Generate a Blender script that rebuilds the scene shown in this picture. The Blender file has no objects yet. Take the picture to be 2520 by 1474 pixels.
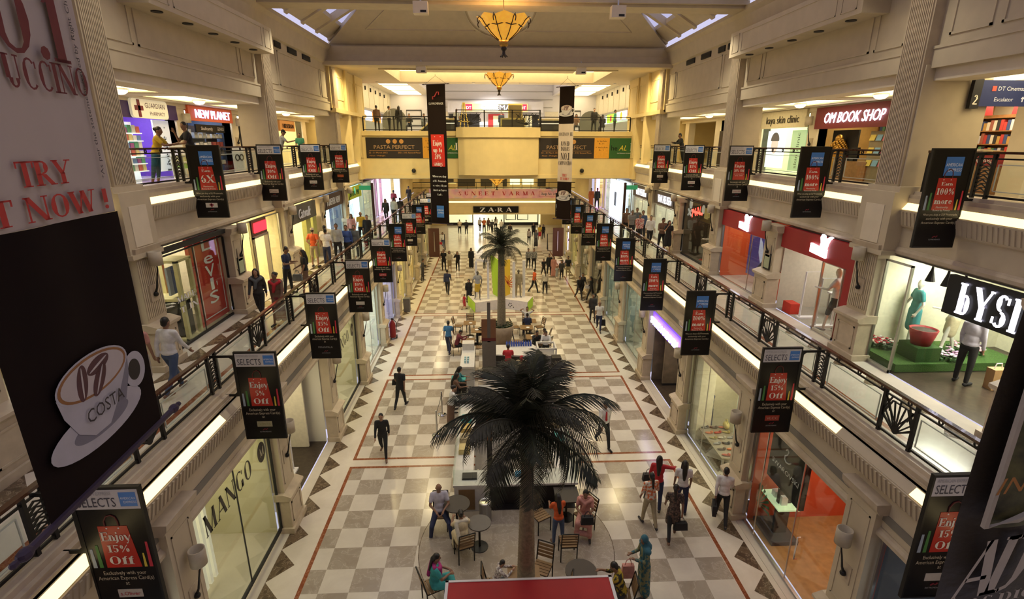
import bpy, math, random
from mathutils import Vector, Matrix
from math import sin, cos, pi, radians as RAD
SC = bpy.context.scene
COL = SC.collection
random.seed(7)

# ---------------------------------------------------------------- camera, sky, big lamps, exposure
cam_d = bpy.data.cameras.new('camera')
cam_d.sensor_fit = 'HORIZONTAL'
cam_d.sensor_width = 36.0
cam_d.lens = 1272.9453 / 2520 * 36
cam_d.clip_end = 300
cam_d.clip_start = .05
cam = bpy.data.objects.new('camera', cam_d)
COL.objects.link(cam)
PITCH, YAW, ROLL = .29497, .04548, .00248
_f = Vector((sin(YAW) * cos(PITCH), cos(YAW) * cos(PITCH), -sin(PITCH)))
_r0 = Vector((cos(YAW), -sin(YAW), 0))
_u0 = _r0.cross(_f)
_r = _r0 * cos(ROLL) + _u0 * sin(ROLL)
_u = -_r0 * sin(ROLL) + _u0 * cos(ROLL)
cam.matrix_world = Matrix(((_r.x, _u.x, -_f.x, -.68), (_r.y, _u.y, -_f.y, 0), (_r.z, _u.z, -_f.z, 10), (0, 0, 0, 1)))
SC.camera = cam
SC.view_settings.view_transform = 'Standard'
SC.view_settings.look = 'None'
SC.view_settings.gamma = 1
SC.view_settings.use_curve_mapping = False
SC.view_settings.exposure = 0.4
SC.cycles.use_denoising = True
SC.cycles.adaptive_threshold = .02
SC.cycles.max_bounces = 6
SC.cycles.diffuse_bounces = 3
SC.cycles.glossy_bounces = 3
SC.cycles.transmission_bounces = 4
SC.cycles.transparent_max_bounces = 10
SC.cycles.caustics_reflective = False
SC.cycles.caustics_refractive = False
SC.cycles.sample_clamp_indirect = 4.0

W = bpy.data.worlds.new('dusk_sky')
SC.world = W
W.use_nodes = True
W.node_tree.nodes['Background'].inputs[0].default_value = (.46, .44, .60, 1)
W.node_tree.nodes['Background'].inputs[1].default_value = 1.1

WARM = (1, .90, .68)
def spots(name, pts, power, col, cone=165, r=.10):
    """recessed ceiling downlights shining straight down"""
    d = bpy.data.lights.new(name, 'SPOT')
    d.energy = power; d.color = col; d.spot_size = RAD(cone); d.spot_blend = 1.0; d.shadow_soft_size = r
    for p in pts:
        o = bpy.data.objects.new(name, d); COL.objects.link(o); o.location = p
def grid(xs, ys, z): return [(x, y, z) for y in ys for x in xs]
BEAM_X = (-7.2, -4.5, -1.5, 1.5, 4.5, 7.2)
SOFF_L = grid((-8, -4.8, -1.6, 1.6, 4.8, 8), (30.3, 37.6), 13.80)
spots('roof_beam_downlight', grid(BEAM_X, (12.1,), 14.5), 210, WARM, 112)
spots('roof_beam_downlight', grid(BEAM_X, (20.9,), 14.5), 420, WARM, 118)
spots('soffit_downlight', SOFF_L, 620, (1, .80, .40))
spots('lower_hall_downlight', grid((-5, 0, 5), (40, 45), 7.6), 330, (1, .83, .44))
spots('far_hall_downlight', grid((-5, 0, 5), (53, 60), 7.6), 520, (1, .83, .44))
spots('bridge_downlight', grid((-4, 0, 4), (52, 57, 62), 3.3), 130, (1, .84, .52))
spots('food_hall_downlight', grid((-7, 0, 7), (41, 48, 54), 15.0), 1500, (1, .95, .86))
# ---------------------------------------------------------------- mesh helpers
class MB:
    def __init__(s):
        s.v = []; s.f = []; s.m = []
    def add(s, vs, fs, mi=0):
        n = len(s.v)
        s.v += [tuple(p) for p in vs]
        s.f += [tuple(i + n for i in f) for f in fs]
        s.m += [mi] * len(fs)
        return s
    def box(s, x0, x1, y0, y1, z0, z1, mi=0):
        if x0 > x1: x0, x1 = x1, x0
        if y0 > y1: y0, y1 = y1, y0
        if z0 > z1: z0, z1 = z1, z0
        v = [(x, y, z) for z in (z0, z1) for y in (y0, y1) for x in (x0, x1)]
        return s.add(v, [(0, 2, 3, 1), (4, 5, 7, 6), (0, 1, 5, 4), (2, 6, 7, 3), (0, 4, 6, 2), (1, 3, 7, 5)], mi)
    def quad(s, a, b, c, d, mi=0):
        return s.add([a, b, c, d], [(0, 1, 2, 3)], mi)
    def poly(s, pts, mi=0):
        return s.add(pts, [tuple(range(len(pts)))], mi)
    def extr(s, pts, d, mi=0):
        """polygon pts (3-d) pushed along vector d"""
        n = len(pts); d = Vector(d)
        v = [tuple(p) for p in pts] + [tuple(Vector(p) + d) for p in pts]
        f = [tuple(range(n))[::-1], tuple(range(n, 2 * n))] + [(i, (i + 1) % n, n + (i + 1) % n, n + i) for i in range(n)]
        return s.add(v, f, mi)
    def prof(s, prof, y0, y1, mi=0):
        """closed x,z profile pushed along y"""
        return s.extr([(x, y0, z) for x, z in prof], (0, y1 - y0, 0), mi)
    def tube(s, pts, r, n=6, mi=0, cap=True, flat=None):
        P = [Vector(p) for p in pts]; k = len(P)
        R = r if isinstance(r, (list, tuple)) else [r] * k
        rings = []; ref = None
        for i in range(k):
            t = (P[min(i + 1, k - 1)] - P[max(i - 1, 0)])
            if t.length < 1e-9: t = Vector((0, 0, 1))
            t.normalize()
            if ref is None:
                ref = Vector((0, 0, 1)) if abs(t.z) < .9 else Vector((1, 0, 0))
            a = t.cross(ref)
            if a.length < 1e-6: a = t.cross(Vector((0, 1, 0)))
            a.normalize(); b = a.cross(t); b.normalize(); ref = b
            if n == 4:
                rings.append([P[i] + (a * ca + b * cb) * R[i] for ca, cb in ((1, 1), (-1, 1), (-1, -1), (1, -1))])
            else:
                rings.append([P[i] + (a * cos(2 * pi * j / n) + b * sin(2 * pi * j / n)) * R[i] for j in range(n)])
        v = [tuple(p) for q in rings for p in q]; f = []
        for i in range(k - 1):
            for j in range(n):
                f.append((i * n + j, i * n + (j + 1) % n, (i + 1) * n + (j + 1) % n, (i + 1) * n + j))
        if cap:
            f.append(tuple(range(n))[::-1]); f.append(tuple((k - 1) * n + j for j in range(n)))
        return s.add(v, f, mi)
    def lathe(s, prof, n=16, c=(0, 0, 0), mi=0, sx=1, sy=1):
        v = []; f = []; k = len(prof)
        for r, z in prof:
            for j in range(n):
                a = 2 * pi * j / n
                v.append((c[0] + r * cos(a) * sx, c[1] + r * sin(a) * sy, c[2] + z))
        for i in range(k - 1):
            for j in range(n):
                f.append((i * n + j, i * n + (j + 1) % n, (i + 1) * n + (j + 1) % n, (i + 1) * n + j))
        if prof[0][0] > 1e-6: f.append(tuple(range(n))[::-1])
        if prof[-1][0] > 1e-6: f.append(tuple((k - 1) * n + j for j in range(n)))
        return s.add(v, f, mi)
    def ell(s, c, r, n=12, m=8, mi=0, M=None):
        v = []; f = []
        for i in range(m + 1):
            t = pi * i / m
            for j in range(n):
                a = 2 * pi * j / n
                p = Vector((r[0] * sin(t) * cos(a), r[1] * sin(t) * sin(a), -r[2] * cos(t)))
                if M: p = M @ p
                v.append((c[0] + p.x, c[1] + p.y, c[2] + p.z))
        for i in range(m):
            for j in range(n):
                f.append((i * n + j, i * n + (j + 1) % n, (i + 1) * n + (j + 1) % n, (i + 1) * n + j))
        return s.add(v, f, mi)
    def cap2(s, a, b, ra, rb, n=10, mi=0):
        """closed tapered capsule"""
        a = Vector(a); b = Vector(b); d = b - a
        L = d.length
        if L < 1e-6: return s.ell(a, (ra, ra, ra), n, 6, mi)
        q = d.normalized().to_track_quat('Z', 'X').to_matrix()
        prof = [(0, -ra)] + [(ra * cos(t), ra * sin(t)) for t in (-1.05, -.52, 0)] + [(rb * cos(t), L + rb * sin(t)) for t in (0, .52, 1.05)] + [(0, L + rb)]
        v = []; f = []
        for r, z in prof:
            for j in range(n):
                an = 2 * pi * j / n
                v.append(tuple(a + q @ Vector((max(r, 1e-4) * cos(an), max(r, 1e-4) * sin(an), z))))
        k = len(prof)
        for i in range(k - 1):
            for j in range(n):
                f.append((i * n + j, i * n + (j + 1) % n, (i + 1) * n + (j + 1) % n, (i + 1) * n + j))
        f.append(tuple(range(n))[::-1]); f.append(tuple((k - 1) * n + j for j in range(n)))
        return s.add(v, f, mi)
    def join(s, o, M=None, dm=0):
        v = o.v if M is None else [tuple(M @ Vector(p)) for p in o.v]
        n = len(s.v)
        s.v += v; s.f += [tuple(i + n for i in f) for f in o.f]; s.m += [m + dm for m in o.m]
        return s
    def mir(s, sd):
        if sd < 0:
            s.v = [(-x, y, z) for x, y, z in s.v]; s.f = [f[::-1] for f in s.f]
        return s
    def mesh(s, name, mats, smooth=False):
        me = bpy.data.meshes.new(name)
        me.from_pydata(s.v, [], s.f)
        for m in mats: me.materials.append(m)
        if any(s.m): me.polygons.foreach_set('material_index', s.m)
        if smooth: me.polygons.foreach_set('use_smooth', [True] * len(s.f))
        me.update()
        return me

def link(name, me, parent=None, loc=None, rot=None):
    o = bpy.data.objects.new(name, me); COL.objects.link(o)
    if parent is not None: o.parent = parent
    if loc: o.location = loc
    if rot: o.rotation_euler = rot
    return o
def obj(name, mb, mats, parent=None, smooth=False, loc=None, rot=None, label=None):
    if not isinstance(mats, (list, tuple)): mats = [mats]
    o = link(name, mb.mesh(name, mats, smooth), parent, loc, rot)
    if label: o['label'] = label
    return o
def struct(name, mb, mats, smooth=False):
    o = obj(name, mb, mats, None, smooth); o['kind'] = 'structure'
    return o
def tag(o, label, cat, group=None):
    o['label'] = label; o['category'] = cat
    if group: o['group'] = group
    return o
def thing(name, label, cat, loc=(0, 0, 0), rz=0, group=None):
    o = bpy.data.objects.new(name, None); COL.objects.link(o)
    o.location = loc; o.rotation_euler = (0, 0, rz); o.empty_display_size = .1
    return tag(o, label, cat, group)
def dup(root, loc=None, rz=None, label=None, group=None):
    r = root.copy(); COL.objects.link(r)
    if loc is not None: r.location = loc
    if rz is not None: r.rotation_euler = (0, 0, rz)
    if label: r['label'] = label
    if group: r['group'] = group
    for ch in list(root.children):
        c = ch.copy(); COL.objects.link(c); c.parent = r
        for g in list(ch.children):
            d = g.copy(); COL.objects.link(d); d.parent = c
    return r
ORD = ['first', 'second', 'third', 'fourth', 'fifth', 'sixth', 'seventh', 'eighth', 'ninth', 'tenth', 'eleventh', 'twelfth']
SIDE = {-1: 'left', 1: 'right'}

# ---------------------------------------------------------------- materials
def mat(name, col, rough=.6, metal=0., emit=0., ecol=None, var=.0, scale=6., spec=.5, bump=0., coat=0.):
    m = bpy.data.materials.new(name); m.use_nodes = True
    nt = m.node_tree; b = nt.nodes['Principled BSDF']
    b.inputs['Base Color'].default_value = (*col, 1)
    b.inputs['Roughness'].default_value = rough
    b.inputs['Metallic'].default_value = metal
    b.inputs['Specular IOR Level'].default_value = spec
    if coat: b.inputs['Coat Weight'].default_value = coat
    if emit:
        b.inputs['Emission Color'].default_value = (*(ecol or col), 1)
        b.inputs['Emission Strength'].default_value = emit
    if var or bump:
        tc = nt.nodes.new('ShaderNodeTexCoord'); n = nt.nodes.new('ShaderNodeTexNoise')
        n.inputs['Scale'].default_value = scale; n.inputs['Detail'].default_value = 4
        nt.links.new(tc.outputs['Object'], n.inputs['Vector'])
        if var:
            r = nt.nodes.new('ShaderNodeValToRGB')
            r.color_ramp.elements[0].position = .3; r.color_ramp.elements[1].position = .7
            r.color_ramp.elements[0].color = (*[c * (1 - var) for c in col], 1)
            r.color_ramp.elements[1].color = (*[min(1, c * (1 + var)) for c in col], 1)
            nt.links.new(n.outputs['Fac'], r.inputs['Fac']); nt.links.new(r.outputs['Color'], b.inputs['Base Color'])
        if bump:
            bp = nt.nodes.new('ShaderNodeBump'); bp.inputs['Strength'].default_value = bump; bp.inputs['Distance'].default_value = .02
            nt.links.new(n.outputs['Fac'], bp.inputs['Height']); nt.links.new(bp.outputs['Normal'], b.inputs['Normal'])
    return m
def stone(name, a, b_, scale, rough=.16, vein=None):
    m = mat(name, a, rough)
    nt = m.node_tree; b = nt.nodes['Principled BSDF']
    tc = nt.nodes.new('ShaderNodeTexCoord'); n = nt.nodes.new('ShaderNodeTexNoise')
    n.inputs['Scale'].default_value = scale; n.inputs['Detail'].default_value = 8; n.inputs['Roughness'].default_value = .65
    n.inputs['Distortion'].default_value = .6
    nt.links.new(tc.outputs['Object'], n.inputs['Vector'])
    r = nt.nodes.new('ShaderNodeValToRGB')
    r.color_ramp.elements[0].position = .32; r.color_ramp.elements[1].position = .68
    r.color_ramp.elements[0].color = (*a, 1); r.color_ramp.elements[1].color = (*b_, 1)
    if vein:
        e = r.color_ramp.elements.new(.5); e.color = (*[(p + q) / 2 for p, q in zip(a, b_)], 1)
        e = r.color_ramp.elements.new(.515); e.color = (*vein, 1)
        e = r.color_ramp.elements.new(.535); e.color = (*[(p + q) / 2 for p, q in zip(a, b_)], 1)
    nt.links.new(n.outputs['Fac'], r.inputs['Fac']); nt.links.new(r.outputs['Color'], b.inputs['Base Color'])
    return m
def glassmat(name, tint=(.93, .97, .95), refl=.5, rough=.02):
    m = bpy.data.materials.new(name); m.use_nodes = True
    nt = m.node_tree; nt.nodes.clear()
    o = nt.nodes.new('ShaderNodeOutputMaterial'); t = nt.nodes.new('ShaderNodeBsdfTransparent'); g = nt.nodes.new('ShaderNodeBsdfGlossy')
    t.inputs[0].default_value = (*tint, 1); g.inputs['Roughness'].default_value = rough
    g.inputs['Color'].default_value = (.9, .95, .93, 1)
    mx = nt.nodes.new('ShaderNodeMixShader'); fr = nt.nodes.new('ShaderNodeLayerWeight'); fr.inputs['Blend'].default_value = .5
    pw = nt.nodes.new('ShaderNodeMath'); pw.operation = 'POWER'; pw.inputs[1].default_value = 4; ml = nt.nodes.new('ShaderNodeMath'); ml.operation = 'MULTIPLY_ADD'; ml.inputs[1].default_value = refl; ml.inputs[2].default_value = .025
    nt.links.new(fr.outputs['Facing'], pw.inputs[0]); nt.links.new(pw.outputs[0], ml.inputs[0])
    nt.links.new(ml.outputs[0], mx.inputs[0])
    nt.links.new(t.outputs[0], mx.inputs[1]); nt.links.new(g.outputs[0], mx.inputs[2]); nt.links.new(mx.outputs[0], o.inputs[0])
    return m
_cm = {}
def pm(r, g, b, rough=.65, emit=0., metal=0.):
    """plain paint / print / cloth of one colour, cached"""
    k = (r, g, b, rough, emit, metal)
    if k not in _cm: _cm[k] = mat('paint_%d' % len(_cm), (r, g, b), rough, metal, emit, var=.06 if not emit else 0, scale=9)
    return _cm[k]
CREAM = mat('cream_plaster', (.57, .485, .345), .7, var=.05, scale=3)
CREAM2 = mat('pale_plaster', (.74, .65, .50), .7, var=.04, scale=3)
STONE_W = mat('beige_wall_stone', (.52, .43, .31), .42, var=.10, scale=5)
CREAM_LIT = mat('cream_plaster_lit', (.78, .62, .30), .7, var=.04, scale=2)  # cream plaster with the far end's bright warm light put into its colour
GREY_TRIM = mat('grey_slot', (.22, .20, .17), .6)
MARBLE = stone('light_marble', (.60, .54, .45), (.70, .64, .55), 1.2, .17)
TILE_D = stone('taupe_marble_tile', (.30, .25, .20), (.38, .33, .27), 2.2, .17, (.46, .40, .33))
TILE_L = stone('cream_marble_tile', (.56, .51, .44), (.64, .59, .51), 1.6, .17)
EMPER = stone('dark_brown_marble', (.060, .040, .025), (.16, .11, .07), 4.5, .17, (.34, .26, .18))
ROSSO = stone('red_brown_marble', (.20, .055, .022), (.27, .085, .035), 5, .18, (.42, .20, .11))
STRIP = mat('cove_light_strip', (1, .84, .50), .5, emit=1.45, ecol=(1, .78, .36))
COFFER = mat('cove_ceiling_glow', (1, .86, .55), .5, emit=2.8, ecol=(1, .80, .44))
LAMPW = mat('warm_lamp_glow', (1, .9, .7), .5, emit=2.2, ecol=(1, .84, .52))
IRON = mat('black_iron', (.012, .011, .010), .45, .3)
WOODR = mat('dark_wood_handrail', (.075, .030, .014), .25, var=.2, scale=14, coat=.4)
BLACK = mat('black_print', (.007, .006, .006), .32, spec=.3)
BLACKM = mat('matt_black', (.012, .012, .013), .6)
WHITEP = mat('white_print', (.80, .79, .80), .5)
REDP = mat('red_print', (.50, .020, .012), .4)
STEEL = mat('brushed_steel', (.55, .54, .52), .32, 1.)
CHROME = mat('chrome', (.7, .7, .7), .12, 1.)
GLASS = glassmat('rail_glass', (.95, .98, .96), .5)
GLASSW = glassmat('shop_glass', (.94, .97, .95), .45)
SKYGL = glassmat('skylight_glass', (.85, .86, .95), .3)
WALNUT = mat('wood_board', (.30, .15, .055), .35, var=.2, scale=10)

# ---------------------------------------------------------------- lettering
_fc = {}
def sans(txt, font_scale=1.0):
    """flat outline lettering, cap height about 1, start at x=0; returns verts, faces, width"""
    if txt in _fc: return _fc[txt]
    cu = bpy.data.curves.new('lettering', 'FONT'); cu.body = txt; cu.size = 1.4; cu.resolution_u = 2
    o = bpy.data.objects.new('lettering', cu); COL.objects.link(o)
    dg = bpy.context.evaluated_depsgraph_get(); ev = o.evaluated_get(dg)
    me = ev.to_mesh()
    vs = [(v.co.x, v.co.y) for v in me.vertices]; fs = [tuple(p.vertices) for p in me.polygons]
    ev.to_mesh_clear(); bpy.data.objects.remove(o); bpy.data.curves.remove(cu)
    x0 = min([v[0] for v in vs] or [0]); x1 = max([v[0] for v in vs] or [1])
    vs = [(x - x0, y) for x, y in vs]
    _fc[txt] = (vs, fs, x1 - x0)
    return _fc[txt]
TT, TN = .20, .068
def _g(c):
    """stroke list of one serif letter: ('v',x,y0,y1) stem, ('t',...) thin stem, ('h',y,x0,x1) thin bar, ('d',x0,y0,x1,y1,w) slant, ('a',cx,cy,rx,ry,a0,a1) bowl"""
    T, N = TT, TN; X = .66
    return {
 'A': (.8, [('d', .08, 0, .40, 1, N), ('d', .72, 0, .40, 1, T), ('h', .34, .2, .62), ('s', .08, 0), ('s', .72, 0)]),
 'C': (.76, [('a', .42, .5, .34, .5, 45, 315), ('t', .70, .68, .9)]),
 'D': (.82, [('v', .14, 0, 1), ('a', .30, .5, .40, .5, -90, 90), ('h', 1, .1, .34), ('h', 0, .1, .34)]),
 'E': (.70, [('v', .14, 0, 1), ('h', 1, .1, .62), ('h', 0, .1, .64), ('h', .5, .1, .5), ('t', .62, .75, 1), ('t', .64, 0, .26), ('t', .48, .4, .6)]),
 'G': (.82, [('a', .42, .5, .34, .5, 45, 330), ('t', .70, .68, .9), ('v', .66, .06, .42)]),
 'I': (.36, [('v', .18, 0, 1)]),
 'L': (.66, [('v', .14, 0, 1), ('h', 0, .1, .6), ('t', .6, 0, .26)]),
 'M': (1.0, [('t', .14, 0, 1), ('d', .14, 1, .48, 0, T), ('d', .84, 1, .48, 0, N), ('v', .84, 0, 1)]),
 'N': (.86, [('t', .12, 0, 1), ('d', .12, 1, .72, 0, T), ('t', .74, 0, 1)]),
 'O': (.84, [('a', .42, .5, .35, .5, 0, 360)]),
 'P': (.70, [('v', .14, 0, 1), ('a', .30, .72, .30, .28, -90, 90), ('h', 1, .1, .32), ('h', .44, .1, .32)]),
 'R': (.80, [('v', .14, 0, 1), ('a', .30, .73, .28, .27, -90, 90), ('h', 1, .1, .32), ('h', .46, .1, .34), ('d', .34, .46, .68, 0, T), ('s', .7, 0)]),
 'S': (.64, [('a', .32, .74, .22, .26, 40, 270), ('a', .32, .25, .24, .25, -140, 90), ('t', .53, .74, .94), ('t', .08, .08, .28)]),
 'T': (.74, [('v', .37, 0, 1), ('h', 1, .04, .70), ('t', .05, .74, 1), ('t', .69, .74, 1)]),
 'U': (.80, [('v', .16, .28, 1), ('a', .40, .3, .24, .3, 180, 360), ('t', .64, .28, 1)]),
 'V': (.78, [('d', .10, 1, .40, 0, T), ('d', .70, 1, .40, 0, N), ('s', .1, 1), ('s', .70, 1)]),
 'W': (1.1, [('d', .08, 1, .34, 0, T), ('d', .56, 1, .34, 0, N), ('d', .56, 1, .80, 0, T), ('d', 1.02, 1, .80, 0, N), ('s', .1, 1), ('s', 1.0, 1)]),
 'X': (.76, [('d', .08, 1, .66, 0, T), ('d', .68, 1, .08, 0, N), ('s', .1, 1), ('s', .66, 1), ('s', .08, 0), ('s', .68, 0)]),
 'Y': (.76, [('v', .38, 0, .46), ('d', .08, 1, .38, .42, T), ('d', .68, 1, .38, .42, N), ('s', .1, 1), ('s', .68, 1)]),
 'Z': (.70, [('d', .60, 1, .10, 0, T), ('h', 1, .08, .62), ('h', 0, .08, .64), ('t', .08, .78, 1), ('t', .64, 0, .24)]),
 'a': (.56, [('a', .22, .18, .16, .18, 0, 360), ('v', .38, 0, .46), ('a', .24, .46, .15, .2, 0, 150)]),
 'b': (.60, [('v', .12, 0, 1), ('a', .30, .33, .2, .33, 0, 360)]),
 'd': (.60, [('v', .46, 0, 1), ('a', .28, .33, .2, .33, 0, 360)]),
 'e': (.56, [('a', .28, .33, .22, .33, 20, 320), ('h', .36, .08, .48), ('a', .28, .36, .21, .3, 0, 40)]),
 'f': (.40, [('v', .16, 0, .8), ('a', .28, .8, .12, .2, 40, 180), ('h', X, .02, .34)]),
 'g': (.56, [('a', .27, .40, .19, .26, 0, 360), ('a', .27, -.10, .21, .14, 0, 360)]),
 'h': (.62, [('v', .13, 0, 1), ('a', .30, .44, .17, .22, 0, 180), ('v', .47, 0, .44)]),
 'i': (.30, [('v', .15, 0, X), ('o', .15, .9, .09)]),
 'j': (.30, [('v', .17, -.1, X), ('a', .06, -.1, .11, .14, 200, 360), ('o', .17, .9, .09)]),
 'm': (.92, [('v', .13, 0, X), ('a', .29, .44, .16, .22, 0, 180), ('v', .45, 0, .44), ('a', .61, .44, .16, .22, 0, 180), ('v', .77, 0, .44)]),
 'n': (.62, [('v', .13, 0, X), ('a', .30, .44, .17, .22, 0, 180), ('v', .47, 0, .44)]),
 'o': (.56, [('a', .28, .33, .22, .33, 0, 360)]),
 'p': (.60, [('v', .13, -.3, X), ('a', .31, .33, .2, .33, 0, 360)]),
 'r': (.44, [('v', .13, 0, X), ('a', .30, .44, .15, .22, 60, 180), ('o', .36, .56, .07)]),
 's': (.46, [('a', .23, .49, .15, .17, 40, 270), ('a', .23, .17, .16, .17, -140, 90)]),
 't': (.38, [('v', .17, .1, .86), ('a', .27, .12, .1, .12, 180, 320), ('h', X, .03, .34)]),
 'u': (.62, [('v', .13, .2, X), ('a', .30, .22, .17, .22, 180, 360), ('v', .47, 0, X)]),
 'v': (.58, [('d', .06, X, .30, 0, T), ('d', .54, X, .30, 0, N)]),
 'x': (.58, [('d', .08, X, .50, 0, T), ('d', .50, X, .08, 0, N)]),
 'y': (.58, [('d', .06, X, .32, 0, T), ('d', .56, X, .22, -.3, N), ('o', .18, -.26, .07)]),
 '0': (.62, [('a', .31, .5, .24, .5, 0, 360)]),
 '1': (.44, [('v', .23, 0, 1), ('d', .06, .82, .2, .97, N), ('s', .23, 0)]),
 '2': (.60, [('a', .28, .72, .2, .28, -20, 160), ('d', .46, .64, .08, .06, T * .8), ('h', .04, .05, .54), ('h', .09, .05, .54)]),
 '5': (.60, [('h', .97, .14, .52), ('h', .92, .14, .52), ('t', .14, .5, .97), ('a', .26, .31, .24, .31, -150, 110)]),
 '6': (.62, [('a', .31, .31, .23, .31, 0, 360), ('a', .42, .42, .34, .56, 100, 185)]),
 '%': (.90, [('a', .2, .72, .14, .27, 0, 360), ('a', .68, .27, .14, .27, 0, 360), ('d', .7, 1, .18, 0, N)]),
 '.': (.26, [('o', .13, .09, .1)]), '!': (.32, [('d', .16, .95, .16, .3, T), ('o', .16, .09, .1)]), "'": (.2, [('d', .1, 1, .1, .75, N * 1.4)]),
 ' ': (.34, [])}.get(c, (.4, []))
_sc = {}
def serif(txt, track=.0, slab=1.0):
    k = (txt, track, slab)
    if k in _sc: return _sc[k]
    vs = []; fs = []
    def q(p): n = len(vs); vs.extend(p); fs.append(tuple(range(n, n + len(p))))
    def ser(x, y, up=None):
        h = .045; d = .17 * slab
        q([(x - d, y if y > .5 else y), (x + d, y), (x + d, y + (h if y < .5 else -h)), (x - d, y + (h if y < .5 else -h))])
    x = 0
    for c in txt:
        w, st = _g(c)
        for s in st:
            if s[0] in 'vt':
                hw = (TT if s[0] == 'v' else TN) / 2
                q([(x + s[1] - hw, s[2]), (x + s[1] + hw, s[2]), (x + s[1] + hw, s[3]), (x + s[1] - hw, s[3])])
                if s[0] == 'v' or c in 'MNU':
                    for yy in (s[2], s[3]):
                        if (abs(yy) < .01 or abs(yy - 1) < .01 or abs(yy + .3) < .01) and not (c in 'MN' and abs(yy - 1) < .01 and s[1] > .5 and c == 'M'):
                            hh = .05; d = hw + .09 * slab
                            y2 = yy + (hh if yy < .5 else -hh)
                            q([(x + s[1] - d, yy), (x + s[1] + d, yy), (x + s[1] + d, y2), (x + s[1] - d, y2)])
            elif s[0] == 'h':
                y = s[1]; y0 = max(0, min(1 - TN, y - TN / 2)) if y in (0, 1) else y - TN / 2
                q([(x + s[2], y0), (x + s[3], y0), (x + s[3], y0 + TN), (x + s[2], y0 + TN)])
            elif s[0] == 'd':
                hw = s[5] / 2 * 1.05
                q([(x + s[1] - hw, s[2]), (x + s[1] + hw, s[2]), (x + s[3] + hw, s[4]), (x + s[3] - hw, s[4])])
            elif s[0] == 's':
                d = .15 * slab; y2 = s[2] + (.05 if s[2] < .5 else -.05)
                q([(x + s[1] - d, s[2]), (x + s[1] + d, s[2]), (x + s[1] + d, y2), (x + s[1] - d, y2)])
            elif s[0] == 'o':
                q([(x + s[1] + s[3] * cos(a * pi / 4), s[2] + s[3] * sin(a * pi / 4)) for a in range(8)])
            elif s[0] == 'a':
                _, cx, cy, rx, ry, a0, a1 = s
                n = max(4, int(abs(a1 - a0) / 24)); P = []
                for i in range(n + 1):
                    a = RAD(a0 + (a1 - a0) * i / n)
                    wt = (TN + (TT - TN) * cos(a) ** 2) * min(1, .35 + rx * 2.4)
                    P.append(((x + cx + rx * cos(a), cy + ry * sin(a)), (x + cx + (rx - wt) * cos(a), cy + max(.01, ry - TN) * sin(a))))
                for i in range(n): q([P[i][0], P[i + 1][0], P[i + 1][1], P[i][1]])
        x += w + track
    _sc[k] = (vs, fs, x - track)
    return _sc[k]
def put(mb, T, o, xd, yd, h, mi=0, width=None, centre=True, thick=0., slant=0.):
    """lettering T laid on the plane through o, text direction xd, up yd, cap height h; optional forced width"""
    vs, fs, w = T
    xd = Vector(xd); yd = Vector(yd); o = Vector(o)
    sx = h if width is None else width / w
    off = -w * sx / 2 if centre else 0
    P = [o + xd * (x * sx + off + slant * y * h) + yd * (y * h) for x, y in vs]
    mb.add(P, fs, mi)
    if thick:
        nrm = xd.cross(yd)
        e = {}
        for f in fs:
            for a, b in zip(f, f[1:] + f[:1]): e[(a, b)] = 1
        Q = [p - nrm * thick for p in P]; n = len(P)
        mb.add(P + Q, [(a, a + n, b + n, b) for (a, b) in e if (b, a) not in e], mi)
    return mb
# ---------------------------------------------------------------- setting: levels and planes
B = 4.41                              # bay length
YP = [3.28 + B * k for k in range(12)]     # pilaster lines 3.28, 7.69, 12.1 ...
Z1, Z2, Z3 = 4.72, 8.78, 10.58
YE = 49.8                             # front of the far bridge
def sd(s): return 'left' if s < 0 else 'right'

# ground floor with its inlays
fl = MB()
fl.box(-6.3, 6.3, -2, YE, -.3, 0, 0); fl.box(-9, 9, YE, 66, -.3, 0, 0)
def rect(x0, x1, y0, y1, z, mi):
    fl.quad((x0, y0, z), (x1, y0, z), (x1, y1, z), (x0, y1, z), mi)
for s, xb, xt, y00 in ((-1, -6.06, -5.56, 16.23), (1, 5.92, 5.42, 16.03)):
    for k in range(-32, 14):
        y = y00 - 1.034 * k
        if y > YE + .5 or y < 4: continue
        a, b, c = (xb, y, .002), (xt, y + (.517 if s < 0 else -.517), .002), (xb, y + (1.034 if s < 0 else -1.034), .002)
        fl.poly([a, b, c] if (s > 0) == (b[1] < a[1]) and False else ([a, c, b] if s < 0 else [a, c, b])[::(-1 if s < 0 else 1)], 3)
bw = .10
for py0, py1, yr in ((5.0, 14.57, 14.573), (14.93, 20.97, 15.02), (21.31, 29.7, 21.40), (30.05, 39.06, 30.14), (39.5, 48.9, 39.6)):
    rect(-5.22, -5.22 + bw, py0, py1, .002, 4); rect(5.22 - bw, 5.22, py0, py1, .002, 4)
    rect(-5.22, 5.22, py1 - bw, py1, .0025, 4); rect(-5.22, 5.22, py0, py0 + bw, .0025, 4)
    t = .702
    k0 = math.floor((py0 - yr) / t); k1 = math.ceil((py1 - yr) / t)
    for k in range(k0, k1):
        ya = max(py0 + bw, yr + k * t); yb = min(py1 - bw, yr + (k + 1) * t)
        if yb - ya < .02: continue
        for j in range(-1, 15):
            xa = max(-5.22 + bw, -4.724 + j * t); xb_ = min(5.22 - bw, -4.724 + (j + 1) * t)
            if xb_ - xa < .02: continue
            rect(xa, xb_, ya, yb, .001, 1 if (j + k) % 2 == 0 else 2)
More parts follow.
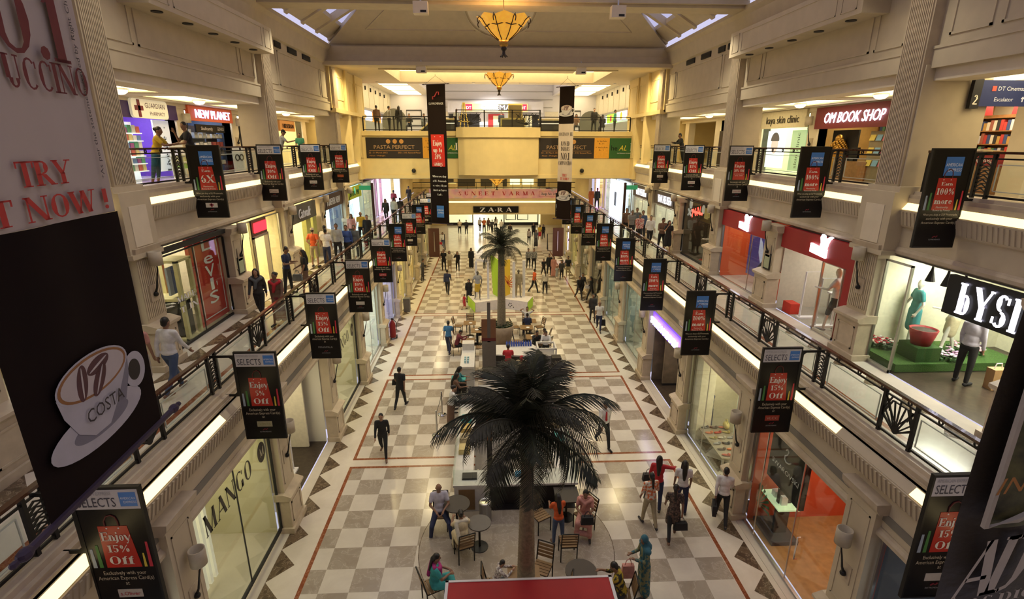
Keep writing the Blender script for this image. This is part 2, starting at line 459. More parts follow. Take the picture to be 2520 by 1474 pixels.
# round medallion under the near cafe tables
ang = [2 * pi * i / 48 for i in range(48)]
fl.poly([(-.05 + 2.5 * cos(a), 11.0 + 2.5 * sin(a), .0035) for a in ang], 1)
for i in range(48):
    a, b = ang[i], ang[(i + 1) % 48]
    fl.quad((-.05 + 2.5 * cos(a), 11 + 2.5 * sin(a), .004), (-.05 + 2.52 * cos(a), 11 + 2.52 * sin(a), .004), (-.05 + 2.52 * cos(b), 11 + 2.52 * sin(b), .004), (-.05 + 2.5 * cos(b), 11 + 2.5 * sin(b), .004), 3)
struct('floor', fl, [MARBLE, TILE_D, TILE_L, EMPER, ROSSO])

def side_floor(s, z, x0, x1, xg, y1, name, sill):
    """gallery slab with saw-tooth inlay along the shops and a brown line along the rail"""
    m = MB(); m.box(x0, x1, -1, y1, z - .3, z, 0)
    m.quad((x0 + .75, -1, z + .002), (x0 + .87, -1, z + .002), (x0 + .87, y1, z + .002), (x0 + .75, y1, z + .002), 2)
    k = 0
    while k * 1.1 < y1 - 1.2:
        y = k * 1.1
        m.poly([(xg, y, z + .002), (xg, y + 1.1, z + .002), (xg - .52, y + .55, z + .002)], 1); k += 1
    m.quad((xg + .06, -1, z + .0025), (xg + .09, -1, z + .0025), (xg + .09, y1, z + .0025), (xg + .06, y1, z + .0025), 3)
    m.mir(s); struct(name, m, [MARBLE, EMPER, ROSSO, GREY_TRIM])
for s in (-1, 1):
    side_floor(s, Z1, 6.22, 8.8, 8.40, 64.5, 'floor_first_' + sd(s), 0)
    m = MB(); m.box(9.0, 14.2, -1, 35.0, Z2 - .28, Z2, 0); m.mir(s); struct('floor_second_' + sd(s), m, [MARBLE])

# ---- fascias of the two gallery edges: ledge, glowing cove, fluted band, mouldings
def fascia(s, xf, zt, zb, y0, y1, names, strips=None, slots=True, xw=None):
    """zt: top of ledge, zb: head of the shopfront below; xf: plane of the fascia"""
    m = MB()
    zc = zt - .25
    m.prof([(xf + .02, zt - .07), (xf + .10, zt - .07), (xf + .12, zt), (xf + .42, zt), (xf + .42, zc), (xf, zc), (xf, zt - .15), (xf + .02, zt - .15)], y0, y1, 0)   # stepped ledge
    m.prof([(xf + .02, zc), (xf + .32, zc), (xf + .32, zc - .2), (xf - .10, zc - .2), (xf - .10, zc - .155)], y0, y1, 1)          # back of the cove
    m.prof([(xf - .13, zc - .17), (xf + .3, zc - .17), (xf + .3, zc - .52), (xf - .05, zc - .52)], y0, y1, 1)
    zz = zc - .18; n = int((y1 - y0) / .11)
    for i in range(n):
        y = y0 + (i + .5) * .11
        m.prof([(xf - .15, zz - .02), (xf - .1, zz - .02), (xf - .03, zz - .32), (xf - .075, zz - .32)], y - .022, y + .022, 1)
    m.box(xf + .02, xf + .3, y0, y1, zb + .16, zc - .52, 1)
    m.prof([(xf - .04, zc - .54), (xf + .02, zc - .58), (xf + .02, zc - .50), (xf - .06, zc - .50)], y0, y1, 0)
    if slots: m.box(xf + .005, xf + .02, y0, y1, zb + .34, zb + .50, 2)
    m.prof([(xf - .02, zb + .16), (xf - .06, zb + .12), (xf - .06, zb + .05), (xf + .02, zb), (xf + .3, zb), (xf + .3, zb + .2), (xf, zb + .2)], y0, y1, 0)
    m.mir(s); struct(names, m, [STONE_W, CREAM, GREY_TRIM])
    st = MB(); 
    for a, b in (strips or [(y0, y1)]):
        st.prof([(xf + .012, zc - .005), (xf + .02, zc - .005), (xf - .085, zc - .15), (xf - .105, zc - .15)], a, b)
    st.mir(s); struct(names + '_cove_light', st, [STRIP])
for s in (-1, 1):
    fascia(s, 6.22, 4.92, 3.28, 1.0, YE, 'trim_gallery_' + sd(s), [(1.5, 9.7), (10.6, 30), (30.3, YE)] if s < 0 else [(1.0, 6.85), (8.7, 30), (30.3, YE)])
    fascia(s, 8.92, 8.95, 7.48, 1.0, 35.0, 'trim_upper_gallery_' + sd(s), [(3.6, 11.6), (12.7, 20.4), (21.4, 29.3), (30.2, 34.8)], slots=False)

# ---- pilasters
def panel_frame(m, x, y0, y1, z0, z1, w=.035, d=.02, mi=0):
    """raised moulding rectangle on a plane x facing -x"""
    m.box(x - d, x, y0, y1, z0, z0 + w, mi); m.box(x - d, x, y0, y1, z1 - w, z1, mi)
    m.box(x - d, x, y0, y0 + w, z0, z1, mi); m.box(x - d, x, y1 - w, y1, z0, z1, mi)
def pilaster(s, xb, xs, y, z0, zcap, name, flute=False, w=.72):
    """pedestal face xb, shaft face xs"""
    m = MB(); h = w / 2
    m.box(xb - .06, xs + .25, y - h - .12, y + h + .12, z0, z0 + .16, 0)
    m.box(xb, xs + .25, y - h - .05, y + h + .05, z0 + .16, z0 + 1.0, 0)
    panel_frame(m, xb, y - h + .05, y + h - .05, z0 + .28, z0 + .88, .04, .018)
    m.prof([(xb - .02, z0 + 1.0), (xb - .08, z0 + 1.06), (xb - .08, z0 + 1.12), (xs, z0 + 1.2), (xs + .25, z0 + 1.2), (xs + .25, z0 + 1.0)], y - h - .11, y + h + .11, 0)
    m.box(xs, xs + .3, y - h, y + h, z0 + 1.2, zcap - .16, 1)
    if flute:
        n = 11
        for i in range(n):
            yy = y - h + (i + .5) * w / n
            m.box(xs - .018, xs, yy - w / n * .28, yy + w / n * .28, z0 + 1.3, zcap - .3, 1)
    else:
        panel_frame(m, xs, y - h + .1, y + h - .1, z0 + 1.4, zcap - .4, .03, .015, 1)
    m.prof([(xs - .03, zcap - .22), (xs - .10, zcap - .12), (xs - .12, zcap), (xs + .3, zcap), (xs + .3, zcap - .22)], y - h - .10, y + h + .10, 0)
    m.mir(s); struct(name, m, [STONE_W, CREAM])
for s in (-1, 1):
    for k, y in enumerate(YP[:11]):
        pilaster(s, 5.98, 6.1, y, 0, 4.0, 'column_ground_' + sd(s))
        if 0 < k < 7:
            pilaster(s, 8.45, 8.62, y, Z1, 7.7 if k % 2 == 0 else 7.45, 'column_first_' + sd(s), k % 2 == 0)
    for y in (3.28, 12.1, 20.92, 29.74):
        m = MB()
        # block with a pale panel over the first floor pilaster
        m.box(8.58, 9.3, y - .52, y + .52, 7.55, 8.93, 0); m.box(8.565, 8.58, y - .3, y + .3, 7.72, 8.62, 1)
        m.box(8.52, 9.3, y - .56, y + .56, 7.47, 7.58, 0)
        # fluted shaft of the upper order
        m.box(8.72, 9.3, y - .36, y + .36, 8.93, 13.75, 2)
        m.box(8.68, 9.3, y - .52, y + .52, 8.93, 9.05, 0)
        n = 13
        for i in range(n):
            yy = y - .33 + (i + .5) * .66 / n
            m.box(8.69, 8.72, yy - .014, yy + .014, 9.1, 13.6, 2)
        m.box(8.78, 10.35 if y < 13 else 9.8, y - .40, y + .40, Z2, 11.62, 3)                         # pier behind
        m.mir(s); struct('column_second_' + sd(s), m, [CREAM, CREAM2, STONE_W, CREAM])

# ---- upper side walls, soffit boxes, cornice
VENTY = ((22.5, 23.1), (23.9, 24.9), (25.7, 26.7), (21.9, 22.2))
for s in (-1, 1):
    m = MB()
    m.box(8.95, 9.4, -1, 29.2, 11.95, 13.95, 0)
    m.box(8.88, 9.4, -1, 34.7, 11.55, 11.97, 0)
    m.box(8.86, 8.95, -1, 34.7, 11.93, 11.99, 0)
    for ya in (3.28, 12.1, 20.92):
        panel_frame(m, 8.95, ya + .62, ya + 1.6, 12.16, 13.45, .05, .025); panel_frame(m, 8.95, ya + 1.78, ya + 7.05, 12.16, 13.45, .05, .025)
        panel_frame(m, 8.95, ya + 7.25, ya + 8.2, 12.16, 13.45, .05, .025)
    m.box(8.25, 8.95, 13.4, 20.5, 12.98, 13.8, 0)                                   # bulkhead over the bay
    panel_frame(m, 8.25, 13.6, 14.2, 13.1, 13.7, .03, .015); panel_frame(m, 8.25, 14.4, 19.6, 13.1, 13.7, .03, .015); panel_frame(m, 8.25, 19.8, 20.3, 13.1, 13.7, .03, .015)
    m.mir(s); struct('wall_upper_' + sd(s), m, [CREAM])
    m = MB()
    m.prof([(8.98, 13.78), (8.86, 13.86), (8.74, 14.45), (8.62, 14.58), (8.62, 14.72), (8.9, 14.72), (9.5, 14.72), (9.5, 13.78)], -1, 29.4, 0)
    m.mir(s); struct('trim_cornice_' + sd(s), m, [CREAM])
    for i, (a, b) in enumerate(VENTY):
        v = MB(); v.box(8.90, 8.96, a, b, 13.55, 13.77, 0)
        for j in range(5): v.box(8.885, 8.90, a, b, 13.57 + j * .04, 13.585 + j * .04, 0)
        v.mir(s)
        tag(obj('air_vent', v, [BLACKM]), 'dark air vent grille under the %s cornice, %s from the near end' % (sd(s), ['second', 'third', 'fourth', 'first'][i]), 'vent', 'air vents under the cornice')
    for i in range(5):
        y = 14.2 + i * 1.33; v = MB(); v.lathe([(.13, .0), (.13, .02), (.10, .02), (.10, .004), (0, .004)], 20, (8.55, y, 12.957), 0); v.mir(s)
        tag(obj('recessed_downlight', v, [BLACKM]), 'unlit dark round downlight under the %s bulkhead, %s from the camera' % (sd(s), ORD[i]), 'ceiling light', 'dark downlights under the bulkheads')

# ---- roof over the hall: beam, rafters, skylight panes, hipped end
m = MB()
for y in (12.1, 20.9):
    m.box(-8.7, 8.7, y - .45, y + .45, 14.62, 15.3, 0); m.box(-8.7, 8.7, y - .6, y + .6, 14.72, 14.86, 0)
TAN = .577
for s in (-1, 1):
    for ya, yb in ((3.2, 11.5), (12.7, 20.3), (21.5, 29.3)):
        n = 4
        for i in range(n + 1):
            y = ya + (yb - ya) * i / n
            q = [(s * 8.7, 14.90), (s * .3, 14.90 + 8.4 * TAN), (s * .3, 15.25 + 8.4 * TAN), (s * 8.7, 15.25)]
            m.extr([(x, y - .17, z) for x, z in (q if s > 0 else q[::-1])], (0, .34, 0), 0)
            if i < n:
                y2 = ya + (yb - ya) * (i + 1) / n
                for t0, t1 in ((0, .8), (3.5, 3.9), (6.6, 8.4)):      # solid panels between the panes
                    P = [(s * (8.7 - t0), y, 15.2 + t0 * TAN), (s * (8.7 - t1), y, 15.2 + t1 * TAN), (s * (8.7 - t1), y2, 15.2 + t1 * TAN), (s * (8.7 - t0), y2, 15.2 + t0 * TAN)]
                    m.extr(P if s > 0 else P[::-1], (0, 0, -.2), 0)
struct('ceiling_roof_frame', m, [CREAM])
for s in (-1, 1):
    m = MB()
    for ya, yb in ((3.2, 11.5), (12.7, 20.3), (21.5, 29.3)):
        m.quad((s * 8.7, ya, 15.22), (s * .3, ya, 15.22 + 8.4 * TAN), (s * .3, yb, 15.22 + 8.4 * TAN), (s * 8.7, yb, 15.22))
    struct('window_%d' % (1 if s < 0 else 2), m, [SKYGL])
m = MB()                                                                          # hipped end
ye, ze = 29.45, 14.72
hip = [(-8.8, ye, ze), (8.8, ye, ze), (.6, ye - 8.2, ze + 8.2 * TAN), (-.6, ye - 8.2, ze + 8.2 * TAN)]
m.extr(hip, (0, .25, .3), 0)
def onhip(x, t): return (x, ye - t, ze + t * TAN - .004)
fr = [onhip(-6.6, 1.0), onhip(6.6, 1.0), onhip(1.9, 5.4), onhip(-1.9, 5.4)]
m.tube(fr + fr[:1], .035, 4, 0)
ringp = [onhip(0, 2.35), ]
rp = []
for i in range(41):
    a = 2 * pi * i / 40; rp.append(onhip(1.75 * cos(a), 2.35 + 1.75 * sin(a)))
m.tube(rp, .05, 4, 0)
m.extr([onhip(1.6 * cos(2 * pi * i / 40), 2.35 + 1.6 * sin(2 * pi * i / 40)) for i in range(40)], (0, -.02, -.035), 1)
struct('ceiling_hip', m, [CREAM, CREAM2])
m = MB()                                                                          # cornice across the end + soffit in front of the food hall
m.extr([(-9, 29.2, 13.86), (-9, 29.0, 13.78), (-9, 29.05, 14.0), (-9, 29.3, 14.45), (-9, 29.4, 14.58), (-9, 29.35, 14.74), (-9, 30, 14.74), (-9, 30, 13.86)], (18, 0, 0), 0)
m.box(-9, 9, 28.75, 29.6, 13.72, 13.9, 0)
struct('trim_cornice_end', m, [CREAM])
def coffer(m, x0, x1, y0, y1, z, h, mi_e, mi_s=0, inset=.45):
    """ceiling recess with a glowing ring round a plain centre panel"""
    d = .06 if h > .4 else -.02
    m.box(x0 - .25, x1 + .25, y0 - .25, y0, z - d, z + h, mi_s); m.box(x0 - .25, x1 + .25, y1, y1 + .25, z - d, z + h, mi_s)
    m.box(x0 - .25, x0, y0, y1, z - d, z + h, mi_s); m.box(x1, x1 + .25, y0, y1, z - d, z + h, mi_s)
    m.quad((x0, y0, z + h - .01), (x0, y1, z + h - .01), (x1, y1, z + h - .01), (x1, y0, z + h - .01), mi_e)
    if h > .4: m.box(x0 + inset * 1.6, x1 - inset * 1.6, y0 + inset, y1 - inset, z + h - .22, z + h - .12, mi_s)
m = MB()
zc = 13.85
for a, b, c, d in ((-9.2, 9.2, 29.2, 30.9), (-9.2, 9.2, 37.1, 38.7), (-9.2, -6.6, 30.9, 37.1), (6.6, 9.2, 30.9, 37.1)):
    m.box(a, b, c, d, zc, zc + .8, 0)
coffer(m, -6.35, 6.35, 31.15, 36.85, zc, .62, 1, 0, .95)
struct('ceiling_soffit', m, [CREAM, COFFER])
for i, (x, y, z) in enumerate(p for p in SOFF_L if p[1] > 35):
    v = MB(); v.lathe([(.11, 0), (.11, .05), (.08, .05)], 16, (x, y, 13.80), 0); t = tag(obj('recessed_downlight', v, [WHITEP]), 'small lit round downlight in the pale soffit, %s from the left' % ORD[i], 'ceiling light', 'lit downlights in the soffit')
    v = MB(); v.lathe([(.09, 0), (0, 0)], 16, (x, y, 13.806), 0); obj('bulb', v, [LAMPW], t)

# ---- proscenium: end walls of the side galleries, big parapet carrying the food hall
YB = 35.06
for s in (-1, 1):
    m = MB()
    m.box(8.8, 9.6, 29.2, 35.9, 11.6, 13.9, 0); m.box(8.7, 9.6, 34.2, 36.3, 7.7, 13.9, 0)
    m.box(8.66, 9.6, 31.9, 32.4, Z2, 13.9, 0); m.box(9.35, 9.7, 32.4, 34.3, Z2, 11.7, 0); m.box(9.6, 14.3, 34.4, 34.6, Z2, 11.6, 0)
    panel_frame(m, 8.8, 30.2, 31.7, 12.2, 13.4, .05, .025); panel_frame(m, 8.8, 32.6, 34.0, 11.75, 13.4, .05, .025); panel_frame(m, 8.7, 34.4, 36.1, 9, 13.4, .05, .025)
    m.box(8.6, 9.7, 29.2, 36.3, 11.5, 11.7, 0)
    m.mir(s); struct('wall_end_' + sd(s), m, [CREAM_LIT])
m = MB()
m.box(-8.75, 8.75, YB, YB + .4, 7.76, 10.4, 0)
m.box(-8.75, 8.75, YB - .12, YB + .4, 10.4, 10.68, 0); m.box(-8.75, 8.75, YB - .06, YB + .4, 7.72, 7.95, 0)
arc = [(-2.6 + 5.2 * i / 16, YB - .18 - .55 * sin(pi * i / 16)) for i in range(17)]
m.extr([(x, y, 7.95) for x, y in arc] + [(2.6, YB + .1, 7.95), (-2.6, YB + .1, 7.95)], (0, 0, 2.35), 0)
arc2 = [(-2.7 + 5.4 * i / 16, YB - .3 - .55 * sin(pi * i / 16)) for i in range(17)]
m.extr([(x, y, 10.3) for x, y in arc2] + [(2.7, YB + .1, 10.3), (-2.7, YB + .1, 10.3)], (0, 0, .62), 0)
struct('wall_parapet', m, [CREAM_LIT])
m = MB(); m.box(-11.2, 11.2, YB + .4, 58, 10.25, Z3, 0); m.box(-11.2, 11.2, YB + .4, 66, 7.66, 7.76, 1)
struct('floor_food_hall', m, [MARBLE, CREAM2])
# gallery ceilings on the second level with glowing coffers
for s in (-1, 1):
    m = MB(); zc = 11.3
    m.box(9.0, 9.75, -1, 35, zc, zc + .3, 0); m.box(11.25, 12.2, -1, 35, zc, zc + .3, 0)
    for k in range(9):
        y0 = 1.0 + k * 3.9
        m.box(9.75, 11.25, y0 - .45, y0 + .45, zc, zc + .3, 0)
        coffer(m, 9.85, 11.15, y0 + .55, y0 + 3.3, zc, .07, 1, 0, .3)
    m.mir(s); struct('ceiling_gallery_' + sd(s), m, [CREAM2, COFFER])
    for k in range(4):
        y = 15.0 + k * 3.9
        t = thing('dome_ceiling_lamp', 'round glowing dome lamp under the %s second-floor gallery ceiling, %s from the camera' % (sd(s), ORD[k]), 'ceiling light', (s * 10.3, y, 11.3), 0, 'dome lamps of the upper galleries')
        v = MB(); v.lathe([(.0, -.13), (.11, -.11), (.17, -.06), (.19, 0)], 18); obj('shade', v, [LAMPW], t, True)
        v = MB(); v.lathe([(.21, -.01), (.21, .03), (.15, .05)], 18); v.tube([(0, 0, .0), (0, 0, .3)], .02); obj('rim', v, [STEEL], t)

m = MB(); m.box(-14.5, 14.5, -3.2, -3.0, -.3, 21, 0)  # added unseen wall behind the camera, keeps the sky light out
for sx in (-1, 1): m.box(sx * 14.2, sx * 14.4, -3, 36, Z2 - .3, 12, 0); m.box(sx * 9.4, sx * 14.4, -3, 36, 12, 12.2, 0)
struct('wall_back', m, [CREAM])
# promotion posters and dome cameras on the parapet
for s, x0 in ((-1, -8.5), (1, 2.66)):
    t = thing('restaurant_poster', 'wide black, orange and green restaurant poster on the %s half of the big parapet' % sd(s), 'poster', (x0, YB - .04, 9.0))
    for n, a, b, c in (('black_panel', 0, 3.62, (.018, .012, .010)), ('orange_panel', 3.62, 4.62, (.72, .34, .03)), ('green_panel', 4.62, 6.0, (.02, .10, .02))):
        m = MB(); m.box(a, b + (.75 if n[0] == 'g' and s > 0 else -.05 if n[0] == 'g' else 0), 0, .03, 0, 1.28); obj(n, m, pm(*c), t)
    m = MB()
    for dx in (-.42, 0, .42): m.extr([(1.85 + dx + .14 * cos(q * pi / 8), -.004, 1.04 + .14 * sin(q * pi / 8)) for q in range(16)], (0, .003, 0))
    put(m, sans('22 - 31 March 2012'), (.75, -.004, .30), (1, 0, 0), Vector((0, 0, 1)), .09, 0, 1.2); put(m, sans('Noon - Midnight'), (.7, -.004, .12), (1, 0, 0), Vector((0, 0, 1)), .09, 0, 1.0); put(m, sans('202 - 210, Second Floor'), (2.75, -.004, .30), (1, 0, 0), Vector((0, 0, 1)), .09, 0, 1.45); m.box(.2, 3.4, -.003, 0, .46, .475)
    obj('gold_marks', m, pm(.55, .27, .07), t)
    m = MB(); put(m, sans('PASTA PERFECT'), (1.8, -.004, .58), (1, 0, 0), Vector((0, 0, 1)), .24, 0, 2.6); obj('heading', m, pm(.45, .28, .14), t)
    m = MB(); 
    for q, l in enumerate(('All Veg Pastas', 'Rs. 295*', 'All Non Veg Pastas', 'Rs. 345*')): put(m, serif(l), (4.12, -.004, 1.05 - .16 * q - (.08 if q > 1 else 0)), (1, 0, 0), Vector((0, 0, 1)), .08, 0, .045 * len(l))
    obj('price_lettering', m, BLACK, t)
    m = MB(); put(m, sans('he' if s > 0 else ''), (4.95, -.004, .5), (1, 0, 0), Vector((0, 0, 1)), .34, 0, .4); obj('dark_lettering', m, BLACK, t)
    m = MB(); put(m, sans('AL'), (5.5, -.004, .5), (1, 0, 0), Vector((0, 0, 1)), .34, 0, .5, True, 0, .3); obj('yellow_lettering', m, pm(.6, .5, .05), t)
    m = MB(); put(m, serif('Ia', 0, .6), (5.92 if s < 0 else 6.2, -.005, .5), (1, 0, 0), Vector((0, 0, 1)), .46, 0, .42); put(m, sans('CATERING DIVINE'), (5.6, -.004, .3), (1, 0, 0), Vector((0, 0, 1)), .06, 0, .9); obj('white_lettering', m, WHITEP, t)
    m = MB(); m.ell((s * 5.52, YB - .08, 8.21), (.14, .12, .14), 12, 8); tag(obj('dome_camera', m, BLACKM, None, True), 'black ball camera on the %s half of the big parapet' % sd(s), 'camera')
# ---------------------------------------------------------------- shops
def xdir(s): return Vector((0, -1, 0)) if s > 0 else Vector((0, 1, 0))
UP = Vector((0, 0, 1))
def wtext(mb, s, T, x, y, z, h, mi=0, width=None, thick=0., slant=0.):
    return put(mb, T, (s * x, y, z), xdir(s), UP, h, mi, width, True, thick, slant)
def vtext(mb, s, T, x, y, z, h, mi=0, width=None):
    """lettering running upwards on a side wall"""
    return put(mb, T, (s * x, y, z), UP, -xdir(s), h, mi, width)
def sign(name, label, s, x, y0, y1, z0, z1, T, h, bg, fg, width=None, thick=.03, slant=0., cat='shop sign', extra=None, dz=0):
    b = MB(); b.box(x, x + .12, y0, y1, z0, z1); b.mir(s)
    o = tag(obj(name, b, bg), label, cat)
    l = MB(); wtext(l, s, T, x - .004 - (thick), (y0 + y1) / 2, (z0 + z1) / 2 - h / 2 + dz, h, 0, width, -thick if thick else 0, slant)
    obj('lettering', l, fg, o)
    return o
DARKFL = mat('dark_brown_floor', (.055, .040, .028), .3, var=.3, scale=8)
OAK = mat('oak_floor', (.46, .24, .085), .28, var=.18, scale=5)
SHOPW = mat('shop_white_wall', (.80, .77, .66), .6)
def room(s, x0, x1, y0, y1, z0, z1, wallm, floorm, e=3.0, name='shop', side=None, ecol=(1, .92, .74), sides=True, pw=.34):
    for n, mt, q in (('wall_' + name, wallm, ((x1, y0, z0), (x1, y1, z0), (x1, y1, z1), (x1, y0, z1))), ('wall_%s_near' % name, side or wallm, ((x0, y0, z0), (x1, y0, z0), (x1, y0, z1), (x0, y0, z1))), ('wall_%s_far' % name, side or wallm, ((x0, y1, z0), (x1, y1, z0), (x1, y1, z1), (x0, y1, z1))), ('floor_' + name, floorm, ((x0, y0, z0 + .006), (x1, y0, z0 + .006), (x1, y1, z0 + .006), (x0, y1, z0 + .006))), ('ceiling_' + name, SHOPW, ((x0, y0, z1), (x1, y0, z1), (x1, y1, z1), (x0, y1, z1)))):
        m = MB(); m.quad(*q); m.mir(s); struct(n + '_' + sd(s), m, [mt])
    if e:
        l = MB(); w = (y1 - y0) * pw
        yc = (y0 + y1) / 2; xc = x0 + (x1 - x0) * .45
        l.box(xc - .5, xc + .5, yc - w, yc + w, z1 - .08, z1 - .03); l.mir(s)
        o = obj('ceiling_light_or_wall_glow', l, pm(*ecol, .5, e * 1.7)); o['kind'] = 'structure'
def pane(s, x, y0, y1, z0, z1, frame=BLACKM, mull=(), fw=.04):
    global NW
    m = MB(); m.box(x, x + .012, y0, y1, z0, z1); m.mir(s)
    o = struct('window_%d' % NW, m, [GLASSW]); NW += 1
    f = MB()
    f.box(x - .02, x + .04, y0, y1, z0, z0 + fw * 2); f.box(x - .02, x + .04, y0, y1, z1 - fw, z1); f.box(x - .02, x + .04, y0, y0 + fw, z0, z1); f.box(x - .02, x + .04, y1 - fw, y1, z0, z1)
    for y in mull: f.box(x - .005, x + .02, y - .012, y + .012, z0, z1)
    f.mir(s); g = obj('frame', f, [frame], o)
NW = 3
def bay(k, g=.40): return YP[k] + g, YP[k + 1] - g
BR = lambda c, e=0: pm(*c, .6, e)
# sills of light stone in front of every ground shop and first-floor shop
for s in (-1, 1):
    m = MB(); m.box(6.06, 6.36, 3, YE, 0, .012); m.box(8.40, 8.84, 3, 35, Z1, Z1 + .012); m.mir(s); struct('trim_threshold_' + sd(s), m, [TILE_L])

# ---- ground floor, left
a, b = bay(0); room(-1, 6.4, 9.5, a, b, 0, 3.28, BLACKM, DARKFL, 1.2, 'dark_shop')
pane(-1, 6.3, a, b, 0, 3.28)
m = MB(); m.box(6.6, 6.66, 5.0, 6.9, .5, 2.2); m.mir(-1); o = tag(obj('lightbox_poster', m, BR((.9, .88, .84), 1.4)), 'white lit poster standing in the dark nearest left ground-floor shop', 'poster')
m = MB(); wtext(m, -1, serif('s.'), 6.59, 5.4, 1.1, .5); obj('lettering', m, REDP, o)
a, b = bay(1)
GREENW = mat('pale_green_curtain_wall', (.62, .58, .40), .6)
room(-1, 6.4, 8.6, a, b, 0, 3.28, GREENW, MARBLE, 2.2, 'fashion_shop', ecol=(1, .88, .55)); pane(-1, 6.27, a, b, .12, 3.26, BLACKM, (a + 1.8,))
m = MB()
for i in range(9):
    y = a + .25 + i * .2; m.prof([(7.1, .3), (7.22, .3), (7.22, 3.1), (7.1, 3.1)], y, y + .10)
m.mir(-1); tag(obj('vertical_blind', m, BR((.85, .80, .62), .25)), 'cream vertical slat blind inside the window with the large black lettering', 'blind')
def glass_letters(s, y, z, txt, h, w, label, logo):
    m = MB(); wtext(m, s, serif(txt, .06, .6), 6.262, y, z, h, 0, w); o = tag(obj('window_lettering', m, BLACK), label, 'lettering')
    m = MB(); m.extr([(6.255 * s, logo + .2 * cos(t * pi / 12), z + h / 2 + .26 * sin(t * pi / 12)) for t in range(24)], (s * .006, 0, 0)); p = obj('roundel', m, BLACK, o)
    m = MB(); put(m, serif('M', 0, .4), (s * 6.250, logo, z + h / 2 - .1), xdir(s), UP, .22); obj('monogram', m, BR((.5, .47, .33)), p)
glass_letters(-1, 9.62, 2.55, 'MANGO', .48, 2.1, 'large black serif lettering across the nearest left window pane', 11.2)
# blank hoarding in an open doorway
a, b = bay(2)
room(-1, 6.4, 9.0, a, b, 0, 3.28, SHOPW, DARKFL, 3.2, 'hoarding', ecol=(1, .88, .6), pw=.2)
m = MB()
for i in range(4): m.box(7.05 + .01, 7.12, a + .9 + i * .7, a + .9 + i * .7 + .69, .1, 3.1)
m.mir(-1); 
for i, (y0, y1) in enumerate(((a + 2.55, a + 3.05), (a + 3.06, a + 3.62))): pass
m = MB(); m.box(6.9, 8.9, b - .35, b - .28, .02, 3.2); m.box(7.55, 7.56, b - .36, b - .35, .1, 3.2); m.mir(-1)
tag(obj('hoarding_wall', m, BR((.82, .76, .60))), 'blank cream hoarding boards inside the open doorway between the two lettered windows', 'hoarding')
t = thing('security_gate', 'white metal anti-theft gate by the open doorway on the left', 'security gate', (-6.95, 14.2, 0))
m = MB(); m.tube([(0, -.3, .06), (0, -.3, 1.5), (0, .25, 1.5), (0, .25, .06)], .025); obj('frame', m, WHITEP, t)
m = MB(); m.box(-.12, .12, -.4, .35, 0, .06); m.box(-.01, .01, -.28, .23, .3, .36); m.box(-.01, .01, -.28, .23, .9, .94); obj('base', m, WHITEP, t)
a, b = bay(3)
room(-1, 6.4, 8.8, a, b, 0, 3.28, GREENW, MARBLE, 2.6, 'fashion_shop', ecol=(1, .9, .58)); pane(-1, 6.27, a, b, .12, 3.26)
glass_letters(-1, 18.45, 2.5, 'MANGO', .46, 2.0, 'black serif lettering on the second lettered left window pane, half behind a hanging board', 19.95)
m = MB(); m.box(6.6, 7.4, a + .4, a + 1.6, .0, .7); m.mir(-1); tag(obj('display_plinth', m, SHOPW), 'pale plinth with bags in the second lettered left window', 'plinth')
for i, (y, c) in enumerate(((a + .7, (.12, .11, .12)), (a + 1.35, (.03, .03, .03)))):
    t = thing('handbag', ['grey handbag on the pale window plinth', 'black handbag on the pale window plinth'][i], 'handbag', (-6.9, y, .7))
    m = MB(); m.extr([(-.08, -.22, 0), (-.08, .22, 0), (-.08, .13, .36), (-.08, -.13, .36)], (.16, 0, 0)); obj('body', m, BR(c), t)
    m = MB(); m.tube([(0, -.1, .35)] + [(0, -.1 * cos(q * pi / 6), .35 + .2 * sin(q * pi / 6)) for q in range(1, 6)] + [(0, .1, .35)], .012, 5); obj('handle', m, BR(c), t)
COLS = [((.78, .80, .74), MARBLE, 6.5, (.95, 1, .98)), ((.62, .60, .75), MARBLE, 5, (.85, .85, 1)), ((.80, .66, .34), MARBLE, 5.5, (1, .85, .5)), ((.80, .62, .30), MARBLE, 5, (1, .82, .45)), ((.5, .4, .25), DARKFL, 2.5, (1, .8, .5)), ((.8, .68, .4), MARBLE, 5, (1, .86, .5)), ((.8, .66, .36), MARBLE, 5, (1, .85, .5))]
for i, (c, f, e, ec) in enumerate(COLS):
    a, b = bay(4 + i) if 4 + i < 10 else (YP[10] + .4, YE)
    if b - a < .5: continue
    room(-1, 6.4, 9.5, a, b, 0, 3.28, BR(c), f, e, 'bright_shop', ecol=ec); pane(-1, 6.27, a, b, .1, 3.26, STEEL, ((a + b) / 2,))
m = MB(); m.box(6.9, 6.95, 26.2, 27.2, .3, 2.9); m.mir(-1); tag(obj('light_box', m, BR((.12, .10, .75), 1.5)), 'glowing violet-blue panel in a left ground-floor shop window', 'panel')

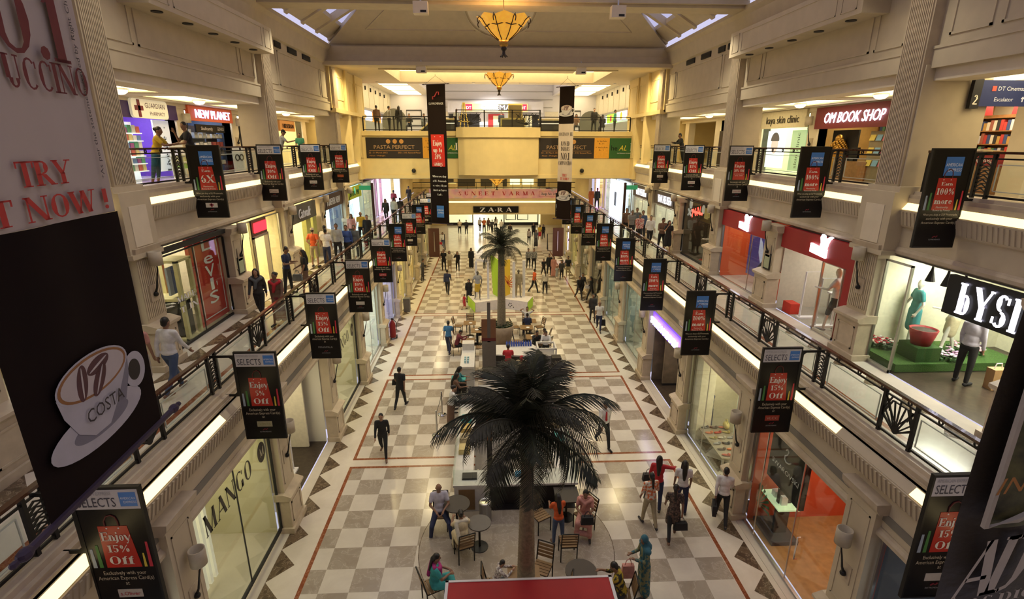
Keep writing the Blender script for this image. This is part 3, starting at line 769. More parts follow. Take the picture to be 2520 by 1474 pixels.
# ---- ground floor, right
a, b = bay(0); room(1, 6.4, 9.6, a, b, 0, 3.28, BR((.05, .055, .075)), DARKFL, 2.0, 'dark_shop', ecol=(.8, .88, 1))
pane(1, 6.3, a, b, 0, 3.28, STEEL)
m = MB()
for i in range(9): m.box(9.45, 9.5, a + .1, b - .1, .3 + i * .32, .31 + i * .32)
m.box(7.8, 7.9, 5.1, 6.2, 0, 3.0, 1); tag(obj('wall_panelling', m, [STEEL, BR((.22, .02, .025))]), 'dark panelling with a deep red board in the nearest right ground-floor shop', 'panelling')
m = MB(); m.box(6.6, 7.3, 5.3, 7.0, 0, .55); tag(obj('display_plinth', m, BR((.75, .75, .8))), 'white plinth behind the nearest right shop window', 'plinth')
t = thing('crystal_trophy', 'tall clear crystal figure on the white plinth behind the nearest right window', 'figure', (6.9, 6.55, .55))
m = MB(); m.lathe([(.12, 0), (.12, .04), (.05, .08), (.05, .5), (.09, .56), (.04, .6)], 10); obj('stem', m, STEEL, t)
m = MB(); m.ell((0, 0, .78), (.2, .16, .22), 10, 6); m.box(-.22, .22, -.03, .03, .74, .82); obj('head', m, CHROME, t)
for i, c in enumerate(((.55, .6, .3), (.75, .4, .45), (.7, .7, .75))):
    m = MB(); m.extr([(6.75 + .1 * i, 5.6 + i * .3, .55), (6.95 + .1 * i, 5.6 + i * .3, .55), (6.95 + .1 * i, 5.8 + i * .3, .55), (6.75 + .1 * i, 5.8 + i * .3, .55)], (0, .02, .18)); tag(obj('gift_box', m, BR(c)), '%s gift box on the white plinth behind the nearest right window' % ('olive', 'pink', 'silver')[i], 'box')
a, b = bay(1)
REDW = mat('coral_red_wall', (.66, .10, .035), .5, var=.06, scale=2); DRED = mat('deep_red_wall', (.42, .022, .022), .45)
room(1, 6.4, 10.2, a, b, 0, 3.28, DRED, OAK, 2.6, 'crystal_shop', REDW, (1, .9, .7))
pane(1, 6.27, a, b, .02, 3.26, STEEL, (a + 1.5, a + 3.0), .02)
m = MB(); m.box(6.5, 6.62, a + 1.75, a + 3.2, 1.75, 3.2)
o = tag(obj('black_sign_panel', m, BLACK), 'black hanging sign panel with a white swan and lettering in the red shop', 'shop sign')
m = MB(); wtext(m, 1, sans('SWAROVSKI'), 6.49, a + 2.48, 2.25, .13, 0, 1.15); obj('lettering', m, WHITEP, o)
m = MB(); yc = a + 2.5; m.tube([(6.485, yc + d, 2.5 + h) for d, h in ((.05, .36), (.0, .42), (-.06, .36), (-.02, .27), (.06, .2), (.06, .12), (-.02, .07), (-.14, .1), (-.2, .16))], .018, 5); obj('swan', m, WHITEP, o)
m = MB(); m.box(6.75, 7.1, a + 2.9, a + 3.0, 0, 2.6); m.box(6.7, 7.15, a + 2.88, a + 2.9, 1.5, 2.2, 1); tag(obj('display_column', m, [BR((.045, .035, .04)), BR((.4, .42, .2), .3)]), 'dark upright panel with a small lit picture inside the red shop', 'display column')
t = thing('glass_display_case', 'clear glass showcase on a dark base in the red shop window', 'display case', (6.9, 11.2, 0))
m = MB(); m.box(-.35, .35, -.55, .45, 0, .12); obj('base', m, BR((.06, .05, .06)), t)
m = MB(); m.box(-.3, .3, -.5, .4, .12, 1.5); obj('glass', m, GLASSW, t)
m = MB(); m.box(-.28, .28, -.48, .38, 1.0, 1.04); obj('shelf', m, BR((.6, .75, .45), .5), t)
for i in range(2):
    m = MB(); m.box(6.78, 6.94, 10.9 + i * .32, 11.06 + i * .32, 1.045, 1.3 - i * .08); tag(obj('jewel_stand', m, WHITEP), ['taller', 'shorter'][i] + ' white jewel stand inside the glass showcase', 'stand')
m = MB()
for i in range(11):
    t0 = RAD(20 + i * 15); m.extr([(6.62, 11.65, .55), (6.62, 11.65 + .62 * cos(t0) * .9, .55 + .62 * sin(t0 - .0)), (6.62, 11.65 + .62 * cos(t0 + .13) * .9, .55 + .62 * sin(t0 + .13))], (.01, 0, 0))
tag(obj('green_fan_sticker', m, BR((.05, .18, .07))), 'green ray-shaped sticker on the red shop window', 'sticker')
m = MB(); m.box(9.9, 10.1, a + .5, a + 2.2, 1.2, 2.4); m.box(9.88, 9.9, a + .6, a + 2.1, 1.3, 1.8, 1); tag(obj('wall_display_niche', m, [BR((.9, .7, .6), 1.6), BR((.35, .15, .2))]), 'pink lit wall niche at the back of the red shop', 'niche')
for i in range(3):
    t = thing('spotlight', 'small silver spotlight in the red shop, %s from the near end' % ORD[i], 'spotlight', (6.75, a + .6 + i * 1.35, 3.1), 0, 'spotlights of the red shop')
    m = MB(); m.lathe([(.02, .15), (.03, .05), (.07, 0), (.09, -.08), (.06, -.08)], 12); obj('head', m, CHROME, t); m = MB(); m.lathe([(.055, -.075), (0, -.07)], 12); obj('bulb', m, LAMPW, t)
m = MB(); m.tube([(6.2, a + 1.2, .9), (6.2, a + 1.2, 1.5)], .02); m.tube([(6.2, a + 1.2, .9), (6.27, a + 1.2, .9)], .012); m.tube([(6.2, a + 1.2, 1.5), (6.27, a + 1.2, 1.5)], .012); tag(obj('door_pull', m, CHROME), 'chrome pull handle on the glass door of the red shop', 'handle')
# shoe shop
a, b = bay(2)
room(1, 6.4, 10.5, a, b, 0, 3.28, BR((.45, .40, .28)), MARBLE, 5.5, 'shoe_shop', BR((.62, .56, .40)), (1, .9, .66))
pane(1, 6.27, a, b, .02, 3.26, STEEL, (a + 2.2,), .02)
m = MB(); m.box(6.45, 6.95, b - .5, b - .02, .05, 3.25); tag(obj('white_pillar', m, BR((.86, .80, .62))), 'tall white square pillar at the edge of the shoe shop window', 'pillar')
m = MB()
for i in range(-1, 4): m.extr([(6.5, a + .3 + i, .011), (6.5, a + 1.2 + i, .011), (7.05, a + .75 + i, .011)], (0, 0, .002))
struct('trim_shoe_shop_inlay', m, [EMPER])
t = thing('shoe_table', 'low glass-topped table covered with shoes in the shoe shop', 'table', (7.05, 14.75, 0))
m = MB(); m.box(-.5, .5, -.98, .98, .48, .52); obj('table_top', m, BR((.30, .25, .18), 0), t)
for x in (-.42, .42):
    for y in (-.9, .9):
        m = MB(); m.box(x - .03, x + .03, y - .03, y + .03, 0, .48); obj('leg', m, STEEL, t)
SHOE = MB(); SHOE.ell((0, .02, .035), (.045, .13, .035), 10, 6); SHOE.ell((0, -.07, .06), (.04, .055, .06), 8, 5)
SHC = [(.5, .06, .03), (.03, .03, .03), (.4, .32, .1), (.10, .06, .04), (.6, .55, .45), (.6, .16, .05), (.3, .3, .3)]
NAMEC = ['red', 'black', 'mustard', 'brown', 'cream', 'orange', 'grey']
def shoe(x, y, z, c, where, rz=0, grp=None, first={}):
    k = c
    if k not in first: first[k] = SHOE.mesh('shoe', [BR(SHC[k])], True)
    o = link('shoe', first[k], None, (x, y, z), (0, 0, rz))
    return tag(o, '%s shoe %s' % (NAMEC[k], where), 'shoe', grp or ('shoes ' + where))
n = 0
for i in range(6):
    for j in range(3):
        shoe(6.75 + j * .3, 13.9 + i * .33, .52, (i * 3 + j * 2) % 7, 'on the low table of the shoe shop', RAD(70 + 10 * ((i + j) % 3))); n += 1
for i, (y, c, l) in enumerate(((15.5, (.75, .62, .2), 'yellow'), (14.4, (.6, .03, .03), 'red'), (13.95, (.45, .60, .05), 'lime green'))):
    t = thing('handbag', l + ' handbag among the shoes of the shoe shop', 'handbag', (7.45, y, .52))
    m = MB(); m.ell((0, 0, .14), (.1, .17, .14), 10, 6); obj('body', m, BR(c), t, True)
    m = MB(); m.tube([(0, -.1 * cos(q * pi / 6), .24 + .13 * sin(q * pi / 6)) for q in range(7)], .012, 5); obj('handle', m, BR(c), t)
m = MB(); m.box(8.0, 8.06, 14.6, 16.0, .0, 2.7); o = tag(obj('wall_poster', m, BR((.55, .58, .42), .25)), 'tall pale green poster wall inside the shoe shop', 'poster')
m = MB(); wtext(m, 1, sans('Your style'), 7.99, 15.3, 1.6, .14, 0, 1.0); obj('lettering', m, BLACKM, o)
for i in range(2):
    m = MB(); m.box(9.2, 9.7, 15.1 - i * .9, 15.7 - i * .9, .9, 1.0); tag(obj('wall_shelf', m, WALNUT), ['far', 'near'][i] + ' wooden shelf at the back of the shoe shop', 'shelf')
# wood-clad shop with purple glowing sign
a, b = bay(3)
WCLAD = mat('grey_brown_wood_cladding', (.20, .155, .10), .5, var=.25, scale=3)
room(1, 6.4, 9.5, a, b, 0, 3.28, WCLAD, DARKFL, 2.0, 'clad_shop', WCLAD, (1, .85, .6))
m = MB(); m.box(6.7, 8.6, b - .6, b - .5, .1, 3.2); m.box(6.7, 8.6, b - .62, b - .48, 0, .1, 1); tag(obj('wooden_wall_panel', m, [WCLAD, BLACKM]), 'grey-brown wooden wall panel beneath the purple glowing sign', 'panel')
o = sign('glowing_sign', 'white block letters with purple glow above the wood-clad right ground-floor shop', 1, 6.22, a + .25, b - .1, 2.62, 3.2, sans('STEVE MADDEN'), .30, BR((.20, .08, .75), .9), BR((.95, .95, 1), 3.0), 3.1, .06)
m = MB(); m.box(8.0, 8.05, b - 1.5, b - .95, 1.0, 1.9); tag(obj('lit_poster', m, BR((.75, .78, .85), .8)), 'small lit poster of shoes inside the wood-clad shop', 'poster')
for i, (c, f, e, ec) in enumerate((((.30, .34, .30), MARBLE, 3.2, (.9, 1, .9)), ((.30, .33, .28), MARBLE, 3, (.9, 1, .9)), ((.08, .06, .05), DARKFL, 1.2, (1, .8, .5)), ((.22, .18, .10), DARKFL, 2, (1, .85, .5)), ((.7, .6, .32), MARBLE, 3.5, (1, .88, .5)), ((.75, .62, .32), MARBLE, 4.5, (1, .86, .5)))):
    a, b = bay(4 + i)
    room(1, 6.4, 9.5, a, b, 0, 3.28, BR(c), f, e, 'shop', ecol=ec); pane(1, 6.27, a, b, .1, 3.26, STEEL, ((a + b) / 2,))
m = MB(); put(m, sans('promod'), (6.24, 38.0, .5), UP, Vector((0, 1, 0)), .62, 0, 2.5); tag(obj('window_lettering', m, WHITEP), 'white upright lettering running up a right ground-floor window', 'lettering')
m = MB(); m.box(6.15, 6.25, 43.4, 44.2, .2, 3.1); tag(obj('lit_pillar', m, BR((.75, .55, 1), 2.0)), 'violet-white glowing pillar on the right ground floor beyond the upright lettering', 'pillar')
# hanging clothes behind the green-grey right windows
for i in range(10):
    y = 21.8 + i * .62; c = [(.03, .03, .04), (.5, .5, .52), (.05, .05, .09), (.65, .62, .6), (.12, .05, .05)][i % 5]
    t = thing('hanging_garment', '%s garment on the rail behind the grey-green right window, %s from the near end' % (['black', 'grey', 'navy', 'white', 'maroon'][i % 5], ORD[i]), 'garment', (7.2, y, .7), 0, 'garments behind the right windows')
    m = MB(); m.extr([(-.05, -.2, 0), (-.05, .2, 0), (-.05, .24, .8), (-.05, .1, 1.05), (-.05, -.1, 1.05), (-.05, -.24, .8)], (.1, 0, 0)); obj('cloth', m, BR(c), t)
    m = MB(); m.tube([(0, -.12, 1.05), (0, 0, 1.12), (0, .12, 1.05)], .008, 4); m.tube([(0, 0, 1.12), (0, 0, 1.2)], .008, 4); obj('hanger', m, STEEL, t)
m = MB(); m.tube([(7.2, 21.5, 1.9), (7.2, 27.8, 1.9)], .015); m.tube([(7.2, 21.5, 1.9), (7.2, 21.5, 0)], .015); m.tube([(7.2, 27.8, 1.9), (7.2, 27.8, 0)], .015); tag(obj('clothes_rail', m, STEEL), 'steel clothes rail behind the right ground-floor windows', 'clothes rail')

# ---- first floor, left
ZT = 7.46
a, b = bay(1); room(-1, 8.9, 12, a, b, Z1, ZT, BR((.55, .42, .25)), MARBLE, 2.0, 'upper_shop'); pane(-1, 8.83, a, b, Z1 + .02, ZT)
a, b = bay(0); room(-1, 8.9, 12, a, b, Z1, ZT, BR((.5, .36, .2)), MARBLE, 1.6, 'upper_shop'); pane(-1, 8.83, a, b, Z1 + .02, ZT)
a, b = bay(2)
REDS = mat('shop_red', (.50, .014, .012), .45)
room(-1, 8.9, 12.5, a, b, Z1, ZT, BR((.80, .72, .5)), DARKFL, 4.0, 'jeans_shop'); pane(-1, 8.83, a, b, Z1 + .02, ZT - .2, BLACKM, (a + 1.9,), .03)
m = MB(); m.box(8.70, 8.83, a, b, ZT - .12, ZT); m.mir(-1); tag(obj('dark_valance', m, BLACKM), 'dark valance along the top of the jeans shop window', 'valance')
m = MB(); m.box(8.98, 9.08, a + 1.95, b, Z1 + .1, ZT); m.mir(-1)
o = tag(obj('red_banner_wall', m, REDS), 'tall red panel with white upright letters in the jeans shop window', 'shop sign')
m = MB()
for i, c in enumerate("LeVIS"):
    wtext(m, -1, sans(c), 8.968, a + 2.85, 6.95 - i * .40, .37, 0, .5 if c != 'I' else .16); wtext(m, -1, sans(c), 8.967, a + 2.87, 6.96 - i * .40, .36, 0, .5 if c != 'I' else .16)
wtext(m, -1, sans("'"), 8.968, a + 3.12, 5.55, .4)
for q in ((a + 2.2, a + 2.23, 4.98, 7.42), (a + 3.45, a + 3.48, 4.98, 7.42), (a + 2.2, a + 3.48, 4.98, 5.01), (a + 2.2, a + 3.48, 7.39, 7.42)): m.box(-8.972, -8.978, q[0], q[1], q[2], q[3])
obj('lettering', m, WHITEP, o)
m = MB(); wtext(m, -1, serif('MADE'), 8.80, a + 1.2, 5.95, .17, 0, .9); wtext(m, -1, serif('THIN'), 8.80, a + 1.25, 5.65, .17, 0, .9); tag(obj('window_lettering', m, WHITEP), 'white serif lettering on the jeans shop glass', 'lettering')
t = thing('garment_showcase', 'tall cream framed showcase with jeans in the jeans shop window', 'display case', (-9.35, a + 1.55, Z1))
CRW = BR((.70, .62, .32))
m = MB()
for x in (-.38, .38):
    for y in (-.3, .3): m.box(x - .05, x + .05, y - .05, y + .05, 0, 2.25)
for z in (0, 1.15, 2.2):
    m.box(-.43, .43, -.35, .35, z, z + .07)
obj('frame', m, CRW, t)
m = MB(); m.box(-.3, .3, -.2, .2, .1, 1.1); obj('dark_back', m, BR((.02, .02, .03)), t)
for i, (y, c, l) in enumerate(((-.2, (.35, .40, .5), 'pale blue'), (.0, (.1, .15, .3), 'mid blue'), (.2, (.04, .05, .1), 'dark blue'))):
    t = thing('folded_jeans', l + ' pair of jeans hung in the cream showcase', 'jeans', (-9.3, a + 1.55 + y, Z1 + 1.3))
    for q in (-.045, .045):
        m = MB(); m.extr([(.0, q - .04, 0), (.0, q + .04, 0), (.0, q + .045, .75), (.0, q - .045, .75)], (.06, 0, 0)); obj('leg', m, BR(c), t)
for i in range(9):
    c = [(.5, .15, .15), (.6, .5, .55), (.2, .05, .06), (.7, .3, .2), (.15, .1, .12)][i % 5]
    m = MB(); m.extr([(-11.9, a + .5 + i * .18, Z1 + .9), (-11.9, a + .62 + i * .18, Z1 + .9), (-11.9, a + .62 + i * .18, Z1 + 1.75), (-11.9, a + .5 + i * .18, Z1 + 1.75)], (.3, 0, 0))
    tag(obj('hanging_shirt', m, BR(c)), 'shirt in the row hanging at the back of the jeans shop', 'shirt', 'shirts at the back of the jeans shop')
for i in range(5):
    m = MB(); m.box(-11.2, -10.8, a + 1.6, a + 2.1, Z1 + 2.05 + i * .07, Z1 + 2.11 + i * .07); tag(obj('folded_shirt', m, BR([(.25, .1, .45), (.5, .35, .7)][i % 2])), 'folded purple shirt in the pile on the high shelf of the jeans shop', 'shirt', 'folded purple shirts')
m = MB(); m.box(-11.6, -10.7, a + 1.4, a + 2.3, Z1 + 1.99, Z1 + 2.05); m.tube([(-11.5, a + 1.85, Z1), (-11.5, a + 1.85, Z1 + 2)], .04); tag(obj('shelf_stand', m, STEEL), 'high shelf stand with purple shirts in the jeans shop', 'shelf')
# bright cream shoe shop with the red squiggle sign
a, b = bay(3)
YWALL = BR((.86, .72, .40))
room(-1, 8.9, 12.2, a, b, Z1, ZT, YWALL, MARBLE, 9, 'cream_shop', ecol=(1, .88, .58))
pane(-1, 8.83, a, a + 1.1, Z1 + .02, ZT - .05, STEEL); pane(-1, 8.83, b - 1.3, b, Z1 + .02, ZT - .05, STEEL)
m = MB(); m.box(8.78, 8.9, a + 1.1, b - 1.3, 6.85, 7.4); m.mir(-1); o = tag(obj('red_neon_sign', m, BR((.10, .07, .04))), 'dark sign with a red neon scribble above the cream shoe shop door', 'shop sign')
m = MB(); P = []
for i in range(15): P += [(-8.75, a + 1.2 + i * .072, 6.98), (-8.75, a + 1.23 + i * .072, 7.3)]
m.tube(P, .02, 5); obj('neon_tube', m, BR((.9, .02, .03), 3.0), o)
m = MB(); m.box(-8.75, -8.9, a + 1.08, a + 1.16, Z1, 6.85); m.box(-8.75, -8.9, b - 1.36, b - 1.28, Z1, 6.85); m.box(-8.75, -8.9, a + 1.08, b - 1.28, 6.78, 6.86); struct('door_1', m, [BR((.35, .30, .22))])
m = MB(); m.box(-9.9, -9.8, a + 1.3, b - 1.5, Z1, 6.7); tag(obj('display_board', m, BR((.75, .6, .32), .2)), 'cream board with a column of shoes in the cream shop doorway', 'display board')
for i in range(6): shoe(-9.72, a + 1.5, Z1 + .4 + i * .34, [1, 4, 1, 3, 0, 0][i], 'pinned in a column on the cream board', RAD(90))
# boutique with shelves of shoes
a, b = bay(4)
room(-1, 8.9, 11.5, a, b, Z1, ZT, BR((.9, .74, .40), .25), MARBLE, 7, 'shelf_shop', ecol=(1, .86, .52))
sign('shop_sign', 'grey fascia sign with white looping script, left first floor', -1, 8.70, a, b - .3, 6.72, 7.44, sans('Catwalk'), .42, BR((.09, .085, .07)), WHITEP, 1.5, .02, .25)
m = MB(); m.box(8.8, 9.0, b - 1.5, b - .9, Z1, 6.72); m.box(8.8, 9.0, b - .6, b - .1, Z1, 6.72); m.mir(-1); tag(obj('green_pillar_panels', m, BR((.40, .42, .13))), 'pair of olive green upright panels beside the shoe shelves', 'panel')
m = MB(); m.box(-10.0, -10.1, a + .1, b - 1.6, Z1, 6.7); m2 = MB()
o = tag(obj('shoe_shelving', m, BR((.95, .82, .5), 1.2)), 'glowing cream shelving with rows of shoes on the left first floor', 'shelving')
for i in range(4):
    m = MB(); m.box(-9.65, -10.0, a + .1, b - 1.6, Z1 + .3 + i * .48, Z1 + .33 + i * .48); obj('shelf', m, BR((.9, .7, .3)), o)
    for j in range(5): shoe(-9.8, a + .35 + j * .36, Z1 + .33 + i * .48, [3, 0, 1, 5, 3][(i + j) % 5], 'on the glowing cream shelving', RAD(90))
a, b = bay(5)
room(-1, 8.9, 11.5, a, b, Z1, ZT, BR((.70, .85, .85), .2), MARBLE, 6, 'blue_shop', BR((.10, .12, .2)), ecol=(.8, .95, 1))
sign('shop_sign', 'dark brown fascia sign with white serif capitals, left first floor', -1, 8.72, a, b, 6.75, 7.44, sans('FOREVER NEW'), .34, BR((.045, .022, .02)), WHITEP, 2.3, .02)
pane(-1, 8.83, a, b, Z1 + .02, 6.75, STEEL, (a + 2,))
m = MB(); m.box(9.1, 9.15, a + .4, a + 2.2, Z1 + .3, 6.7); m.mir(-1); tag(obj('lit_poster', m, BR((.75, .95, .98), 1.6)), 'pale blue glowing poster below the dark brown sign', 'poster')
a, b = bay(6)
room(-1, 8.9, 11.5, a, b, Z1, ZT, BR((.6, .85, .9), .3), MARBLE, 6, 'cyan_shop', ecol=(.75, .95, 1))
sign('shop_sign', 'lime green fascia sign with dark letters and a leaf, left first floor', -1, 8.72, a, b, 6.75, 7.44, sans('STOC  ME'), .3, BR((.33, .42, .03)), BR((.02, .12, .05)), 2.2, .02)
m = MB(); m.ell((-8.70, (a + b) / 2 + .1, 7.2), (.03, .16, .2), 10, 6); tag(obj('leaf_emblem', m, BR((.1, .55, .4), .4)), 'turquoise leaf emblem on the lime green sign', 'emblem')
m = MB(); m.box(9.0, 9.05, a + .2, b - .2, Z1 + .2, 6.7); 
for i in range(7): m.box(8.98, 9.0, a + .5 + i * .28, a + .6 + i * .28, Z1 + .4, 6.4, 1)
m.mir(-1); tag(obj('lit_poster', m, [BR((.62, .92, .95), 1.8), BR((.3, .5, .6), .6)]), 'cyan glowing striped panel below the lime green sign', 'poster')
# beyond, left first floor
for i, (c, e) in enumerate((((.55, .60, .5), 4), ((.85, .55, .85), 3), ((.8, .6, .3), 4))):
    a, b = bay(7 + i); room(-1, 8.9, 12, a, b, Z1, ZT, BR(c, .1), MARBLE, e, 'upper_shop'); pane(-1, 8.83, a, b, Z1 + .02, ZT, STEEL, ((a + b) / 2,))
for i, (y, c) in enumerate(((39.2, (.95, .70, .95)), (44.2, (.75, .80, 1.0)))):
    m = MB(); m.box(8.4, 8.5, y, y + 2.3, Z1, 7.4); m.mir(-1); tag(obj('glowing_billboard', m, BR(c, 1.7)), ['pink-white glowing billboard on the far left first floor', 'bluish glowing billboard on the far left first floor beyond the pink one'][i], 'billboard')
for s in (-1, 1):
    m = MB(); m.box(7.3, 7.42, 30.6, 30.75, Z1, 7.75); m.mir(s)
    tag(obj('brown_post', m, BR((.05, .018, .012))), 'tall dark brown post on the %s first-floor gallery near the big parapet' % sd(s), 'post')
    m = MB(); m.box(7.42, 8.1, 30.66, 30.72, 7.35, 7.6); m.mir(s); tag(obj('exit_sign', m, BR((.03, .25, .10), .5)), 'small green exit sign on the %s first-floor gallery' % sd(s), 'exit sign')

# ---- first floor, right
a, b = bay(0); room(1, 8.9, 12.5, a, b, Z1, ZT, BR((.75, .70, .58)), MARBLE, 3, 'upper_shop', ecol=(1, .9, .7)); pane(1, 8.83, a, b, Z1 + .02, ZT, STEEL)
a, b = bay(1)
room(1, 8.9, 13.0, a, b + .75, Z1, ZT, BR((.85, .80, .62)), DARKFL, 11, 'dress_shop', ecol=(1, .95, .8))
pane(1, 8.83, 10.9, b, Z1 + .02, ZT - .1, STEEL)
m = MB(); m.box(8.83, 12, 10.88, 10.89, Z1 + .02, ZT - .1); struct('window_%d' % NW, m, [GLASSW]); NW += 1
o = sign('black_shop_sign', 'black square sign with tall white letters over the dress shop door', 1, 8.72, a - .2, a + 1.75, 6.65, 7.45, serif('bYSI', .05, .5), .62, BLACK, BR((.92, .9, 1), 1.6), 1.25, .02)
m = MB(); m.box(9.0, 12.2, 10.95, b + .7, Z1 + .02, Z1 + .22); tag(obj('grass_platform', m, mat('artificial_grass', (.05, .12, .02), .9, var=.5, scale=60, bump=.6)), 'platform of artificial grass in the dress shop window', 'platform')
m = MB(); m.box(9.55, 10.15, 11.05, 11.65, Z1 + .22, Z1 + .58); tag(obj('grass_cube', m, mat('artificial_grass_dark', (.03, .08, .015), .9, var=.5, scale=60)), 'dark green grass cube under the red pot', 'cube')
t = thing('red_pot', 'red fluted flower pot on the green cube', 'pot', (9.85, 11.35, Z1 + .58)); m = MB(); m.lathe([(.2, 0), (.3, .4), (.27, .4), (.2, .1)], 16); obj('bowl', m, BR((.28, .015, .02)), t, True)
m = MB(); m.lathe([(.27, .36), (0, .40)], 16); obj('soil', m, BR((.03, .02, .015)), t)
def flowers(x, y, z, r, cols, label):
    t = thing('flower_clump', label, 'flowers', (x, y, z))
    m = MB(); rr = random.Random(int(x * 100 + y * 10))
    for i in range(60):
        q, d = rr.uniform(0, 6.28), r * rr.random() ** .5; m.ell((d * cos(q), d * sin(q), rr.uniform(.02, .14)), (.05, .05, .05), 5, 3)
    obj('leaves', m, BR((.03, .09, .02)), t)
    for c in cols:
        m = MB()
        for i in range(36):
            q, d = rr.uniform(0, 6.28), r * rr.random() ** .5; m.ell((d * cos(q), d * sin(q), .16 + rr.uniform(0, .05)), (.04, .04, .02), 6, 3)
        obj('blossom', m, BR(c), t)
flowers(9.45, 12.1, Z1 + .22, .3, [(.5, .03, .05), (.8, .78, .75)], 'red and white flower clump at the left end of the grass platform')
flowers(10.5, 11.25, Z1 + .22, .36, [(.65, .35, .6), (.8, .7, .8)], 'pink and lilac flower clump beside the red pot')
flowers(11.3, 11.6, Z1 + .22, .36, [(.75, .4, .5), (.8, .75, .7)], 'pink flower clump behind the lilac one')
for i in range(3):
    t = thing('spotlight', 'black cone spotlight hanging in the dress shop window, %s from the left' % ORD[i], 'spotlight', (9.2, b - .9 - i * .42, 7.3), 0, 'black cone spotlights of the dress shop')
    m = MB(); m.lathe([(.02, .1), (.03, 0), (.10, -.26), (.08, -.26)], 12); obj('cone', m, BLACKM, t); m = MB(); m.lathe([(.078, -.25), (0, -.24)], 12); obj('bulb', m, LAMPW, t)
m = MB(); m.tube([(9.2, b - .7, 7.4), (9.2, b - 2.1, 7.4)], .02, 4); tag(obj('spotlight_track', m, BLACKM), 'black track carrying the cone spotlights', 'track')
m = MB(); m.extr([(10.45, 9.95, Z1 + .01), (10.75, 9.95, Z1 + .01), (10.77, 9.95, Z1 + .5), (10.43, 9.95, Z1 + .5)], (0, .2, 0)); t = tag(obj('paper_bag', m, BR((.42, .26, .12))), 'brown and white paper bag on the floor behind the guard', 'paper bag')
m = MB(); m.tube([(10.5, 10.05, Z1 + .5), (10.53, 10.05, Z1 + .62), (10.65, 10.05, Z1 + .62), (10.68, 10.05, Z1 + .5)], .008, 4); obj('handle', m, WHITEP, t)
a, b = bay(2)
room(1, 8.9, 13.0, a, b, Z1, ZT, BR((.55, .50, .40)), mat('grey_carpet', (.30, .27, .22), .8, var=.1, scale=30), 4.5, 'sports_shop', ecol=(1, .95, .85))
RFAS = mat('sports_red', (.36, .012, .016), .45)
m = MB(); m.box(8.76, 8.95, a, b, 6.8, ZT); m.box(8.76, 8.95, a, a + .42, Z1, 6.8)
o = tag(obj('shop_surround', m, RFAS), 'red door surround with a white leaping cat emblem', 'shop front')
CAT = [(-.9, .0), (-.45, .02), (-.2, -.02), (.0, -.1), (.18, -.02), (.2, .15), (.05, .32), (.0, .5), (.15, .62), (.3, .58), (.42, .75), (.6, .92), (.66, .9), (.52, .68), (.62, .5), (.72, .58), (.68, .38), (.5, .25), (.52, -.3), (.42, -.34), (.40, -.4), (-.9, -.4)]
def cat_logo(y, z, k, parent):
    m = MB()
    body = [(-.55, 0), (.42, -.1), (.42, -.42), (-.55, -.34)]
    m.extr([(8.70, y - p * k, z + q * k) for p, q in body], (.06, 0, 0))
    cat = [(.0, -.1), (.05, .12), (-.02, .3), (.06, .44), (.2, .4), (.26, .2), (.4, .34), (.55, .42), (.66, .4), (.5, .28), (.42, .1), (.38, -.1)]
    m.extr([(8.70, y - p * k, z + q * k) for p, q in cat], (.06, 0, 0))
    obj('emblem', m, BR((.92, .92, 1), 2.6), parent)
cat_logo((a + b) / 2 - .2, 7.22, .75, o)
m = MB(); m.box(8.95, 9.0, a + .55, a + .6, Z1, 6.8); m.box(9.0, 9.9, a + .55, a + .62, Z1, 6.75); tag(obj('orange_wall_panel', m, BR((.75, .14, .02), .25)), 'orange lit panel inside the sports shop doorway', 'panel')
pane(1, 8.83, a + .55, a + 1.5, Z1 + .02, 6.8, STEEL)
for i, y in enumerate((a + 2.5, a + 1.7)):
    t = thing('security_gate', ['left', 'right'][i] + ' white anti-theft gate in the sports shop doorway', 'security gate', (9.3, y, Z1))
    m = MB(); m.tube([(-.25, 0, .06), (-.25, 0, 1.5), (.25, 0, 1.5), (.25, 0, .06)], .03); obj('frame', m, WHITEP, t); m = MB(); m.box(-.32, .32, -.1, .1, 0, .06); obj('base', m, WHITEP, t)
m = MB(); m.box(8.95, 9.25, b - .75, b - .3, Z1, Z1 + .35); tag(obj('red_carton', m, BR((.6, .04, .02))), 'small red carton at the sports shop door', 'carton')
for i, (x, y, z, w) in enumerate(((10.6, a + 2.4, .75, .5), (10.9, a + 1.3, .55, .6), (11.9, a + 2.6, .9, .6))):
    t = thing('display_table', 'white display table in the sports shop, %s from the door' % ORD[i], 'table', (x, y, Z1))
    m = MB(); m.box(-.5, .5, -w, w, z - .05, z); obj('table_top', m, WHITEP, t)
    for p in (-.45, .45):
        for q in (-w + .05, w - .05):
            m = MB(); m.box(p - .02, p + .02, q - .02, q + .02, 0, z - .05); obj('leg', m, STEEL, t)
    for j in range(3):
        m = MB(); m.box(x - .3 + j * .25, x - .1 + j * .25, y - .2, y + .15, Z1 + z, Z1 + z + .06 + .03 * j); tag(obj('folded_garment', m, BR([(.15, .45, .1), (.6, .6, .6), (.04, .04, .05)][j])), '%s folded garment on the %s white table of the sports shop' % (['green', 'grey', 'black'][j], ORD[i]), 'garment')
a, b = bay(3)
room(1, 8.9, 10.5, a, b, Z1, ZT, BR((.10, .07, .06)), MARBLE, 2.4, 'sports_window', BR((.62, .075, .012), .12), (1, .95, .9))
m = MB(); m.box(8.76, 8.95, a, b, 6.85, ZT); o = tag(obj('red_shop_fascia', m, RFAS), 'red fascia with a white leaping cat emblem over the poster window', 'shop front')
cat_logo((a + b) / 2 - .1, 7.2, .7, o)
pane(1, 8.83, a, b, Z1 + .02, 6.85, STEEL, (a + 1.2,), .02)
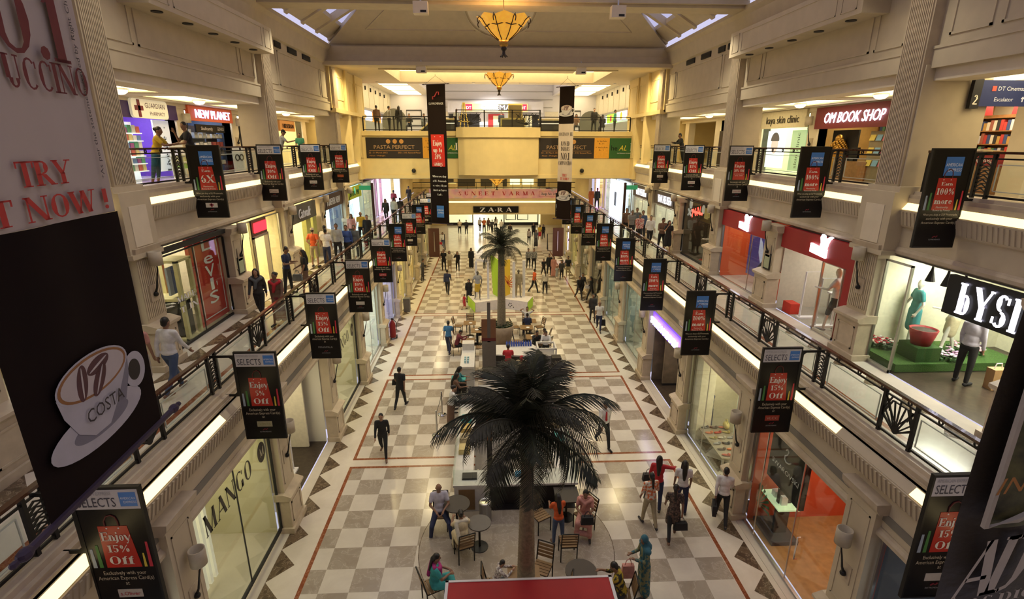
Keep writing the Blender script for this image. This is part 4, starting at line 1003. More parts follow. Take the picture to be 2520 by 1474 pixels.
m = MB(); m.box(9.6, 9.7, 17.6, 19.75, Z1 + .3, 6.75); o = tag(obj('lit_poster', m, BR((.035, .025, .12), .5)), 'dark violet lit poster showing a green and silver shape', 'poster')
m = MB(); m.extr([(9.59, 18.6 - p, Z1 + .5 + q) for p, q in ((-.25, 1.95), (.05, 2.1), (.35, 1.6), (.6, 1.0), (.5, .4), (.3, .3), (.2, .8), (.05, 1.3), (-.3, 1.6))], (.01, 0, 0)); obj('green_shape', m, BR((.25, .42, .10), .4), o)
m = MB(); m.extr([(9.585, 18.6 - p, Z1 + .5 + q) for p, q in ((-.35, 1.4), (-.15, 1.2), (.1, .6), (.3, .1), (.0, .15), (-.35, .8))], (.005, 0, 0)); obj('silver_shape', m, BR((.35, .38, .48), .4), o)
# dark rock window
a, b = bay(4)
room(1, 8.9, 11.0, a, b, Z1, ZT, BR((.06, .045, .03)), DARKFL, 1.1, 'rock_shop', ecol=(1, .8, .5)); pane(1, 8.83, a, b, Z1 + .02, ZT - .05, BLACKM)
m = MB(); m.box(8.95, 9.0, a, b, Z1 + .1, ZT - .1); 
t = thing('neon_sign', 'red neon word with skull and round badges in the dark shop window', 'neon sign', (8.98, b - 1.2, 6.95))
m = MB(); put(m, serif('PUNK', 0, .4), (0, 0, -.2), Vector((0, -1, .25)).normalized(), UP, .38, 0, 1.2); m.box(.0, .02, -.6, .6, -.1, .0); obj('lettering', m, BR((1, .06, .04), 3.5), t)
m = MB(); m.extr([(.01, .85 + .17 * cos(q * pi / 8), .25 + .22 * sin(q * pi / 8)) for q in range(16)], (.03, 0, 0)); m.tube([(0, .65, -.3), (0, 1.05, .0)], .03, 4); m.tube([(0, 1.05, -.3), (0, .65, 0)], .03, 4); obj('skull', m, BR((.5, .5, .48), .3), t)
m = MB(); m.extr([(.02, -.62 + .16 * cos(q * pi / 8), .16 + .2 * sin(q * pi / 8)) for q in range(16)], (.03, 0, 0)); obj('badge', m, BR((.5, .48, .42), .3), t)
m = MB(); m.extr([(.02, -1.0 + p, .0 + q) for p, q in ((-.2, -.2), (.2, -.2), (.2, .25), (-.2, .25))], (.04, 0, 0)); m.tube([(.03, -1.2, .1), (.03, -1.35, .05), (.03, -1.33, -.1), (.03, -1.2, -.12)], .03, 5); obj('mug', m, BR((.30, .22, .07), .3), t)
for i in range(5): shoe(9.1, a + .7 + i * .22, Z1 + .1, [0, 1, 4, 5, 0][i], 'at the bottom of the dark shop window', RAD(90))
for k in (5, 6):
    a, b = bay(k)
    room(1, 8.9, 11.5, a, b, Z1, ZT, BR((.62, .60, .50)), MARBLE, 5, 'shirt_shop', ecol=(1, .95, .82)); pane(1, 8.83, a, b, Z1 + .02, 6.7, STEEL, ((a + b) / 2,))
    sign('shop_sign', 'dark grey fascia with thin white capitals, %s of the two on the right first floor' % ['nearer', 'farther'][k - 5], 1, 8.72, a, b, 6.75, 7.44, sans('VAN HEUSEN'), .42, BR((.075, .06, .055)), BR((.9, .9, .95), .8), 2.2, .02)
for i, (c, e) in enumerate((((.6, .7, .75), 4), ((.75, .78, .9), 4), ((.8, .6, .3), 4))):
    a, b = bay(7 + i); room(1, 8.9, 12, a, b, Z1, ZT, BR(c, .1), MARBLE, e, 'upper_shop'); pane(1, 8.83, a, b, Z1 + .02, ZT, STEEL, ((a + b) / 2,))
m = MB(); m.box(8.5, 8.6, 36.4, 39.4, Z1, 7.4); m.box(8.49, 8.5, 37.3, 37.9, Z1 + .9, 6.6, 1); tag(obj('glowing_billboard', m, [BR((.70, .78, .95), 1.8), BR((.2, .25, .35), .2)]), 'bluish white glowing billboard on the far right first floor', 'billboard')
m = MB(); m.box(8.5, 8.6, 43.6, 44.6, Z1, 7.4); tag(obj('glowing_billboard', m, BR((.85, .45, .85), 1.5)), 'narrow pink glowing billboard on the far right first floor', 'billboard')

# ---- second floor, left: pharmacy and music shop; right: clinic and book shop
ZG = 11.3
for s in (-1, 1):
    m = MB(); xs = 11.78
    for y in (3.2, 7.7, 12.1, 15.6, 20.35, 24.5, 29.0, 33.5): m.box(xs, xs + .4, y - .3, y + .3, Z2, ZG)
    m.box(xs - .05, xs + .4, -1, 35, ZG - .16, ZG); m.mir(s); struct('wall_second_' + sd(s), m, [CREAM2])
def frontage(s, y0, y1, wallm, e, ecol=(1, .9, .7), floorm=None, depth=2.2, name='second_floor_shop'):
    room(s, 11.85, 11.85 + depth, y0, y1, Z2, ZG - .16, wallm, floorm or MARBLE, e, name, ecol=ecol)
PURP = BR((.13, .05, .42))
frontage(-1, 15.9, 20.05, PURP, 4.5, (.95, .95, 1))
t = thing('pharmacy_sign', 'cream rounded sign with a dark red cross on a purple fascia', 'shop sign', (-11.7, 18.4, 11.0))
P = []
for cx, cz, a0 in ((.82, .17, 0), (-.82, .17, 90), (-.82, -.17, 180), (.82, -.17, 270)):
    P += [(0, cx + .12 * cos(RAD(a0 + q)), cz + .12 * sin(RAD(a0 + q))) for q in (0, 30, 60, 90)]
m = MB(); m.extr(P, (.08, 0, 0)); obj('panel', m, BR((.75, .68, .5), .3), t)
m = MB(); put(m, sans('GUARDIAN'), (.085, .25, .03), xdir(-1), UP, .16, 0, 1.05); put(m, sans('PHARMACY'), (.085, .33, -.19), xdir(-1), UP, .12, 0, .8); obj('lettering', m, BR((.09, .02, .03)), t)
m = MB(); m.box(.08, .10, -.66, -.54, -.26, .26); m.box(.08, .10, -.80, -.40, -.06, .08); obj('cross', m, BR((.18, .015, .03)), t)
m = MB(); m.box(11.72, 11.9, 15.9, 20.05, 10.72, ZG - .1); m.mir(-1); tag(obj('purple_fascia', m, BR((.05, .02, .13))), 'dark purple fascia behind the pharmacy sign', 'fascia')
def shelving(s, x, y0, y1, rows, n, label, frm, cols, item, itemlab, grp, zt=10.6, hh=.16):
    m = MB(); m.box(x + .3, x + .34, y0, y1, Z2, zt); m.mir(s)
    o = tag(obj('shelf_unit', m, frm), label, 'shelving')
    me = {}
    for i in range(rows):
        z = Z2 + .3 + i * (zt - Z2 - .4) / rows
        m = MB(); m.box(x, x + .3, y0, y1, z - .03, z); m.mir(s); obj('shelf', m, frm, o)
        for j in range(n):
            c = (i * 5 + j * 3) % len(cols)
            if c not in me:
                q = MB(); q.box(-.09, .09, -.5 * (y1 - y0) / n * .8, .5 * (y1 - y0) / n * .8, 0, hh * (1 + .25 * (c % 3))); me[c] = q.mesh(item, [BR(cols[c])])
            tag(link(item, me[c], None, (s * (x + .14), y0 + (j + .5) * (y1 - y0) / n, z)), itemlab, item.replace('_', ' '), grp)
PCOL = [(.75, .75, .8), (.6, .15, .12), (.1, .35, .2), (.15, .25, .5), (.7, .6, .3), (.7, .7, .7), (.35, .1, .3)]
shelving(-1, 11.95, 16.8, 18.25, 6, 7, 'white lit shelves of small boxes in the pharmacy', BR((.80, .85, .9), .5), PCOL, 'product_box', 'small product box on the white pharmacy shelves', 'boxes on the pharmacy shelves')
m = MB(); m.box(12.0, 12.05, 19.0, 19.9, 9.0, 10.7); m.mir(-1); o = tag(obj('white_banner', m, BR((.8, .82, .85), .3)), 'white banner with upright words in the purple pharmacy', 'banner')
m = MB(); vtext(m, -1, serif('Live Well.'), 11.98, 19.6, 9.75, .24, 0, 1.5); obj('lettering', m, BR((.1, .12, .14)), o)
shelving(-1, 11.4, 19.2, 20.0, 3, 4, 'low white product stand in front of the pharmacy banner', BR((.8, .82, .84)), [(.25, .5, .1), (.7, .7, .75), (.6, .6, .3)], 'product_pack', 'small pack on the low white product stand', 'packs on the low stand', 9.9)
frontage(-1, 20.65, 24.2, BR((.04, .06, .12)), 5, (.85, .92, 1))
sign('orange_shop_sign', 'orange-red sign with blue and white block letters, left second floor', -1, 11.66, 20.7, 24.1, 10.75, ZG - .02, sans('NEW PLANET'), .32, BR((.55, .09, .025), .12), BR((.55, .60, .95), 1.2), 2.7, .04)
m = MB(); m.box(12.0, 12.06, 21.7, 24.0, 10.35, 10.65); m.mir(-1); o = tag(obj('brand_header', m, BLACK), 'black header with small white words above the music shelves', 'sign')
m = MB(); wtext(m, -1, sans('Skullcandy'), 11.99, 22.5, 10.44, .13, 0, .9); wtext(m, -1, sans('GENIUS'), 11.99, 23.6, 10.44, .13, 0, .55); obj('lettering', m, WHITEP, o)
shelving(-1, 12.1, 20.8, 21.6, 5, 4, 'blue-lit shelf of packs at the left of the music shop', BR((.10, .16, .32), .6), [(.5, .65, .9), (.2, .3, .6), (.6, .7, .8)], 'blue_pack', 'small pack on the blue-lit music shop shelf', 'packs on the blue-lit shelf')
shelving(-1, 12.1, 21.75, 23.0, 4, 4, 'grey shelf of white boxes in the music shop', BR((.16, .18, .2)), [(.65, .65, .68), (.4, .42, .45)], 'white_box', 'small white box on the grey music shop shelf', 'boxes on the grey shelf')
shelving(-1, 12.1, 23.1, 24.0, 4, 3, 'dark shelf at the right of the music shop', BR((.06, .06, .08)), [(.5, .5, .5), (.3, .06, .05), (.1, .1, .1)], 'dark_box', 'small box on the dark music shop shelf', 'boxes on the dark shelf')
m = MB(); m.box(11.4, 11.43, 23.1, 24.2, Z2, 9.75); m.mir(-1); o = tag(obj('ring_poster', m, BR((.5, .55, .65))), 'grey board with two black rings at the foot of the music shop', 'poster')
m = MB()
for y in (23.45, 23.85): m.tube([(-11.385, y + .17 * cos(q * pi / 10), 9.35 + .12 * sin(q * pi / 10)) for q in range(21)], .022, 5)
obj('rings', m, BLACKM, o)
frontage(-1, 24.8, 28.7, BR((.06, .05, .04)), 1.2, name='dark_shop')
sign('shop_sign', 'cream sign with multicoloured letters beyond the first left pier', -1, 11.66, 25.0, 28.5, 10.7, 11.12, sans('DEEL TOYS'), .26, BR((.62, .52, .28), .2), BR((.35, .08, .10)), 2.4, .02)
frontage(-1, 29.3, 33.2, BR((.75, .62, .3), .15), 4, name='yellow_shop')
sign('shop_sign', 'orange sign with dark letters on the far left second floor', -1, 11.66, 29.4, 31.6, 10.55, 11.1, sans('HIDESIGN'), .22, BR((.5, .22, .06), .1), BR((.07, .04, .03)), 1.6, .02)
# right
frontage(1, 20.65, 24.2, BR((.70, .74, .5), .1), 5, (.95, 1, .75), name='clinic')
sign('clinic_sign', 'cream sign with thin dark lower-case words, right second floor', 1, 11.66, 20.7, 24.1, 10.6, ZG - .02, sans('kaya skin clinic'), .30, BR((.66, .58, .40)), BR((.05, .04, .03)), 2.5, .01)
m = MB(); m.box(11.95, 12.0, 22.5, 23.9, 8.95, 10.5); o = tag(obj('lit_face_poster', m, BR((.68, .80, .82), .9)), 'pale blue lit poster with the face of a person in the clinic window', 'poster')
m = MB(); m.extr([(11.94, 23.25 + .28 * cos(q * pi / 10), 9.95 + .40 * sin(q * pi / 10)) for q in range(20)], (.01, 0, 0)); obj('face', m, BR((.62, .52, .46), .6), o)
m = MB(); m.extr([(11.93, 23.25 + .34 * cos(q * pi / 10), 10.08 + .36 * sin(q * pi / 10)) for q in range(0, 11)], (.01, 0, 0)); obj('hair', m, BR((.12, .11, .11), .2), o)
m = MB(); m.box(11.9, 11.95, 20.9, 21.9, 8.9, 10.5); o = tag(obj('green_glass_panel', m, BR((.40, .58, .34), .4)), 'green glass panel with upright words in the clinic window', 'panel')
m = MB(); put(m, sans('skin clinic'), (11.89, 21.3, 9.7), UP, Vector((0, 1, 0)), .2, 0, 1.4); obj('lettering', m, BR((.12, .2, .12)), o)
frontage(1, 15.9, 20.05, BR((.42, .26, .09)), 3.0, (1, .85, .5), name='book_shop')
sign('book_shop_sign', 'maroon sign with bold white slanted capitals, right second floor', 1, 11.64, 15.9, 20.05, 10.5, 11.25, sans('OM BOOK SHOP'), .36, BR((.16, .012, .015)), BR((.92, .93, 1), 2.4), 3.0, .02, .2)
m = MB(); m.box(12.2, 12.25, 18.3, 19.7, 8.95, 10.45); tag(obj('dark_backdrop', m, BLACKM), 'black backdrop behind the golden head in the book shop window', 'backdrop')
t = thing('golden_head_statue', 'large golden statue head with curled hair in the book shop window', 'statue', (12.0, 19.0, 9.15))
GOLD = mat('old_gold', (.50, .27, .05), .35, .7, var=.2, scale=14)
m = MB(); m.ell((0, 0, .45), (.26, .30, .42), 16, 12); m.cap2((.02, 0, -.05), (.02, 0, .2), .2, .2); m.ell((-.25, 0, .42), (.06, .045, .12), 8, 6); m.ell((-.22, 0, .27), (.05, .09, .025), 8, 5); m.ell((-.2, .12, .52), (.05, .09, .02), 8, 5); m.ell((-.2, -.12, .52), (.05, .09, .02), 8, 5); m.ell((.0, .31, .38), (.05, .03, .16), 8, 6); m.ell((0, -.31, .38), (.05, .03, .16), 8, 6); obj('face', m, GOLD, t, True)
m = MB()
for i in range(7):
    for j in range(14 - i):
        q = 2 * pi * j / (14 - i); r = .31 * cos(i * .2); m.ell((.02 + r * .85 * cos(q), r * sin(q), .62 + i * .055), (.05, .05, .045), 6, 4)
m.ell((.0, 0, 1.0), (.13, .14, .15), 10, 6)
obj('hair_curls', m, GOLD, t, True)
def bookcase(s, x, y0, y1, z0, rows, per, label, grp):
    m = MB(); H = rows * .36 + .1
    m.box(x, x + .3, y0, y0 + .04, z0, z0 + H); m.box(x, x + .3, y1 - .04, y1, z0, z0 + H); m.box(x + .27, x + .3, y0, y1, z0, z0 + H); m.mir(s)
    o = tag(obj('bookcase', m, WALNUT), label, 'bookcase'); rr = random.Random(int(y0 * 7))
    for i in range(rows + 1):
        m = MB(); m.box(x, x + .3, y0, y1, z0 + i * .36, z0 + i * .36 + .03); m.mir(s); obj('shelf', m, WALNUT, o)
        if i == rows: break
        y = y0 + .06
        for j in range(per):
            w = (y1 - y0 - .14) / per; h = rr.uniform(.2, .3); c = rr.randrange(8)
            k = ('b', c, round(w, 2))
            if k not in BOOKS:
                q = MB(); q.box(-.08, .08, -w * .45, w * .45, 0, 1); BOOKS[k] = q.mesh('book', [BR([(.5, .05, .04), (.7, .65, .5), (.05, .08, .2), (.03, .03, .03), (.5, .3, .08), (.1, .25, .12), (.6, .6, .62), (.35, .12, .08)][c])])
            b = link('book', BOOKS[k], None, (s * (x + .1), y + w * (j + .5), z0 + i * .36 + .03)); b.scale = (1, 1, h)
            tag(b, 'upright book on ' + grp, 'book', 'books on ' + grp)
BOOKS = {}
bookcase(1, 12.6, 16.1, 18.0, Z2, 5, 14, 'wooden bookcase inside the book shop window beside the golden head', 'the bookcase beside the golden head')
t = thing('magazine_stand', 'stand of bright magazines right of the golden head', 'stand', (11.95, 16.7, Z2)); m = MB(); m.box(-.05, .25, -.6, .6, 0, 1.6); obj('rack', m, BR((.25, .2, .12)), t)
for i in range(12):
    m = MB(); y = 16.25 + (i % 4) * .3; z = Z2 + .5 + (i // 4) * .4; m.extr([(11.85, y - .12, z), (11.85, y + .12, z), (11.93, y + .12, z + .3), (11.93, y - .12, z + .3)], (.01, 0, 0)); tag(obj('magazine', m, BR([(.7, .7, .65), (.6, .1, .2), (.2, .4, .6), (.7, .55, .1)][i % 4])), 'magazine on the stand right of the golden head', 'magazine', 'magazines on the stand')
t = thing('computer_monitor', 'black monitor on the counter of the book shop', 'monitor', (11.95, 18.0, 9.5)); m = MB(); m.box(-.04, .04, -.22, .22, 0, .36); obj('screen', m, BLACK, t); m = MB(); m.box(-.08, .08, -.1, .1, -.1, 0); obj('stand', m, BLACKM, t)
m = MB(); m.box(11.85, 12.2, 17.2, 19.9, Z2, 9.4); tag(obj('book_counter', m, WALNUT), 'wooden counter under the golden head', 'counter')
# open-fronted part of the book shop nearest on the right
frontage(1, 12.3, 15.5, BR((.42, .26, .10)), 4, (1, .88, .6), OAK, 3.0, 'book_shop'); frontage(1, 7.9, 11.9, BR((.5, .42, .28)), 1.5, name='second_floor_shop')
bookcase(1, 13.6, 12.4, 13.88, Z2 + .1, 5, 13, 'tall wooden bookcase at the back of the nearest book shop, near half', 'the near back bookcase'); bookcase(1, 13.6, 13.95, 15.4, Z2 + .1, 5, 13, 'tall wooden bookcase at the back of the nearest book shop, far half', 'the far back bookcase')
m = MB(); m.box(11.9, 12.4, 12.5, 15.2, Z2, 9.75); m.box(11.89, 11.9, 12.5, 15.2, 9.45, 9.75, 1); o = tag(obj('book_table', m, [WALNUT, BR((.3, .02, .02))]), 'low wooden book table with maroon edge at the front of the nearest book shop', 'table')
m = MB(); wtext(m, 1, sans('OM'), 11.88, 14.5, 9.53, .14); wtext(m, 1, sans('AVAILABLE'), 11.88, 13.1, 9.53, .12); obj('lettering', m, WHITEP, o)
for i in range(7):
    m = MB(); m.box(12.0, 12.3, 12.6 + i * .36, 12.88 + i * .36, 9.75, 9.8 + .03 * (i % 3)); tag(obj('book_pile', m, BR([(.6, .1, .06), (.7, .6, .3), (.6, .55, .5)][i % 3])), 'flat pile of books on the low table of the nearest book shop', 'book pile', 'flat piles on the low book table')
for i in range(3):
    m = MB(); m.extr([(13.3, 12.8 + i * .9, 10.75), (13.3, 13.15 + i * .9, 10.75), (13.3, 13.1 + i * .9, 11.13), (13.3, 12.85 + i * .9, 11.13)], (.01, 0, 0)); tag(obj('hanging_tag', m, BR((.5, .03, .03))), 'red tag hanging from the book shop ceiling, %s from the near end' % ORD[i], 'tag', 'red hanging tags')
# direction sign
t = thing('direction_sign', 'dark blue hanging direction sign with the number 2', 'direction sign', (.28, 1.65, .23))
m = MB(); m.box(9.75, 12.2, 9.93, 10.0, 10.55, 11.08); obj('panel', m, BR((.018, .03, .12), .12), t)
m = MB(); m.box(9.55, 9.75, 9.92, 10.01, 10.5, 11.1); obj('end_panel', m, BR((.012, .012, .018)), t)
m = MB(); m.tube([(9.7, 9.96, 11.1), (9.7, 9.96, 11.4)], .015); m.tube([(11.5, 9.96, 11.08), (11.5, 9.96, 11.4)], .015); obj('hanger', m, STEEL, t)
m = MB(); put(m, serif('2'), (9.65, 9.915, 10.58), (1, 0, 0), UP, .2); obj('numeral', m, BR((.75, .65, .45), .3), t)
m = MB()
for txt, x, z in (('DT Cinemas', 10.12, 10.87), ('Food Lounge', 11.15, 10.87), ('Escalator', 10.08, 10.65)): put(m, sans(txt), (x, 9.926, z), (1, 0, 0), UP, .085, 0, None, False)
for x, z in ((10.85, 10.9), (10.72, 10.68)):
    m.tube([(x, 9.926, z - .04), (x, 9.926, z + .06)], .008, 4); m.tube([(x - .03, 9.926, z + .02), (x, 9.926, z + .06), (x + .03, 9.926, z + .02)], .008, 4)
obj('lettering', m, BR((.6, .6, .62), .3), t)
m = MB(); m.box(9.98, 10.07, 9.92, 9.93, 10.86, 10.96); m.box(11.04, 11.12, 9.92, 9.93, 10.86, 10.96); obj('symbol', m, BR((.5, .08, .05), .3), t)
frontage(1, 24.8, 28.7, BR((.62, .52, .22)), 3.5, (1, .9, .5), name='yellow_shop')
sign('white_letter_sign', 'small white letters on a pale wall on the right second floor', 1, 11.7, 26.0, 27.6, 10.7, 11.05, sans('LOOKS'), .2, BR((.62, .52, .26)), BR((.95, .85, .8), 1.5), .9, .03)
m = MB(); m.box(11.6, 11.66, 24.85, 25.9, Z2, 11.0); o = tag(obj('blue_poster', m, BR((.25, .38, .52), .5)), 'tall blue poster on the right second floor', 'poster'); m = MB(); wtext(m, 1, serif('IS'), 11.59, 25.4, 10.0, .3, 0, .6); obj('lettering', m, BR((.05, .08, .2)), o)
m = MB(); m.box(11.7, 11.75, 28.0, 28.5, 8.8, 10.6); tag(obj('dark_door_leaf', m, BR((.03, .015, .01))), 'narrow dark brown door at the far right second floor', 'door')
m = MB(); m.box(11.55, 14.05, 26.74, 26.76, 9.8, 9.82); m.box(11.6, 11.65, 26.4, 27.1, 9.7, 10.05); o = tag(obj('picture_frame', m, BR((.05, .04, .03))), 'small dark framed picture on the right second floor wall', 'picture'); m = MB(); m.box(11.59, 11.6, 26.46, 27.04, 9.75, 10.0); obj('picture', m, BR((.4, .36, .25)), o)
# ---------------------------------------------------------------- far bridge, end shopfront, food hall
m = MB()
fx = 6.9
def along(prof, mi=0): m.extr([(-fx, YE + a, z) for a, z in prof], (2 * fx, 0, 0), mi)
along([(.0, 4.92), (.3, 4.92), (.3, 4.65), (.02, 4.65), (-.0, 4.7)], 0); along([(-.02, 4.48), (.3, 4.48), (.3, 4.1), (.05, 4.1)], 1); along([(.04, 4.1), (.3, 4.1), (.3, 3.4), (.04, 3.4)], 1); along([(-.05, 3.5), (.3, 3.5), (.3, 3.38), (-.02, 3.38)], 0); along([(.06, 4.65), (.3, 4.65), (.3, 4.48), (.06, 4.48)], 1)
m.box(-fx, fx, YE + .3, 64.8, 4.42, Z1, 2); m.box(-fx, fx, YE + .3, 65.5, 3.38, 3.44, 1)
struct('floor_bridge', m, [CREAM_LIT, CREAM_LIT, MARBLE])
m = MB(); m.box(-fx + .3, fx - .3, YE + .03, YE + .06, 4.5, 4.64); struct('trim_bridge_cove_light', m, [STRIP])
m = MB(); m.box(-6.25, 6.25, YE - .12, YE - .08, 4.93, 5.80)
PINK = mat('watercolour_banner', (.62, .26, .28), .6)
nt = PINK.node_tree; tc = nt.nodes.new('ShaderNodeTexCoord'); nz = nt.nodes.new('ShaderNodeTexNoise'); nz.inputs['Scale'].default_value = 1.1
cr = nt.nodes.new('ShaderNodeValToRGB')
for p, c in ((.3, (.62, .56, .52)), (.42, (.82, .42, .46)), (.52, (.88, .52, .48)), (.62, (.9, .62, .42)), (.72, (.66, .54, .60))):
    e = cr.color_ramp.elements.new(p); e.color = (*c, 1)
nt.links.new(tc.outputs['Object'], nz.inputs['Vector']); nt.links.new(nz.outputs['Fac'], cr.inputs['Fac']); nt.links.new(cr.outputs['Color'], nt.nodes['Principled BSDF'].inputs['Base Color'])
o = tag(obj('pink_banner', m, PINK), 'long pink watercolour banner with spaced red capitals across the far bridge', 'banner')
m = MB(); put(m, serif('SUNEET VARMA', .55, .6), (.1, YE - .13, 5.2), (1, 0, 0), UP, .36, 0, 7.2); put(m, serif('V', 0, .5), (-5.0, YE - .13, 5.08), (1, 0, 0), UP, .62)
for q in ((4.1, 6.0, 5.05, 5.08), (4.1, 6.0, 5.57, 5.6), (4.1, 4.13, 5.05, 5.6), (5.97, 6.0, 5.05, 5.6)): m.quad((q[0], YE - .13, q[2]), (q[1], YE - .13, q[2]), (q[1], YE - .13, q[3]), (q[0], YE - .13, q[3]))
obj('lettering', m, BR((.50, .02, .02)), o)
m = MB(); put(m, serif('Shop No', 0, .6), (4.8, YE - .13, 5.22), (1, 0, 0), UP, .24, 0, 1.05); put(m, sans('261'), (5.65, YE - .13, 5.22), (1, 0, 0), UP, .22, 0, .45); obj('shop_number', m, BR((.02, .05, .05)), o)
m = MB(); m.box(-2.12, 2.18, YE - .12, YE + .03, 3.58, 4.16); o = tag(obj('black_name_sign', m, BLACK), 'wide black sign with widely spaced white serif capitals on the far bridge', 'shop sign')
m = MB()
for i, c in enumerate('ZARA'): put(m, serif(c, 0, .7), (-1.25 + i * .8 + (.1 if i > 1 else 0), YE - .125, 3.64), (1, 0, 0), UP, .42, 0, .55)
m.extr([(.0 + .05 * cos(q * pi / 3), YE - .125, 3.82 + .05 * sin(q * pi / 3)) for q in range(6)], (0, -.003, 0)); obj('lettering', m, WHITEP, o)
# shop window at the very end
m = MB(); m.box(-9, 9, 66.0, 66.3, 0, 8, 0); m.box(-9, 9, 64.9, 66.0, 3.4, Z1, 0); m.box(-9, -5.9, 65.2, 66, 0, 3.4, 1); m.box(5.9, 9, 65.2, 66, 0, 3.4, 1); struct('wall_end', m, [SHOPW, CREAM_LIT])
m = MB(); m.box(-5.9, 5.9, 65.9, 65.98, 0.05, 3.38); o = obj('ceiling_light_or_wall_glow', m, pm(.8, .72, .45, .5, .9)); o['kind'] = 'structure'  # upright sheet, no ceiling lamp: brightness of the end shop put in as glow
for x0, x1 in ((-5.9, -2.6), (1.2, 5.6)):
    m = MB(); m.box(x0, x1, 65.2, 65.21, .3, 3.3); o = struct('window_%d' % NW, m, [GLASSW]); NW += 1
    m = MB(); m.box(x0, x1, 65.15, 65.25, 0, .35); m.box(x0, x0 + .12, 65.15, 65.25, .3, 3.38); m.box(x1 - .12, x1, 65.15, 65.25, .3, 3.38); obj('frame', m, BLACKM, o)
m = MB(); m.box(-2.5, -1.5, 65.3, 65.35, .02, 3.3); tag(obj('bright_door_panel', m, BR((1, .97, .9), 3)), 'brilliant white lit panel beside the far shop entrance', 'panel')
for i, (x, w) in enumerate(((1.5, 1.2), (2.95, 1.3))):
    m = MB(); m.tube([(x, 65.1, .7), (x + w, 65.1, .7), (x + w, 65.1, 3.2), (x, 65.1, 3.2), (x, 65.1, .7)], .05, 4); tag(obj('black_display_frame', m, BLACKM), 'black rectangular display frame in the far shop window, %s of two' % ['left', 'right'][i], 'frame')
for i, (x0, x1) in enumerate(((-5.6, -3.6), (3.9, 5.8))):
    m = MB(); m.box(x0, x1, 60, 60.1, 2.85, 3.38); tag(obj('maroon_hanging_sign', m, BR((.10, .015, .015))), ['left', 'right'][i] + ' maroon hanging sign under the far bridge', 'hanging sign')
# level one behind the bridge
m = MB(); m.box(-9, 9, 65.0, 65.2, Z1, 7.7, 0)
for x0, x1 in ((-5.6, -4.9), (-4.4, -2.3), (-1.6, -.2), (1.1, 1.6), (5.4, 6.4)): m.box(x0, x1, 64.9, 65.0, Z1 + .1, 7.3, 1)
for x0, x1 in ((2.0, 3.2), (3.5, 4.9)): m.box(x0, x1, 64.9, 65.0, Z1 + .3, 7.1, 2)
struct('wall_end_first', m, [CREAM_LIT, BR((.06, .05, .03)), BR((.75, .78, .50), 1.0)])
m = MB()
for z in (5.78, 5.2): m.box(-9, 9, 58.0, 58.05, z - .03, z + .03)
for i in range(19): m.box(-9 + i, -8.96 + i, 58, 58.05, Z1, 5.8)
tag(obj('far_railing', m, IRON), 'black railing on the far side of the bridge above the pink banner', 'railing')
m = MB(); m.box(-9, -4.2, 58, 58.6, Z1, 5.7); t = tag(obj('reception_desk', m, CREAM_LIT), 'cream desk at the far left end of the first floor', 'desk')
m = MB(); m.box(-7.0, -5.4, 60, 60.1, 6.9, 7.4); m.box(-6.3, -6.2, 60.02, 60.08, 7.4, 7.66); tag(obj('red_hanging_sign', m, BR((.45, .02, .03), .5)), 'small red lit sign at the far left end of the first floor', 'hanging sign')
# far galleries' back walls
for s in (-1, 1):
    m = MB(); m.box(8.9, 9.2, YE, 66, 0, 3.38, 0); m.box(8.9, 9.2, YE + .2, 66, Z1, 7.7, 0); m.mir(s); struct('wall_far_' + sd(s), m, [CREAM_LIT])
    # dark door panels standing across the hall entrances
    m = MB(); m.box(5.15, 6.1, 46.4, 46.6, 0, 2.6); m.mir(s); t = tag(obj('brown_entrance_pillar', m, BR((.07, .02, .012))), 'dark brown free-standing door panel at the %s edge of the far hall' % sd(s), 'pillar')
    m = MB(); m.box(5.55, 5.62, 46.36, 46.4, .5, 2.3); m.mir(s); obj('handle', m, STEEL, t)

# ---- food hall above the parapet
FW = BR((.72, .66, .52)); LIL = mat('lilac_white_boards', (.72, .70, .74), .6)
for s in (-1, 1):
    m = MB()
    m.box(10.5, 10.8, 35.5, 56.4, 12.6, 15.2, 0); m.box(10.9, 11.2, 35.5, 56.4, Z3, 12.6, 1)
    for i in range(9): m.box(10.47, 10.5, 38 + i * 2.1, 38.06 + i * 2.1, 12.6, 15, 0)
    m.box(10.3, 10.9, 35.5, 56.4, 12.45, 12.62, 2)
    m.mir(s); struct('wall_food_hall_' + sd(s), m, [FW, BR((.5, .46, .36)), BR((.35, .33, .30))])
    for i in range(8):
        m = MB(); m.box(10.40, 10.5, 39 + i * 2.0, 39.12 + i * 2.0, 14.0, 14.3); m.mir(s); tag(obj('wall_spotlight', m, BLACKM), 'small black spotlight in the row high on the %s food hall wall' % sd(s), 'spotlight', 'spotlights on the %s food hall wall' % sd(s))
    m = MB()
    m.box(6.3, 10.5, 36.0, 56.4, 14.6, 14.9, 0); m.box(6.0, 6.3, 36, 56.4, 14.55, 16.4, 1)
    for k in range(4): m.box(7.3, 9.6, 38.5 + k * 4.6, 42.3 + k * 4.6, 14.57, 14.6, 2)
    m.mir(s); struct('ceiling_food_hall_' + sd(s), m, [FW, LIL, COFFER])
m = MB(); m.box(-6.3, 6.3, 36, 56.4, 16.3, 16.5, 0); struct('ceiling_food_hall_centre', m, [LIL])
m = MB(); m.box(-11, 11, 56.4, 56.7, Z3, 16.5, 0)
for i in range(4): m.box(-6, 6, 56.36, 56.4, 13.4 + i * .75, 13.43 + i * .75, 1)
m.box(-4.7, 5.0, 55.8, 56.4, 12.9, 13.95, 0); m.box(-6.4, -4.7, 56.3, 56.4, Z3, 13.0, 2); m.box(5.2, 6.6, 56.3, 56.4, Z3, 13.0, 2)
